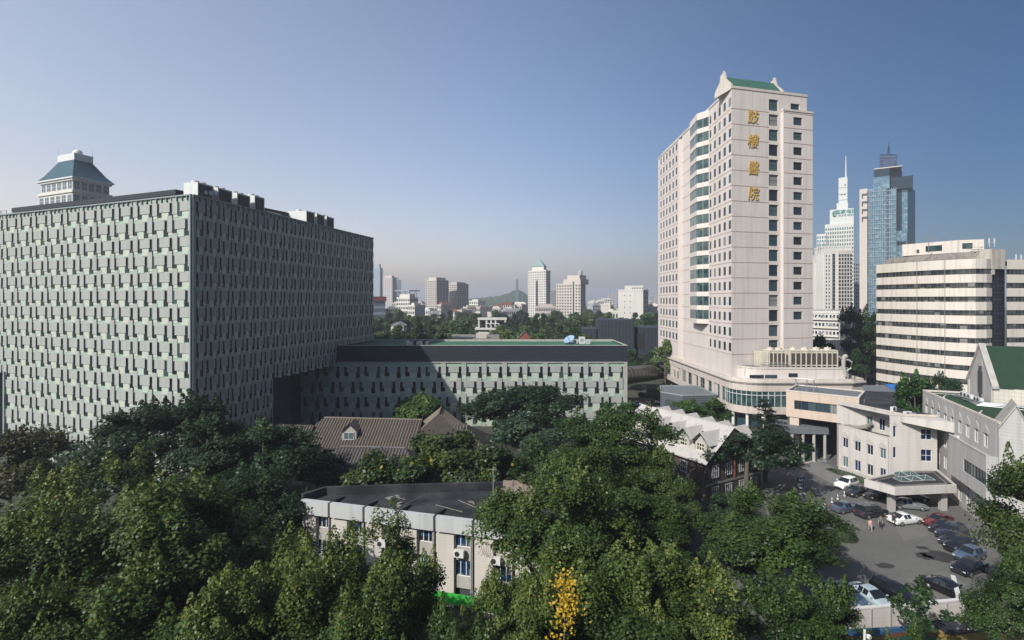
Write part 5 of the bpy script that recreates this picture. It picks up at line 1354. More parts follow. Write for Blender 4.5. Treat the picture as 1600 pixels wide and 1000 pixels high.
# main ridge (far) and the lower roof in front
R0, R1 = (-37.0, 90.5), (-15.5, 88.5)
mb = MB(); gable_roof(mb, R0, R1, 5.6, 6.6, 10.3, 0, hip0=4.0); 
c0, c1 = (-13.0, 94), (-12.3, 83.5); gable_roof(mb, c0, c1, 7.6, 5.4, 11.3, 0, hip1=5.5)
gable_roof(mb, (-11, 88.6), (-3.5, 88.2), 5, 6.2, 9.6, 0, hip1=4.5)
gable_roof(mb, (-40.5, 88.5), (-34, 88), 2.6, 7.4, 9.5, 0)
mb.build('roof', m_gap, T)
mb = MB(); tile_rows(mb, R0, R1, 5.6, 6.6, 10.3, -1, .5, hip0=4.0); tile_rows(mb, c0, c1, 7.6, 5.4, 11.3, -1, .5, hip1=5.5); tile_rows(mb, c0, c1, 7.6, 5.4, 11.3, 1, .5, hip1=5.5); tile_rows(mb, (-11, 88.6), (-3.5, 88.2), 5, 6.2, 9.6, -1, .5, hip1=4.5); tile_rows(mb, (-40.5, 88.5), (-34, 88), 2.6, 7.4, 9.5, -1, .48)
mb.tube([(R0[0]+4, R0[1]-.37, 10.35), (*R1, 10.35)], .16, 6); mb.tube([(*c0, 11.35), (c1[0]-.4, c1[1]+5.5, 11.35)], .16, 6)
mb.build('roof_tile', m_tile, T)
mb = MB(); dormer(mb, (-27.2, 85.4), (0, -1), 2.2, 4.2, 7.6, 9.2, 10.4)
mb.build('dormer_roof', m_tile, T)
mb = MB(); mb.box(-28.4, 85.5, 6.8, -26.0, 88, 9.1); mb.face([(-28.4, 85.49, 9.1), (-26.0, 85.49, 9.1), (-27.2, 85.49, 10.25)]); mb.build('dormer_wall', m_concrete, T)
FD = Fr((-28.2, 85.47), (-26.2, 85.47)); put_windows(T, [(FD, .15, 1.85, 7.7, 8.95, .02, 2, 1)], m_blueglass, m_framew)
mb = MB(); mb.box(-37, 86, 0, -8.2, 92.5, 6.5); mb.box(-18.5, 84.5, 0, -7, 94, 5.3); mb.box(-12, 85, 0, -3, 91, 6.1); mb.build('wall', m_stained, T)
T = thing('grey_tiled_house', 'darker grey tiled house in front of the long brown roof', 'house', (-24, 78, 0))
R2, R3 = (-31.5, 80.8), (-12, 79.2)
mb = MB(); gable_roof(mb, R2, R3, 5.6, 4.6, 8.0, 0, hip0=4.5, hip1=4.5); gable_roof(mb, (-36, 81), (-29.5, 80.4), 2.6, 6.0, 7.7); gable_roof(mb, (-21.5, 80.5), (-21.7, 73.5), 3.0, 4.8, 7.4)
mb.build('roof', m_gap, T)
mb = MB(); tile_rows(mb, R2, R3, 5.6, 4.6, 8.0, -1, .5, hip0=4.5, hip1=4.5); tile_rows(mb, (-21.5, 80.5), (-21.7, 73.5), 3, 4.8, 7.4, 1, .48); tile_rows(mb, (-21.5, 80.5), (-21.7, 73.5), 3, 4.8, 7.4, -1, .48); mb.tube([(R2[0]+4.5, R2[1]-.37, 8.05), (R3[0]-4.5, R3[1]+.37, 8.05)], .15, 6); mb.build('roof_tile', m_tilegrey, T)
mb = MB(); mb.box(-31, 76, 0, -12.5, 84.5, 4.5); mb.box(-23.8, 74, 0, -19.6, 77, 4.7); mb.face([(-24, 73.9, 4.7), (-19.2, 73.9, 4.7), (-21.7, 73.9, 7.0)]); mb.build('wall', m_stained, T)
# pale roofed old house with dormers
T = thing('dormer_house', 'old brick house with pale sheet roof and a row of dormers', 'house', (27, 86, 0))
K0, K1 = Vector((24.6, 97.2)), Vector((34.5, 79.4)); u = (K1-K0).normalized(); n = Vector((u.y, -u.x))     # n points to the left front
L_ = (K1-K0).length; hw, ze, zr_ = 7.0, 6.8, 11.2
mb = MB(); gable_roof(mb, K0, K1, hw, ze, zr_, 0, over=.6)
mb.build('roof', m_whiteroof, T)
mb = MB()
for i in range(6):
    s = 1.6 + i*3.35
    for sd in (1, -1):
        c = K0 + u*s + n*sd*5.2
        dormer(mb, c, n*sd, 2.95, 5.1, 7.2, 9.1, 10.7)
mb.build('dormer_roof', m_whiteroof, T)
mb = MB(); itm = []
for i in range(6):
    s = 1.6 + i*3.35
    c = K0 + u*s + n*5.15
    F = Fr(c - u*1.1, c + u*1.1) if True else None
    if F.n.dot(n) < 0: F = Fr(c + u*1.1, c - u*1.1)
    mb.wbox(F, 0, F.L, 6.9, 9.0, -2.4, 0); mb.face([F.p3(0, .001, 9.0), F.p3(F.L, .001, 9.0), F.p3(F.L/2, .001, 10.15)])
    itm.append((F, .35, F.L-.35, 7.9, 9.1, .03, 3, 2))
mb.build('dormer_wall', m_concrete, T)
put_windows(T, itm, m_blueglass, mat("pale yellow frame", (.62, .58, .42), .6, .1, 2), fw=.1)
mb = MB()
wpl = [K0-n*6.4, K1-n*6.4, K1+n*6.4, K0+n*6.4]; mb.prism([tuple(p) for p in wpl], 0, ze-.02)
for K in (K0, K1): mb.face([(*(K+n*6.4), ze-.02), (*(K-n*6.4), ze-.02), (*K, zr_-.3)])
mb.build('wall', m_brick, T)
Fg = Fr(K1+n*6.4, K1-n*6.4)
if Fg.n.dot(u) < 0: Fg = Fr(K1-n*6.4, K1+n*6.4)
Fs = Fr(K0+n*6.4, K1+n*6.4)
if Fs.n.dot(n) < 0: Fs = Fr(K1+n*6.4, K0+n*6.4)
its = [(Fg, s, s+1.5, z, z+1.9, .03, 3, 2) for s in (1.2, 4.2, 7.4, 10.2) for z in (1.0, 4.2)] + [(Fs, 1+i*2.9, 2.4+i*2.9, z, z+1.8, .03, 3, 2) for i in range(6) for z in (1.0, 4.2)]
put_windows(T, its, m_fglass, m_frame, fw=.1, fd=.12)
mb = MB(); mb.tube([(*(K0-u*.6), zr_+.03), (*(K1+u*.6), zr_+.03)], .09, 6); mb.build('ridge', m_whiteroof, T); mb = MB(); mb.wbox(Fg, 0, Fg.L, 3.2, 3.5, .005, .1); mb.build('string_course', m_stained, T)
mb = MB(); mb.wbox(Fg, 6.2, 6.5, 3.6, 6.2, .02, .15); q = Fg.p(6.6, .1); mb.build('sign_board', m_redroof, T)
# ------------------------------------------------------------------ white building in front
T = thing('front_building', 'white tiled front building with black flat roof and blue windows', 'building', (-10, 54, 0))
Q0, Q1 = (-23.1, 56.4), (4.5, 48.7); FQ = Fr(Q0, Q1); Q2, Q3 = (8.5, 61.0), (-21.3, 58.6)
zq = 9.1
piers = [FQ.at_px(x) for x in (472, 517, 571, 624.5, 681, 741, 805)]
mb, fas = MB(), MB(); its = []; sp = MB()
for a, b in zip(piers, piers[1:]):
    # one bay: a white pier on the left, a recessed strip of windows on the right
    wd = b-a; p1 = a+wd*.47; p2 = b-wd*.10
    mb.wbox(FQ, a+.02, p1, 0, zq-1.75, -.5, 0); mb.wbox(FQ, p2, b-.35, 0, zq-1.75, -.5, 0)
    sp.wbox(FQ, p1, p2, 5.0, 6.05, -.6, -.35); sp.wbox(FQ, p1, p2, 1.9, 3.1, -.6, -.35); sp.wbox(FQ, p1, p2, 0, 1.0, -.6, -.35)
    for z0, z1 in ((6.05, 7.5), (3.1, 4.75)): its.append((FQ, p1, p2, z0, z1, -.5, 3, 1))
    sp.wbox(FQ, p1, p2, 4.75, 5.0, -.6, -.3)
    o = MB(); o.wbox(FQ, a+.14, b-.14, zq-1.45, zq+.05, -.12, .38); o.build('fascia_panel', m_ftile if 'm_ftile' in globals() else mat("ribbed white tile", (.44, .445, .44), .6, .06, .4, streak=.2, lines=[('z', .21, .12, .25)]), T)
    if 'm_ftile' not in globals(): m_ftile = bpy.data.materials["ribbed white tile"]
mb.wbox(FQ, piers[-1], FQ.L, 0, zq-1.75, -.5, 0)
mb.wbox(FQ, 0, FQ.L, zq-1.75, zq-.3, -.9, -.13)
mb.face([(*Q0, 0), (*Q3, 0), (*Q3, zq), (*Q0, zq)]); mb.face([(*Q1, 0), (*Q2, 0), (*Q2, zq), (*Q1, zq)]); mb.face([(*Q3, 0), (*Q2, 0), (*Q2, zq), (*Q3, zq)])
mb.build('wall', mat("cream strip tile", (.50, .46, .415), .65, .07, .4, streak=.25, lines=[('z', .3, .06, .2)]), T)
sp.build('spandrel', m_concrete, T)
mb = MB()
for a in piers[1:-1]: mb.tube([FQ.p3(a-.17, .1, 0), FQ.p3(a-.17, .1, zq)], .07, 6)
mb.build('drain_pipe', m_frame, T)
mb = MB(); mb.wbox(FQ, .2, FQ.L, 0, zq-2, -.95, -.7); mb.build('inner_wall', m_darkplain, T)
put_windows(T, its, m_blueglass2, m_framew, fw=.07)
mb = MB(); flat(mb, inset([Q0, Q1, Q2, Q3], .3), zq-.35); mb.build('roof', m_roofdark, T)
mb = MB()
for a, b in ((Q3, Q2), (Q0, Q3)):
    F = Fr(a, b); mb.wbox(F, 0, F.L, zq-.4, zq+.55, -.2, .2)
mb.build('parapet', m_roofdark, T)
mb = MB()
for a in piers[1:-1]: mb.loft([[FQ.p3(a-.25, -.3, zq-.3), FQ.p3(a+.1, -.3, zq-.3), FQ.p3(a+.1, -.3, zq+.1), FQ.p3(a-.25, -.3, zq+.1)], [FQ.p3(a-.25, -2.4, zq-.34), FQ.p3(a+.1, -2.4, zq-.34), FQ.p3(a+.1, -2.4, zq-.22), FQ.p3(a-.25, -2.4, zq-.22)]])
mb.build('roof_rib', m_roofdark, T)
mb = MB(); FGn = Fr((FQ.p(FQ.at_px(610), .9)), FQ.p(FQ.at_px(800), .9)); mb.wbox(FGn, 0, FGn.L, .9, 1.95, -.08, 0)
tag(mb.build('green_hoarding', mat("bright green sheet", (.03, .34, .04), .6, .1, .6)), 'bright green hoarding along the foot of the white front building', 'hoarding')
for i, (px, z) in enumerate(((713.5, 5.2), (593, 5.1), (770, 5.0))):
    q = FQ.p(FQ.at_px(px)+.3, .1); ac_unit((q[0], q[1], z), FQ.rot(), ['air conditioner under the blue window nearest the bare twigs on the front building', 'air conditioner under the leftmost visible window of the front building', 'air conditioner at the right, half behind leaves, on the front building'][i], 1.25, 'air conditioners on the front building wall')
A = thing('roof_hut', 'small wooden hut with ragged roof on the black flat roof', 'hut', (.6, 56.5, zq-.35)); rz_ = -.25
q = (.5, 56.2); h = [(q[0]-1.5, q[1]-1.1), (q[0]+1.6, q[1]-1.4), (q[0]+1.9, q[1]+1.2), (q[0]-1.2, q[1]+1.5)]
mb = MB(); mb.prism(h, zq-.34, zq+1.0); mb.build('wall', mat("weathered boards", (.20, .15, .10), .85, .3, 1, lines=[((1, .2), .45, .12, .5)]), A)
mb = MB(); rr_ = random.Random(6)
for i in range(9):
    s = -1.5+i*.38; mb.loft([[(q[0]+s, q[1]-1.7, zq+1.0+rr_.uniform(0, .2)), (q[0]+s+.5, q[1]-1.7, zq+1.05), (q[0]+s+.5, q[1]-1.7, zq+1.15), (q[0]+s, q[1]-1.7, zq+1.15)], [(q[0]+s+rr_.uniform(-.3, .3), q[1]+1.6, zq+1.35+rr_.uniform(0, .4)), (q[0]+s+.5, q[1]+1.7, zq+1.4), (q[0]+s+.5, q[1]+1.7, zq+1.5), (q[0]+s, q[1]+1.6, zq+1.55)]])
mb.build('roof', mat("ragged boards", (.24, .18, .14), .9, .4, 1), A)
A = thing('roof_aerial', 'thin aerial mast standing on the black flat roof', 'aerial', (-2.2, 53.5, zq-.35)); mb = MB(); q = (-2.0, 54.5); mb.tube([(*q, zq-.35), (*q, zq+4.2)], .035, 5); mb.tube([(q[0]-.4, q[1], zq+3.9), (q[0]+.4, q[1], zq+3.9)], .025, 4); mb.build('mast', m_frame, A); mb = MB(); mb.box(q[0]-.25, q[1]-.25, zq-.34, q[0]+.25, q[1]+.25, zq-.1); mb.build('base', m_concrete, A)
mb = MB(); rr_ = random.Random(12)
for i in range(6): x = rr_.uniform(-14, 3); mb.tube([(x, 56.5+rr_.uniform(-3, 2), zq-.3), (x+rr_.uniform(1, 3.5), 56.5+rr_.uniform(-3, 2), zq-.28)], .04, 4)
for i in range(7): x = rr_.uniform(-14, 2); y = 56.2+rr_.uniform(-2, 2); mb.loft([[(x+rr_.uniform(-.5, .5)+.5*math.cos(k), y+.5*math.sin(k), zq-.33) for k in (0, 1.5, 3, 4.6)], [(x+.3*math.cos(k), y+.3*math.sin(k), zq-.18) for k in (0, 1.5, 3, 4.6)]])
tag(mb.build('roof_rubble', m_stained), 'bits of rubble and pipe scattered on the black flat roof', 'rubble', kind='stuff')
mb = MB(); F = FQ
for k, x in enumerate((752, 760, 767)):
    s = F.at_px(x); mb.tube([F.p3(s, .1, 7.4-.2*k), F.p3(s+.1, .3, 6.6-.3*k), F.p3(s+.45, .35, 5.9-.2*k)], .025, 4); mb.tube([F.p3(s+.1, .3, 6.4-.3*k), F.p3(s-.25, .35, 5.9)], .02, 4)
tag(mb.build('bare_twigs', m_bark), 'dark bare climbing twigs on the white wall between two windows', 'twigs')
# ------------------------------------------------------------------ bottom right walls
def wall_thing(name, lab, a, b, h, th, mm, cap, cat='wall'):
    A = thing(name, lab, cat, (*a, 0)); F = Fr(a, b); mb = MB(); mb.wbox(F, 0, F.L, 0, h, -th, 0); mb.build('wall', mm, A); mb = MB(); mb.wbox(F, -.05, F.L+.05, h, h+.12, -th-.05, .05); mb.build('coping', cap, A); return A, F
A, F = wall_thing('white_wall', 'long white boundary wall with pale coping in front of the parked cars', (25, 46.6), (43.2, 48.9), 2.3, .25, m_wtile, m_white)
mb = MB()
for x in (1360, 1390, 1430, 1478): s = F.at_px(x); mb.wbox(F, s, s+.12, .2, 2.3, .002, .1)
mb.build('drain_pipe', m_frame, A)
wall_thing('kerb_wall', 'short white wall running back beside the black parked car', (43.4, 49.1), (48.0, 55.5), 1.0, .3, m_white, m_white)
A = thing('mural_hoarding', 'painted hoarding with blue, orange and green fields below the white wall', 'hoarding', (33, 45.0, 0))
m_mural = bpy.data.materials.new("painted hoarding"); m_mural.use_nodes = True
t = m_mural.node_tree; b = t.nodes["Principled BSDF"]; g_ = t.nodes.new('ShaderNodeNewGeometry'); sx = t.nodes.new('ShaderNodeSeparateXYZ'); t.links.new(g_.outputs['Position'], sx.inputs[0])
nz_ = t.nodes.new('ShaderNodeTexNoise'); nz_.inputs['Scale'].default_value = .35; t.links.new(g_.outputs['Position'], nz_.inputs['Vector'])
ma = t.nodes.new('ShaderNodeMath'); ma.operation = 'MULTIPLY_ADD'; t.links.new(sx.outputs[2], ma.inputs[0]); ma.inputs[1].default_value = .42
m2 = t.nodes.new('ShaderNodeMath'); m2.operation = 'MULTIPLY_ADD'; t.links.new(nz_.outputs['Fac'], m2.inputs[0]); m2.inputs[1].default_value = .7; m2.inputs[2].default_value = -.35; t.links.new(m2.outputs[0], ma.inputs[2])
rp = t.nodes.new('ShaderNodeValToRGB'); rp.color_ramp.interpolation = 'CONSTANT'
for i, (p, c) in enumerate(((0, (.012, .08, .05)), (.3, (.012, .06, .05)), (.45, (.11, .045, .025)), (.62, (.025, .07, .15)), (.8, (.05, .11, .19)))):
    el = rp.color_ramp.elements[i] if i < 2 else rp.color_ramp.elements.new(p); el.position = p; el.color = (*c, 1)
t.links.new(ma.outputs[0], rp.inputs[0]); t.links.new(rp.outputs[0], b.inputs['Base Color'])
FH = Fr((26, 44.6), (38.2, 45.6)); mb = MB(); mb.wbox(FH, 0, FH.L, .15, 2.1, -.1, 0); mb.build('panel', m_mural, A)
mb = MB()
for i in range(6): mb.wbox(FH, i*FH.L/5.2, i*FH.L/5.2+.1, 0, 2.15, -.2, -.101)
mb.build('post', m_frame, A)
A = thing('olive_kiosk', 'low olive kiosk with littered flat roof in front of the white wall', 'kiosk', (42, 45, 0))
FK = Fr((38.0, 44.4), (46.5, 45.9)); mb = MB(); mb.wbox(FK, 0, FK.L, 0, 2.0, -1.6, 0); mb.build('wall', mat("olive paint", (.20, .155, .05), .7, .15, .6, streak=.3), A)
mb = MB(); mb.wbox(FK, -.15, FK.L+.15, 2.0, 2.12, -1.75, .15); mb.build('roof', m_roofdark, A)
mb = MB(); rr_ = random.Random(2)
for i in range(26): s = rr_.uniform(1, 5.5); t_ = rr_.uniform(-1.4, 0); mb.wbox(FK, s, s+rr_.uniform(.05, .2), 2.121, 2.15+rr_.uniform(0, .06), t_, t_+.12, rr_.randrange(3))
tag(mb.build('fallen_leaves', [mat("orange leaf", (.4, .10, .03), .8), m_white, m_stained]), 'orange fallen leaves and scraps lying on the olive kiosk roof', 'leaves', kind='stuff')
A = thing('street_camera', 'white pole with a round white dome camera at the bottom edge', 'camera pole', (X(1352, 38), 38, 0))
q = (X(1351, 36), 36); zt = Z(984, 36); mb = MB(); mb.tube([(*q, 0), (*q, zt)], .09, 10); mb.build('pole', m_white, A)
mb = MB(); mb.tube([(*q, zt-.35), (q[0]+.28, q[1], zt-.35)], .04, 6); mb.build('arm', m_white, A); mb = MB(); mb.ball((q[0]+.3, q[1], zt-.5), .18, 14); mb.build('dome', m_white, A, smooth=True)
A = thing('blue_signboard', 'blue signboard half hidden by trees at the far left', 'signboard', (X(30, 56), 56, 0))
x0, x1 = X(24, 56), X(41, 56); mb = MB(); mb.box(x0, 55.9, Z(818, 56), x1, 56.1, Z(796, 56)); mb.build('panel', mat("sign blue", (.015, .04, .26), .5, .1, 1), A)
mb = MB(); mb.box((x0+x1)/2-.1, 56.11, 0, (x0+x1)/2+.1, 56.3, Z(797, 56)); mb.build('post', m_metal, A)
mb = MB()
for k in range(4):
    for i in range(3): a = x0+.25+i*.3; mb.box(a, 55.87, Z(801+k*4, 56)-.06, a+.2, 55.899, Z(801+k*4, 56)+.06)
mb.build('sign_line', m_greyblue, A)

# ================================================================== vehicles
def car_paint(name, col, metal=.35, rough=.22):
    m = mat(name, col, rough, .03, 1, metal=metal, spec=.5); m.node_tree.nodes["Principled BSDF"].inputs['Coat Weight'].default_value = .6; m.node_tree.nodes["Principled BSDF"].inputs['Coat Roughness'].default_value = .06; return m
m_cglass = mat("car glass", (.012, .016, .02), .05, .1, 1, spec=.7)
m_lamp = mat("headlight glass", (.55, .58, .6), .15, .05, 2, spec=.8)
m_tail = mat("tail light", (.28, .02, .015), .25, .1, 2)
m_rim = mat("alloy rim", (.45, .46, .47), .35, .1, 2, metal=.8)
CARS = {}
def car(style, col_mat, loc, head, label, group):
    L, W = {'sedan': (4.6, 1.8), 'suv': (4.6, 1.86), 'hatch': (4.1, 1.72), 'van': (4.8, 1.88)}[style]
    hL = L/2
    # station: x, z bottom, belt, top, half width at belt, half width at top, in cabin
    if style == 'sedan': st = [(hL, .35, .55, .58, .62, .5), (hL-.12, .25, .68, .72, .80, .66), (hL-.7, .22, .78, .84, .88, .74), (.95, .2, .90, .97, .9, .78), (.15, .2, .93, 1.40, .9, .62), (-.38, .2, .94, 1.45, .9, .62), (-.46, .2, .94, 1.45, .9, .62), (-.95, .2, .95, 1.41, .9, .61), (-1.75, .22, .97, 1.05, .88, .74), (-hL+.1, .28, .92, .99, .82, .68), (-hL, .38, .62, .66, .68, .55)]
    elif style == 'hatch': st = [(hL, .35, .55, .58, .58, .45), (hL-.12, .24, .68, .74, .76, .62), (hL-.6, .22, .80, .88, .83, .70), (.95, .2, .92, 1.0, .86, .74), (.15, .2, .95, 1.44, .86, .60), (-.38, .2, .96, 1.49, .86, .60), (-.46, .2, .96, 1.49, .86, .60), (-1.25, .2, .98, 1.44, .85, .58), (-1.85, .24, .98, 1.05, .82, .66), (-hL+.05, .28, .85, .92, .78, .66), (-hL, .36, .6, .64, .7, .6)]
    elif style == 'suv': st = [(hL, .4, .7, .74, .66, .55), (hL-.12, .3, .85, .92, .84, .72), (hL-.65, .28, .95, 1.03, .91, .80), (.9, .26, 1.03, 1.12, .93, .82), (.2, .26, 1.06, 1.62, .93, .68), (-.40, .26, 1.07, 1.70, .93, .68), (-.48, .26, 1.07, 1.70, .93, .68), (-1.75, .26, 1.08, 1.64, .92, .66), (-2.1, .3, 1.08, 1.16, .9, .74), (-hL+.04, .34, .95, 1.02, .86, .74), (-hL, .42, .66, .7, .78, .68)]
    else: st = [(hL, .35, .7, .74, .7, .6), (hL-.1, .26, .85, .93, .86, .76), (hL-.5, .24, .96, 1.05, .92, .82), (1.35, .22, 1.02, 1.12, .94, .84), (.55, .22, 1.06, 1.70, .94, .74), (-.30, .22, 1.07, 1.78, .94, .74), (-.38, .22, 1.07, 1.78, .94, .74), (-1.95, .22, 1.08, 1.74, .93, .73), (-2.22, .26, 1.08, 1.2, .92, .80), (-hL+.05, .3, .95, 1.02, .9, .8), (-hL, .38, .66, .7, .84, .76)]
    key = style
    if key not in CARS:
        def ring(s):
            x, zb, zl, zt, wb, wt = s
            h = [(x, .0, zb), (x, wb*.88, zb), (x, wb*1.0, zb+.22), (x, wb*1.02, (zb+zl)/2+.08), (x, wb, zl), (x, wt, zt-.03), (x, wt*.8, zt), (x, 0, zt+.02)]
            return h + [(p[0], -p[1], p[2]) for p in reversed(h[1:-1])]
        rg = [ring(s) for s in st]; n = len(rg[0])
        parts = {'body': MB(), 'windscreen': MB(), 'rear_window': MB(), 'side_window': MB()}
        for i in range(len(rg)-1):
            for k in range(n):
                k2 = (k+1) % n
                q = [rg[i][k], rg[i][k2], rg[i+1][k2], rg[i+1][k]]
                w_ = 'body'
                top = k in (5, 6, 7, 8); side = k in (4, 9)
                if i == 3 and top: w_ = 'windscreen'
                if i == 7 and top: w_ = 'rear_window'
                if side and i in (4, 6): w_ = 'side_window'
                parts[w_].face(q)
                if side and i in (3, 7):
                    # quarter light: shrink the triangle towards its middle
                    pass
        parts['body'].face(list(reversed(rg[0]))); parts['body'].face(rg[-1])
        proto = {}
        for nm, m_ in parts.items():
            o = m_.build(nm, [col_mat if nm == 'body' else m_cglass], None, smooth=38 if nm == 'body' else False); proto[nm] = o.data; bpy.data.objects.remove(o)
        r = .33 if style in ('sedan', 'hatch') else .37
        mb = MB()
        def disc(R_, y0, y1, m): mb.loft([[(R_*math.cos(k*math.pi/9), y, R_*math.sin(k*math.pi/9)) for k in range(18)] for y in (y0, y1)], m)
        disc(r, -.11, .11, 0); o = mb.build('tyre', m_black, None); proto['wheel'] = o.data; bpy.data.objects.remove(o)
        mb = MB()
        mb.loft([[(r*.66*math.cos(k*math.pi/9), .112, r*.66*math.sin(k*math.pi/9)) for k in range(18)], [(r*.6*math.cos(k*math.pi/9), .13, r*.6*math.sin(k*math.pi/9)) for k in range(18)]]); o = mb.build('rim', m_rim, None); proto['rim'] = o.data; bpy.data.objects.remove(o)
        for nm, m_, xx, y0, y1, z0, z1 in (('headlight', m_lamp, hL-.30, .46, .80, st[1][2]-.14, st[1][2]+.03), ('tail_light', m_tail, -hL-.01, .44, .76, st[-2][2]-.22, st[-2][2]-.04)):
            mb = MB(); dx = .26 if nm == 'headlight' else .14
            mb.loft([[(xx, y0, z0), (xx, y1+.04, z0), (xx, y1+.04, z1), (xx, y0, z1)], [(xx+dx, y0+.02, z0+.02), (xx+dx, y1-.08, z0+.02), (xx+dx, y1-.10, z1-.04), (xx+dx, y0+.02, z1-.04)]]); o = mb.build(nm, m_, None); proto[nm] = o.data; bpy.data.objects.remove(o)
        mb = MB(); mb.box(hL-.06, -.5, .38, hL+.012, .5, .52); o = mb.build('grille', m_black, None); proto['grille'] = o.data; bpy.data.objects.remove(o)
        mb = MB(); mb.box(-.1, 0, 0, .06, .2, .13); o = mb.build('mirror', col_mat, None); proto['mirror'] = o.data; bpy.data.objects.remove(o)
        CARS[key] = proto
    pr = CARS[key]
    T = thing({'sedan': 'parked_car', 'hatch': 'parked_hatchback', 'suv': 'parked_suv', 'van': 'parked_van'}[style], label, {'sedan': 'car', 'hatch': 'car', 'suv': 'suv', 'van': 'van'}[style], (loc[0], loc[1], .03), math.atan2(head[1], head[0]), group)
    def add(nm, data, par, lo=(0, 0, 0), sc=(1, 1, 1), rz=0, own=None):
        o = bpy.data.objects.new(nm, data); COL.objects.link(o); o.parent = par; o.location = lo; o.scale = sc; o.rotation_euler = (0, 0, rz)
        if own: o.material_slots[0].link = 'OBJECT'; o.material_slots[0].material = own
        return o
    add('body', pr['body'], T, own=col_mat)
    for nm in ('windscreen', 'rear_window', 'side_window'): add(nm, pr[nm], T)
    r = .33 if style in ('sedan', 'hatch') else .37
    for xx in (hL-.85, -hL+.85):
        for sd in (1, -1):
            wh = add('wheel', pr['wheel'], T, (xx, sd*(W/2-.10), r), rz=0 if sd > 0 else math.pi); add('rim', pr['rim'], wh)
    for sd in (1, -1):
        add('headlight', pr['headlight'], T, sc=(1, sd, 1)); add('tail_light', pr['tail_light'], T, sc=(1, sd, 1)); add('mirror', pr['mirror'], T, (.75 if style != 'van' else 1.1, sd*W*.49, 1.0 if style in ('sedan', 'hatch') else 1.12), (1, sd, 1), own=col_mat)
    add('grille', pr['grille'], T)
    return T
k_black = car_paint("black car paint", (.012, .013, .016)); k_navy = car_paint("navy car paint", (.018, .03, .06)); k_red = car_paint("dark red car paint", (.16, .012, .02)); k_white = car_paint("white car paint", (.75, .75, .74), 0)
k_silver = car_paint("silver car paint", (.36, .38, .39), .6); k_grey = car_paint("grey car paint", (.07, .085, .10)); k_bluegrey = car_paint("blue grey car paint", (.10, .14, .20)); k_dgrey = car_paint("dark grey car paint", (.035, .042, .05)); k_lblue = car_paint("light blue grey car paint", (.42, .50, .54), .2)
hd = Vector((-.92, -.39)); row = 'cars parked along the clinic wall'
def front(px, py, L): q = Vector(G(px, py)); q = q - hd*L/2; return (q.x, q.y)
car('sedan', k_red, front(1450, 825, 4.6), hd, 'dark red car parked at the far end of the row by the clinic', row)
car('sedan', k_black, front(1459.5, 835, 4.6), hd, 'black car parked between the red car and the blue suv', row)
car('suv', k_navy, front(1470, 844.5, 4.6), hd, 'dark blue suv with pale headlights in the row by the clinic', row)
car('sedan', k_dgrey, front(1475, 854.5, 4.6), hd, 'dark grey car squeezed between the blue suv and the big black suv', row)
car('suv', k_black, front(1484, 865, 4.6), hd, 'big black suv in the row by the clinic, above the blue grey hatchback', row)
car('hatch', k_bluegrey, front(1499, 879, 4.1), hd, 'blue grey hatchback half under the tree, near end of the row', row)
car('sedan', k_black, front(1496, 900, 4.6), hd, 'black car mostly hidden under the tree at the near end', row)
car('sedan', k_lblue, (36.9, 52.4), Vector((.22, -.97)), 'pale blue white car with sunroof parked facing the white wall', 'cars parked at the white wall')
car('sedan', k_bluegrey, (34.6, 53.2), Vector((.22, -.97)), 'blue grey car half hidden by leaves left of the pale car', 'cars parked at the white wall')
car('suv', k_black, (39.7, 53.0), Vector((.25, -.97)), 'black suv parked between the pale car and the sapling', 'cars parked at the white wall')
car('sedan', k_black, (46.0, 54.0), Vector((.42, -.91)), 'black car parked beside the short white wall', 'cars parked at the white wall')
car('sedan', k_white, (54.6, 71.2), Vector((.98, .22)), 'white car crossing the yard in front of the canopy column', 'cars near the entrance canopy')
car('van', k_dgrey, (51.5, 73.5), Vector((.95, .30)), 'dark grey minivan behind the white car, left of the canopy column', 'cars near the entrance canopy')
car('sedan', k_bluegrey, (49.0, 75.2), Vector((.95, .30)), 'blue grey car peeking out left of the dark minivan', 'cars near the entrance canopy')
car('sedan', k_silver, (59.0, 76.2), Vector((.97, -.25)), 'silver car standing under the entrance canopy', 'cars near the entrance canopy')
car('sedan', k_dgrey, (54.8, 81.6), Vector((-.88, -.47)), 'dark car with bright headlights at the left end of the canopy', 'cars near the entrance canopy')
car('sedan', k_black, (57.0, 80.2), Vector((-.88, -.47)), 'black car half under the left tip of the canopy', 'cars near the entrance canopy')
car('suv', k_white, (55.2, 84.6), Vector((-.88, -.47)), 'white suv by the hedge behind the dark car', 'cars near the entrance canopy')
car('sedan', k_dgrey, (62.0, 79.6), Vector((.97, -.25)), 'dark car deep in the shade under the canopy', 'cars near the entrance canopy')
car('sedan', k_white, (X(997, 150), 150), Vector((1, .1)), 'white car seen in the gap below the tube bridge', 'cars in the gap below the tube bridge')
car('hatch', k_white, (X(1021, 152), 152), Vector((1, .2)), 'small white car at the right of the gap below the tube bridge', 'cars in the gap below the tube bridge')
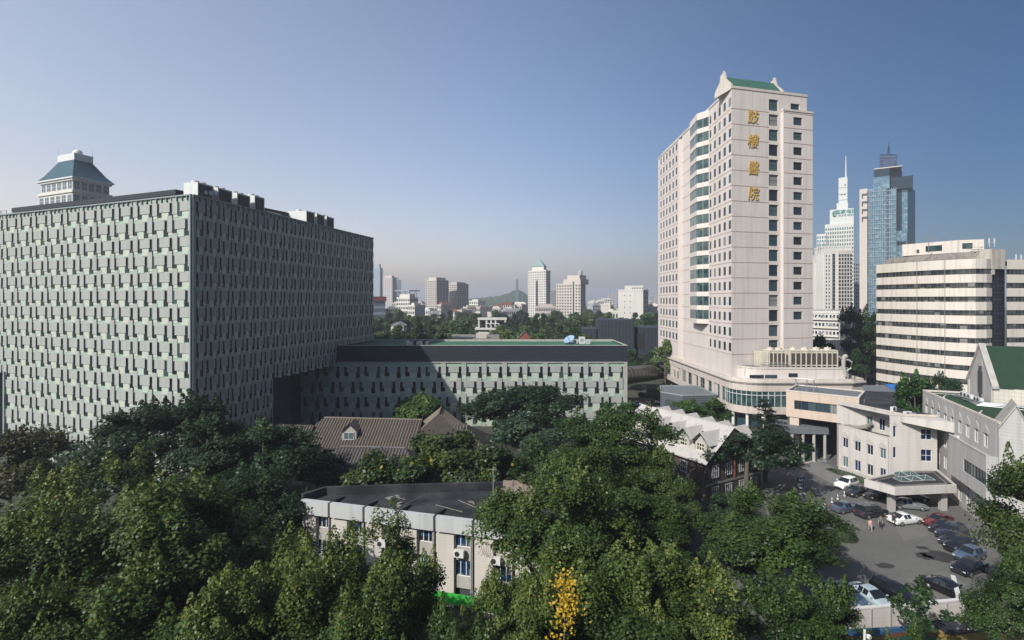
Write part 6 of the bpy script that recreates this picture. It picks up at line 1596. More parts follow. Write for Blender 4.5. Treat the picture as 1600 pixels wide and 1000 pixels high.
# ------------------------------------------------------------------ yard furniture
def cone(px, py, lab):
    q = G(px, py); A = thing('traffic_cone', lab, 'traffic cone', (*q, .03), group='cones across the yard entrance')
    mb = MB(); mb.box(-.24, -.24, 0, .24, .24, .05); mb.build('base', m_black, A, local=True)
    mb = MB(); mb.loft([[(r*math.cos(k*math.pi/6), r*math.sin(k*math.pi/6), z) for k in range(12)] for z, r in ((.05, .17), (.32, .125))], 0); mb.loft([[(r*math.cos(k*math.pi/6), r*math.sin(k*math.pi/6), z) for k in range(12)] for z, r in ((.32, .125), (.5, .095))], 1); mb.loft([[(r*math.cos(k*math.pi/6), r*math.sin(k*math.pi/6), z) for k in range(12)] for z, r in ((.5, .095), (.85, .035))], 0)
    mb.build('shell', [m_white, m_darkplain], A, local=True)
for i, (x, y) in enumerate(((1289, 790), (1300, 786), (1309, 781), (1319.5, 776))): cone(x, y, ['white cone nearest the guard booth in the yard', 'second white cone from the guard booth', 'third white cone from the guard booth', 'white cone farthest from the guard booth, nearest the parked cars'][i])
A = thing('sign_pillar', 'tall dark pillar sign standing at the edge of the driveway', 'sign', (*G(1251, 772), 0)); q = G(1251, 772)
mb = MB(); mb.box(q[0]-.5, q[1]-.12, .25, q[0]+.5, q[1]+.12, 3.4); mb.build('panel', m_darkplain, A); mb = MB(); mb.box(q[0]-.6, q[1]-.25, 0, q[0]+.6, q[1]+.25, .25); mb.build('base', m_concrete, A)
mb = MB()
for k in range(4): mb.box(q[0]-.3, q[1]-.15, 2.7-k*.6, q[0]+.3, q[1]-.121, 3.0-k*.6)
mb.build('sign_line', m_greyblue, A)
A = thing('guard_booth', 'small guard booth with dark roof half hidden by the big tree', 'booth', (*G(1252, 812), 0)); q = G(1252, 812)
mb = MB(); mb.box(q[0]-1.3, q[1]-1, 0, q[0]+1.3, q[1]+1, 1.0); mb.box(q[0]-1.3, q[1]-1, 2.3, q[0]+1.3, q[1]+1, 2.5)
for sx_ in (-1.3, 1.18):
    for sy in (-1, .88): mb.box(q[0]+sx_, q[1]+sy, 1.0, q[0]+sx_+.12, q[1]+sy+.12, 2.3)
mb.build('wall', m_white, A); mb = MB(); mb.box(q[0]-1.2, q[1]-.9, 1.0, q[0]+1.2, q[1]+.9, 2.3); mb.build('window', m_blueglass, A)
mb = MB(); mb.loft([[(q[0]+x*k, q[1]+y*k, z) for x, y in ((-1.8, -1.5), (1.8, -1.5), (1.8, 1.5), (-1.8, 1.5))] for z, k in ((2.5, 1), (2.65, 1), (3.0, .45))]); mb.build('roof', m_darkplain, A)
A = thing('bike_shelter', 'dark curved ribbed shelter roof behind the pale roofed house', 'shelter', (X(1018, 136), 136, 0)); mb = MB()
F = Fr((X(1004, 136), 136), (X(1040, 132), 132))
for i in range(12):
    s = i*F.L/12; mb.loft([[F.p3(s+.05, 0, 2.0), F.p3(s+F.L/12*.75, 0, 2.0), F.p3(s+F.L/12*.75, -1.5, 2.9), F.p3(s+.05, -1.5, 2.9)], [F.p3(s+.05, -4, 2.4), F.p3(s+F.L/12*.75, -4, 2.4), F.p3(s+F.L/12*.75, -2.5, 3.0), F.p3(s+.05, -2.5, 3.0)]])
mb.build('roof', m_darkplain, A); mb = MB()
for i in range(4): q = F.p(.5+i*F.L/3.4, -2); mb.cyl(q[0], q[1], 0, 2.4, .08, 6)
mb.build('post', m_metal, A)
A = thing('raised_kerb', 'pale stone kerb round the grass island by the porch', 'kerb', (*G(1252, 722), 0)); mb = MB()
pts = [G(*p) for p in ((1240, 727), (1262, 724), (1278, 719))]; mb.tube([(p[0], p[1], .1) for p in pts], .18, 6); mb.build('stone', m_concrete, A)
g = MB(); flat(g, [G(*p) for p in ((1236, 726), (1277, 718.5), (1273, 713), (1240, 716))], .05); g.build('grass', m_turf2, kind='stuff', label='small grass island before the columned porch')
A = thing('pipe_bench', 'leaning bicycles and rails inside the columned porch', 'bicycles', (57.5, 97.8, 0)); mb = MB(); rr_ = random.Random(3)
for i in range(5):
    c = (58.6+i*.45, 97.2+.1*i, .36)
    for dx in (-.5, .5): mb.tube([(c[0]+dx*.6+.33*math.cos(k*math.pi/6), c[1]+dx*.5+.1*math.cos(k*math.pi/6), c[2]+.33*math.sin(k*math.pi/6)) for k in range(13)], .025, 4)
    mb.tube([(c[0]-.3, c[1]-.25, .36), (c[0], c[1], .8), (c[0]+.3, c[1]+.25, .36)], .025, 4); mb.tube([(c[0]-.05, c[1], .8), (c[0]+.3, c[1]+.2, 1.0)], .025, 4)
mb.build('frame', m_metal, A)
A['label'] = 'row of leaning bicycles at the foot of the porch columns'; A.name = 'bicycles'

# ================================================================== people
def person(px, py, label, shirt, trousers, face_dir, stride=.25, h=1.70, hair=(.015, .012, .01), skirt=None, group=None):
    x, y = G(px, py); T = thing('person', label, 'person', (x, y, .03), math.atan2(face_dir[1], face_dir[0]), group)
    k = h/1.7
    V = [(0, 0, .93, .135), (0, 0, 1.12, .125), (0, 0, 1.32, .15), (0, 0, 1.45, .075), (.01, 0, 1.52, .06), (.02, 0, 1.60, .095), (.02, 0, 1.66, .09)]
    E = [(i, i+1) for i in range(6)]
    def add(p, par): V.append(p); E.append((par, len(V)-1)); return len(V)-1
    for s in (1, -1):
        st = stride*s
        a = add((0, .10*s, .88, .10), 0); a = add((st*.5, .10*s, .50, .068), a); a = add((st*.85-.04, .10*s, .10, .045), a); add((st*.85+.12, .11*s, .04, .04), a)
        a = add((0, .19*s, 1.40, .065), 2); a = add((-st*.35, .235*s, 1.12, .045), a); a = add((-st*.45+.08, .24*s, .88, .034), a); b = add((-st*.45+.10, .235*s, .79, .035), a)
        for f in range(4): add((-st*.45+.08+.018*f, .235*s, .71+.008*abs(f-1.5), .012), b)
        add((-st*.45+.15, .215*s, .76, .012), b)
    me = bpy.data.meshes.new('skeleton'); me.from_pydata([tuple(c*k for c in v[:3]) for v in V], E, [])
    o = bpy.data.objects.new('skeleton', me); COL.objects.link(o)
    md = o.modifiers.new('skin', 'SKIN'); o.modifiers.new('sub', 'SUBSURF').levels = 1
    for i, v in enumerate(V): me.skin_vertices[0].data[i].radius = (v[3]*k*(1.0 if i < 3 else 1), v[3]*k*(1.25 if i < 3 else 1))
    me.skin_vertices[0].data[0].use_root = True
    bpy.context.view_layer.update()
    m2 = bpy.data.meshes.new_from_object(o.evaluated_get(bpy.context.evaluated_depsgraph_get())); bpy.data.objects.remove(o)
    m2.name = 'body'; m2.materials.clear()
    for q in (m_skin, shirt, trousers, m_black): m2.materials.append(q)
    for p in m2.polygons:
        z = p.center.z/k; ay = abs(p.center.y)/k
        p.material_index = 3 if z < .085 else 2 if z < .93 and ay < .19 else 1 if z < 1.44 and not (ay > .19 and z < 1.12) else 0
        p.use_smooth = True
    b = bpy.data.objects.new('body', m2); COL.objects.link(b); b.parent = T
    mb = MB(); mb.ball((-.012*k+.02, 0, 1.645*k), .108*k, 10, zs=1.05, half=False); hr = mb.build('hair', m_hair, T, smooth=True, local=True)
    for v in hr.data.vertices:
        if v.co.x > .05 and v.co.z < 1.66*k: v.co.x = .05
        if v.co.z < 1.58*k: v.co.z = 1.58*k
    mb = MB()
    for s in (1, -1): mb.ball((.125*k, .035*s*k, 1.61*k), .012*k, 6, 1)
    mb.ball((.13*k, 0, 1.585*k), .018*k, 6, 0); mb.box(.105*k, -.025*k, 1.545*k, .118*k, .025*k, 1.552*k, 2); mb.build('face', [m_skin, m_black, m_redroof], T, local=True)
    return T
m_skin = mat("skin", (.45, .28, .20), .6, .05, 3); m_hair = mat("black hair", (.015, .012, .01), .5, .1, 5)
c_pink = mat("pink shirt", (.50, .28, .26), .8, .1, 3); c_red = mat("red shirt", (.35, .04, .04), .8, .1, 3); c_dark = mat("dark clothes", (.02, .022, .03), .8, .15, 3); c_blue = mat("pale blue shirt", (.25, .36, .52), .8, .1, 3); c_grey = mat("grey clothes", (.10, .11, .12), .8, .15, 3); c_lt = mat("light trousers", (.35, .30, .28), .8, .1, 3)
person(1360, 831, 'person in pink top and light trousers walking left of the others', c_pink, c_lt, (-.3, -.95), .35)
person(1376, 826, 'person in grey clothes walking between the two others', c_grey, c_dark, (-.6, -.8), .3)
person(1397, 822, 'person in dark clothes beside the white car', c_dark, c_dark, (-.7, -.7), .4)
person(1280, 798, 'person in pale blue shirt and dark trousers by the guard booth', c_blue, c_dark, (.3, -.95), .1)
person(1287, 806, 'person in blue shirt standing before the leaves near the guard booth', c_blue, c_dark, (-.3, -.95), .15, 1.66)
person(1358, 801, 'person in red top behind the dark minivan', c_red, c_dark, (.9, -.2), .15)
# ================================================================== trees
def leaf_mesh(name, C_, N_, size, mat_, seed, tint, asp=.78):
    """one bent rhombus per leaf; C_ centres, N_ leaf normals"""
    g = np.random.default_rng(seed); n = len(C_)
    N_ = N_/np.maximum(np.linalg.norm(N_, axis=1, keepdims=True), 1e-6)
    r = g.normal(size=(n, 3)); a = r - (r*N_).sum(1, keepdims=True)*N_; a /= np.maximum(np.linalg.norm(a, axis=1, keepdims=True), 1e-6)
    b = np.cross(N_, a)
    L = (size*g.uniform(.65, 1.3, n))[:, None]; W = L*asp
    v = np.empty((n, 4, 3), np.float32)
    v[:, 0] = C_ - a*L*.5; v[:, 1] = C_ + b*W*.5 - N_*L*.10; v[:, 2] = C_ + a*L*.5 - N_*L*.06; v[:, 3] = C_ - b*W*.5 - N_*L*.10
    me = bpy.data.meshes.new(name)
    me.vertices.add(n*4); me.vertices.foreach_set('co', v.reshape(-1))
    me.loops.add(n*4); me.loops.foreach_set('vertex_index', np.arange(n*4, dtype=np.int32))
    me.polygons.add(n); me.polygons.foreach_set('loop_start', np.arange(0, n*4, 4, dtype=np.int32)); 
    at = me.attributes.new('tint', 'FLOAT', 'FACE'); at.data.foreach_set('value', np.clip(tint, 0, 1).astype(np.float32))
    me.materials.append(mat_); me.update(calc_edges=True); me.validate()
    return me
def crown_pts(seed, H, Rx, base, n_cl, per, cr, shape='round', shoots=0, lobes=9, rough=.32):
    """returns leaf centres, normals, tint and the clump centres"""
    g = np.random.default_rng(seed)
    ch = H-base; cz = base+ch*.5
    ld = g.normal(size=(lobes, 3)); ld[:, 2] = np.abs(ld[:, 2])*.9 - .15; ld /= np.linalg.norm(ld, axis=1, keepdims=True)
    cl = []
    bd = []                                     # directions and sizes of the boughs
    nb = max(8, n_cl//11)
    while len(bd) < nb:
        d = g.normal(size=3); d /= np.linalg.norm(d)
        if d[2] < -.5: continue
        k = np.max(ld @ d); f = (1-rough) + rough*max(0, (k-.5)/.5)**.8
        bd.append((d*f*g.uniform(.62, .86), g.uniform(.16, .34)))
    while len(cl) < n_cl:
        if g.uniform() < .78:
            c, r_ = bd[g.integers(nb)]; o_ = g.normal(size=3); o_ /= np.linalg.norm(o_); o_[2] = abs(o_[2])*.9-.1; x = c + o_*r_*g.uniform(.55, 1)
        else:
            d = g.normal(size=3); d /= np.linalg.norm(d)
            if d[2] < -.55: continue
            x = d*g.uniform(.2, .8)
        z = x[2]
        if shape == 'cone': s = 1-.62*(z+.5); x = np.array([x[0]*s, x[1]*s, z])
        if shape == 'flat': x = np.array([x[0]*1.05, x[1]*1.05, (z if z > 0 else z*.5)])
        cl.append((x[0]*Rx, x[1]*Rx, cz + x[2]*ch*.5))
    cl = np.array(cl)
    cen = np.array([0, 0, cz - ch*.12])
    outw = cl-cen; outw /= np.maximum(np.linalg.norm(outw, axis=1, keepdims=True), 1e-6)
    cs = cr*g.uniform(.6, 1.25, len(cl))
    idx = np.repeat(np.arange(len(cl)), per)
    n = len(idx)
    off = g.normal(size=(n, 3)); off /= np.linalg.norm(off, axis=1, keepdims=True)
    off *= (g.uniform(0, 1, n)**.45)[:, None]; off[:, 2] *= .75
    pos = cl[idx] + off*cs[idx][:, None]
    nor = outw[idx]*.5 + off*.5 + np.array([0, 0, .55]) + g.normal(size=(n, 3))*.45
    ct = g.uniform(.1, .75, len(cl)); tint = ct[idx] + g.normal(size=n)*.16
    if shoots:
        top = cl[np.argsort(-(cl[:, 2] + g.uniform(0, ch*.35, len(cl))))[:shoots]]
        P_, N2, T2 = [], [], []
        for c in top:
            h = g.uniform(.5, 1.5)*cr; m_ = int(60*h)
            t = g.uniform(0, 1, m_)
            lean = g.normal(size=2)*.18
            rr = (.50*(1-t)+.07)*cr; an = g.uniform(0, 2*np.pi, m_)
            P_.append(np.stack([c[0]+lean[0]*t*h+rr*np.cos(an), c[1]+lean[1]*t*h+rr*np.sin(an), c[2]+cr*.4+t*h], 1))
            N2.append(np.stack([np.cos(an)*.9, np.sin(an)*.9, .5+0*an], 1)+g.normal(size=(m_, 3))*.4); T2.append(g.uniform(.45, .95)+g.normal(size=m_)*.12)
        pos = np.concatenate([pos]+P_); nor = np.concatenate([nor]+N2); tint = np.concatenate([tint]+T2)
    return pos, nor, tint, cl
def trunk_mesh(name, H, base, cl, r, seed, limbs=7, bend=.03):
    g = random.Random(seed); mb = MB(); fork = base + (H-base)*.12
    top = (g.uniform(-.4, .4), g.uniform(-.4, .4), H*.82)
    mb.tube([(0, 0, -.1), (0, 0, .25), (bend*H*.3, 0, fork*.6), (top[0]*.4, top[1]*.4, fork+1), top], [r*1.5, r*1.08, r*.9, r*.7, r*.12], 8)
    far = cl[np.argsort(-np.linalg.norm(cl[:, :2], axis=1))]
    step = max(1, len(far)//(limbs*3))
    for i in range(limbs*2):
        c = far[(i*step) % len(far)]; z0 = fork + (H-fork)*g.uniform(0, .35); q = (top[0]*.3, top[1]*.3, z0)
        mid = (q[0]+(c[0]-q[0])*.5, q[1]+(c[1]-q[1])*.5, z0+(c[2]-z0)*.35+.4)
        mb.tube([q, mid, tuple(c)], [r*.42, r*.26, r*.05], 6)
    o = mb.build(name, m_bark, None, smooth=True); me = o.data; bpy.data.objects.remove(o); return me
PROTO = {}
def proto(key, H, Rx, base, n_cl, per, cr, leaf, mat_, seed, r=.3, **kw):
    pos, nor, tint, cl = crown_pts(seed, H, Rx, base, n_cl, per, cr, **kw)
    He = float(np.percentile(pos[:, 2], 99.7)); Re = float(np.percentile(np.hypot(pos[:, 0], pos[:, 1]), 97))
    PROTO[key] = (He, Re, leaf_mesh('crown', pos, nor, leaf, mat_, seed+1, tint), trunk_mesh('trunk', H, base, cl, r, seed+2))
l_plane = leaf_mat("plane leaves", (.026, .052, .012), (.112, .158, .034), (.15, .14, .03), .99)
l_plane2 = leaf_mat("lush darkened plane leaves", (.018, .042, .010), (.068, .115, .026))  # darker greens, in part shade put into the leaf colour
l_dark = leaf_mat("dark broad leaves", (.009, .027, .012), (.036, .070, .026))
l_olive = leaf_mat("olive brown leaves", (.028, .032, .010), (.085, .085, .03), (.14, .09, .03), .95)
l_mid = leaf_mat("mid green leaves", (.014, .036, .012), (.050, .090, .028))
l_blue = leaf_mat("blue green leaves", (.020, .045, .026), (.060, .100, .055))
l_cedar = leaf_mat("cedar needles", (.008, .022, .012), (.028, .052, .026), trans=.1)
l_mag = leaf_mat("magnolia leaves", (.012, .030, .008), (.055, .085, .016), (.24, .20, .03), .9, trans=.15)
l_bright = leaf_mat("bright green leaves", (.020, .055, .012), (.065, .125, .028))
l_yellow = leaf_mat("yellow leaves", (.30, .19, .015), (.55, .38, .03))
l_red = leaf_mat("reddish leaves", (.05, .022, .018), (.11, .05, .035))
l_far = leaf_mat("park leaves", (.038, .072, .024), (.125, .185, .062))
for i in range(4): proto('plane%d' % i, 16, 6.6, 3.5, 200, 260, 1.12, .215, l_plane, 40+i*7, .34, shoots=44, lobes=13, rough=.36)
for i in range(3): proto('lush%d' % i, 16, 6.8, 3.0, 190, 235, 1.2, .25, l_plane2, 140+i*7, .34, shoots=16, lobes=12, rough=.36)
for i in range(3): proto('dark%d' % i, 16, 7.0, 3.0, 180, 170, 1.25, .33, l_dark, 240+i*7, .36, shoots=10, lobes=12, rough=.34)
proto('olive0', 15, 6.4, 3.0, 150, 170, 1.15, .30, l_olive, 340, .3, shoots=8)
for i in range(2): proto('mid%d' % i, 13, 6.5, 2.5, 120, 110, 1.35, .42, l_mid, 440+i*7, .3, shoots=8)
proto('dome0', 13, 10, 2.5, 230, 110, 1.5, .46, l_dark, 540, .45, shape='flat', rough=.2, lobes=12)
proto('blue0', 11, 5.5, 2.0, 90, 110, 1.3, .42, l_blue, 640, .25)
proto('mag0', 10, 5.2, 1.5, 80, 110, 1.2, .42, l_mag, 740, .25)
proto('mag1', 10, 5.2, 1.5, 80, 110, 1.2, .42, l_mag, 747, .25)
proto('bright0', 10, 5.2, 1.8, 90, 110, 1.2, .42, l_bright, 840, .25, shoots=10)
proto('bright1', 10, 5.2, 1.8, 90, 110, 1.2, .42, l_bright, 847, .25, shoots=6)
proto('spread0', 12, 8.0, 4.5, 130, 110, 1.3, .40, l_dark, 940, .35, shape='flat', rough=.35, lobes=14)
proto('red0', 9, 4, 2, 50, 90, 1.1, .4, l_red, 980, .2)
for i in range(3): proto('park%d' % i, 14, 5.5, 1.0, 80, 90, 1.5, .65, l_far, 1040+i*5, .3, lobes=7)
proto('parkdark0', 14, 5.5, 1.0, 80, 90, 1.5, .65, l_mid, 1070, .3)
proto('spire0', 16, 3.6, .5, 80, 80, 1.2, .6, l_mid, 1080, .25, shape='cone')
# layered cedar
def cedar(key, seed):
    g = np.random.default_rng(seed); P_, N_, T_, CL = [], [], [], []
    H = 14.2; mbp = MB()
    for j in range(13):
        z = 3.0 + j*.86; R_ = 4.9*(1-(z-2.0)/(H-1.2))**.8+.35; nb = 9 if j < 9 else 6
        for b in range(nb):
            an = g.uniform(0, 2*np.pi); ln = R_*g.uniform(.6, 1.1); m_ = int(90*ln/3+20)
            t = g.uniform(.12, 1, m_); wv = .55*(1-.45*t)*min(1, ln/2.2)
            sd = g.normal(size=m_)*wv*.62; x = np.cos(an)*ln*t - np.sin(an)*sd; y = np.sin(an)*ln*t + np.cos(an)*sd
            zz_ = z + .25*t - .35*t*t + g.normal(size=m_)*.10
            P_.append(np.stack([x, y, zz_], 1)); N_.append(np.array([0, 0, 1.0])+g.normal(size=(m_, 3))*.45); T_.append(g.uniform(.15, .7)+g.normal(size=m_)*.15)
            CL.append((np.cos(an)*ln*.8, np.sin(an)*ln*.8, z)); mbp.tube([(0, 0, z-.1), (np.cos(an)*ln*.85, np.sin(an)*ln*.85, z)], [.07, .02], 4)
    mbp.tube([(0, 0, -.1), (0, 0, H*.6), (0, 0, H-.3)], [.34, .2, .03], 8)
    o = mbp.build('trunk', m_bark, None); tm = o.data; bpy.data.objects.remove(o)
    PROTO[key] = (H, 4.9, leaf_mesh('crown', np.concatenate(P_), np.concatenate(N_), .36, l_cedar, seed+1, np.concatenate(T_), .4), tm)
cedar('cedar0', 77)
rt = random.Random(31)
def plant(key, px, ytop, d, halfw, label, name='broadleaf_tree', group=None, sq=1.0, rz=None, z0=0.0):
    H, Rx, cm, tm = PROTO[key]
    x = X(px, d); h = Z(ytop, d)-z0; sz = h/H; sx = halfw*d/FPX/Rx
    T = thing(name, label, 'tree', (x, d, z0), rt.uniform(0, 6.28) if rz is None else rz, group); T.scale = (sx, sx*sq, sz)
    for nm, me in (('trunk', tm), ('crown', cm)):
        o = bpy.data.objects.new(nm, me); COL.objects.link(o); o.parent = T
    return T
FG = 'plane trees along the street in front'
fg = [ # key, px, ytop, d, halfw, label
 ('plane0', 275, 740, 39, 150, 'tall sunlit plane tree with spiky shoots, biggest at the left front'),
 ('plane1', 125, 735, 45, 120, 'plane tree behind the big left one, beside the blue signboard'),
 ('plane2', 30, 800, 35, 120, 'plane tree filling the bottom left corner'),
 ('plane3', 480, 850, 37, 110, 'plane tree in front of the white building\'s left end'),
 ('plane1', 590, 828, 37, 105, 'plane tree hiding the left windows of the white front building'),
 ('plane2', 815, 895, 33, 105, 'low plane tree below the green hoarding'),
 ('plane0', 856, 738, 45, 116, 'plane tree rising at the right end of the white front building'),
 ('plane3', 965, 850, 37, 130, 'plane tree with yellow leaves beside it, bottom middle'),
 ('lush0', 1200, 775, 50, 112, 'big dark plane tree between the brick house and the parking yard'),
 ('plane1', 1070, 885, 36, 100, 'plane tree at the bottom, below the big dark plane tree'),
 ('lush1', 1672, 688, 43, 104, 'tall tree at the right edge covering the parked cars'),
 ('lush2', 1588, 866, 40, 62, 'lower tree at the right edge beside the olive kiosk'),
 ('plane2', 55, 925, 29, 120, 'low plane crown in the very corner at the bottom left'),
 ('plane0', 165, 900, 30, 150, 'plane tree at the bottom, below the big left one'),
 ('plane3', 385, 900, 31, 125, 'plane tree at the bottom between the left trees'),
 ('plane2', 560, 925, 31, 110, 'plane tree at the bottom, left of the green hoarding'),
 ('lush0', 690, 965, 30, 90, 'low plane tree at the very bottom, under the green hoarding'),
 ('lush2', 1300, 905, 37, 62, 'dark tree hiding the left end of the white boundary wall'),
 ('lush0', 1425, 984, 35, 50, 'low bushy crown at the bottom edge below the sapling'),
 ('lush2', 1215, 915, 36, 95, 'dark tree at the bottom, left of the pale parked car'),
]
for k, px, yt, d, hw, lb in fg: plant(k, px, yt, d, hw, lb, 'plane_tree', FG)
bgt = [
 ('olive0', 18, 668, 62, 78, 'olive brown tree at the far left below the patterned block'),
 ('dark0', 232, 626, 70, 105, 'tall dark tree before the corner of the patterned block'),
 ('dark1', 312, 652, 68, 78, 'dark tree left of the overhang, touching the tallest dark one'),
 ('dark2', 412, 655, 68, 90, 'dark round tree before the shaded overhang'),
 ('dark1', 135, 692, 64, 66, 'dark tree between the olive tree and the tallest dark one'),
 ('dark0', 330, 735, 58, 110, 'dark tree filling the shade behind the big left plane tree'),
 ('dark2', 440, 760, 57, 62, 'dark tree touching the left end of the white front building'),
 ('dark1', 515, 712, 74, 52, 'dark bushy tree before the grey tiled house'),
 ('mag1', 590, 708, 71, 62, 'dense evergreen tree before the grey tiled roof'),
 ('mag0', 690, 680, 73, 74, 'magnolia tree with yellowish leaves behind the black flat roof'),
 ('mag1', 765, 694, 70, 64, 'magnolia tree right of the yellowish one behind the black roof'),
 ('mag0', 640, 714, 69, 70, 'magnolia tree just behind the black roof parapet'),
 ('bright0', 668, 612, 116, 54, 'bright green tree standing before the shaded wall of the low wing'),
 ('dome0', 815, 604, 106, 94, 'wide dome shaped tree before the sunlit wall of the low wing'),
 ('blue0', 820, 650, 92, 62, 'blue green tree in front of the dome shaped tree'),
 ('mid0', 832, 676, 80, 58, 'brownish green tree before the blue green one'),
 ('red0', 905, 652, 102, 26, 'small reddish tree at the right of the dome shaped tree'),
 ('lush1', 962, 636, 68, 100, 'large tree left of the pale roofed house, tallest in the middle'),
 ('lush2', 1020, 695, 64, 62, 'large tree hiding the left of the brick house'),
 ('lush2', 1058, 742, 60, 40, 'small dark tree against the side wall of the brick house'),
 ('lush0', 905, 694, 60, 90, 'large tree behind the right end of the black flat roof'),
 ('lush1', 985, 768, 53, 100, 'large tree in front of the brick house at its left'),
 ('bright1', 962, 628, 120, 26, 'bright tree at the right end of the low wing'),
 ('bright1', 1092, 622, 117, 44, 'bright round tree behind the pale roof with dormers'),
 ('spread0', 1165, 672, 79, 92, 'spreading dark tree before the pale roofed house gable'),
 ('mid1', 1135, 770, 66, 50, 'shaded tree beside the brick house gable'),
 ('bright0', 1432, 583, 102, 42, 'bright leafy tree behind the clinic roof'),
 ('dark2', 1475, 585, 112, 30, 'dark tree right of the bright one behind the clinic roof'),
 ('dark0', 1352, 480, 178, 34, 'tall dark tree between the cream tower and the office block'),
 ('dark1', 1335, 545, 165, 26, 'dark tree below the tall one, beside the podium sign'),
 ('dark2', 1374, 520, 185, 26, 'dark tree hidden partly by the office block edge'),
 ('parkdark0', 1286, 525, 185, 22, 'dark tree behind the podium, left of the walk up block'),
 ('bright0', 1018, 604, 148, 20, 'bright tree under the tube bridge'),
 ('mid0', 1010, 540, 212, 34, 'dark tree above the tube bridge, before the black museum'),
 ('mid1', 975, 545, 175, 28, 'tree between the low wing and the tube bridge'),
 ('lush2', 1260, 800, 62, 42, 'leafy small tree around the guard booth'),
]
for k, px, yt, d, hw, lb in bgt: plant(k, px, yt, d, hw, lb, 'broadleaf_tree')
plant('cedar0', 1196, 618, 88, 54, 'layered cedar with flat dark branches before the podium', 'cedar_tree')
# sapling before the white wall
pos, nor, tint, cl = crown_pts(99, 6.2, 1.5, 2.2, 22, 42, .5, shoots=8); PROTO['sap'] = (6.2, 1.5, leaf_mesh('crown', pos, nor, .24, l_mid, 5, tint), trunk_mesh('trunk', 6.2, 1.5, cl, .07, 5))
plant('sap', 1437, 908, 42, 38, 'slender sapling with sparse leaves before the white wall', 'sapling')
# a branch of yellow leaves
g_ = np.random.default_rng(5); c_ = np.array([P(872, 985, 30.4), P(879, 905, 30.2), P(887, 930, 30.2), P(893, 950, 30.3), P(878, 950, 30.2), P(884, 970, 30.3), P(891, 915, 30.3)]); idx = np.repeat(np.arange(7), [20, 60, 110, 110, 85, 50, 60])
yp = c_[idx] + g_.normal(size=(len(idx), 3))*np.array([.36, .3, .42])
T = thing('yellow_tree', 'small tree turned bright yellow among the green crowns at the bottom', 'tree', (X(880, 30.4), 30.4, 0))
me = leaf_mesh('crown', yp - np.array([T.location.x, T.location.y, 0]), np.array([0, -.5, .6])+g_.normal(size=yp.shape)*.5, .2, l_yellow, 3, g_.uniform(0, 1, len(yp))); o = bpy.data.objects.new('crown', me); COL.objects.link(o); o.parent = T
mb = MB(); mb.tube([(T.location.x, 30.4, 0), (T.location.x, 30.4, 9), P(884, 920, 30.3)], [.12, .08, .02], 6); mb.build('trunk', m_bark, T)
# hedges and bushes
def bush(px, py, rx, ry, h, label, mat_, n=900, leaf=.16, name='hedge'):
    x, y = G(px, py); g = np.random.default_rng(int(px)); d = g.normal(size=(n, 3)); d /= np.linalg.norm(d, axis=1, keepdims=True); d[:, 2] = np.abs(d[:, 2])
    p = d*np.array([rx, ry, h])*(g.uniform(.75, 1.05, n)**.5)[:, None]
    T = thing(name, label, 'hedge' if name == 'hedge' else 'bush', (x, y, .02)); o = bpy.data.objects.new('foliage', leaf_mesh('foliage', p, d+g.normal(size=(n, 3))*.4, leaf, mat_, 3, g.uniform(0, 1, n))); COL.objects.link(o); o.parent = T
    mb = MB(); mb.loft([[(rx*.8*k*math.cos(a*math.pi/6), ry*.8*k*math.sin(a*math.pi/6), h*z) for a in range(12)] for z, k in ((0, 1), (.6, .9), (.85, .5))]); mb.build('stem', m_soil, T, local=True)
    return T
T = bush(1320, 752, 5.2, .7, .9, 'low clipped hedge along the foot of the clinic front', l_bright, 1500, .18); T.rotation_euler = (0, 0, math.atan2(-8.7, 2.8)); T.location = (*FA.p(3.6, 1.0), .02)
bush(1318, 842, 1.7, 1.4, 1.5, 'round bush in a planter at the edge of the yard', l_mid, 1200, .16, 'bush')
for i, (x, y) in enumerate(((1245, 716), (1262, 714))): bush(x, y, 1.2, .6, .5, ['small bush on the grass island, left', 'small bush on the grass island, right'][i], l_bright, 400, .16, 'bush')
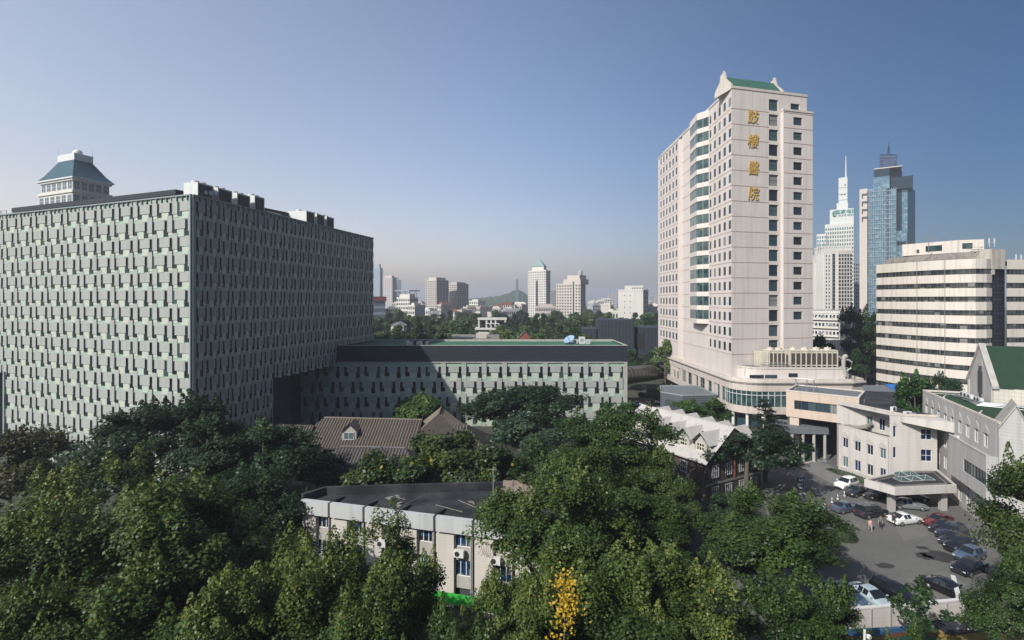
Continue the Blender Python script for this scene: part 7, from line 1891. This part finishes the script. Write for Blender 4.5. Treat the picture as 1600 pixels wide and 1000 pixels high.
# ------------------------------------------------------------------ the park behind the low wing
PK = 'trees of the park behind the low wing'
rp2 = random.Random(77)
n_ = 0
for d, y0, y1, hw, step in ((172, 522, 533, 24, 26), (205, 512, 526, 23, 23), (245, 503, 518, 20, 20), (300, 496, 509, 17, 17), (370, 488, 500, 14, 14), (450, 483, 496, 12, 12)):
    px = 574 + rp2.uniform(0, 10)
    while px < 1046:
        if not ((d == 205 or d == 172) and 925 < px < 1030) and not (d < 330 and 728 < px < 778) and not (d == 172 and 800 < px < 840):
            key = rp2.choice(['park0', 'park1', 'park2', 'parkdark0', 'spire0', 'spire0'] if d > 230 else ['park0', 'park1', 'park2', 'parkdark0'])
            kind = 'spire shaped dark tree' if key == 'spire0' else 'dark round tree' if key == 'parkdark0' else 'round green tree'
            where = 'right behind the low wing roof' if d == 172 else 'in the second row behind the low wing' if d == 205 else 'in the middle of the park' if d < 320 else 'far back in the park below the town'
            where2 = ' near the patterned block' if px < 720 else ' in the middle' if px < 850 else ' near the white tower'
            plant(key, px, rp2.uniform(y0, y1), d*rp2.uniform(.96, 1.04), hw*(.55 if key == 'spire0' else 1)*rp2.uniform(.85, 1.2), kind + ' ' + where + where2, 'park_tree', PK)
            n_ += 1
        px += step*rp2.uniform(.7, 1.3)
pos = []
T = plant('park1', 664, 524, 168, 10, 'small orange yellow tree at the edge of the low wing roof', 'park_tree')
# the far woods: one mass of crowns out to the town
g_ = np.random.default_rng(11); m_ = 26000
px = g_.uniform(540, 1060, m_); d = 480 + 900*g_.uniform(0, 1, m_)**1.4
xx = (px-800)/FPX*d; blob = (np.sin(xx*.11)+np.sin(d*.09+xx*.05)+2)/4
zz_ = 5 + 10*blob*g_.uniform(.3, 1, m_)
me = leaf_mesh('distant_woods', np.stack([xx, d, zz_], 1), np.array([0, -.3, 1.0])+g_.normal(size=(m_, 3))*.5, 5.0, l_far, 12, g_.uniform(0, .8, m_), .8)
o = bpy.data.objects.new('distant_woods', me); COL.objects.link(o); tag(o, 'mass of far tree crowns between the park and the distant town', 'woods', kind='stuff')
# ================================================================== the hazy air
mb = MB(); mb.box(-6990, -290, -7, 6990, 8990, 186)
hz = mb.build('haze', [], kind='stuff')
m = bpy.data.materials.new("haze"); m.use_nodes = True; t = m.node_tree
for nd in list(t.nodes):
    if nd.type != 'OUTPUT_MATERIAL': t.nodes.remove(nd)
pv = t.nodes.new('ShaderNodeVolumePrincipled'); pv.inputs['Color'].default_value = (.90, .92, 1.0, 1); pv.inputs['Density'].default_value = .00030; pv.inputs['Anisotropy'].default_value = .2
t.links.new(pv.outputs[0], t.nodes['Material Output'].inputs['Volume']); hz.data.materials.append(m)
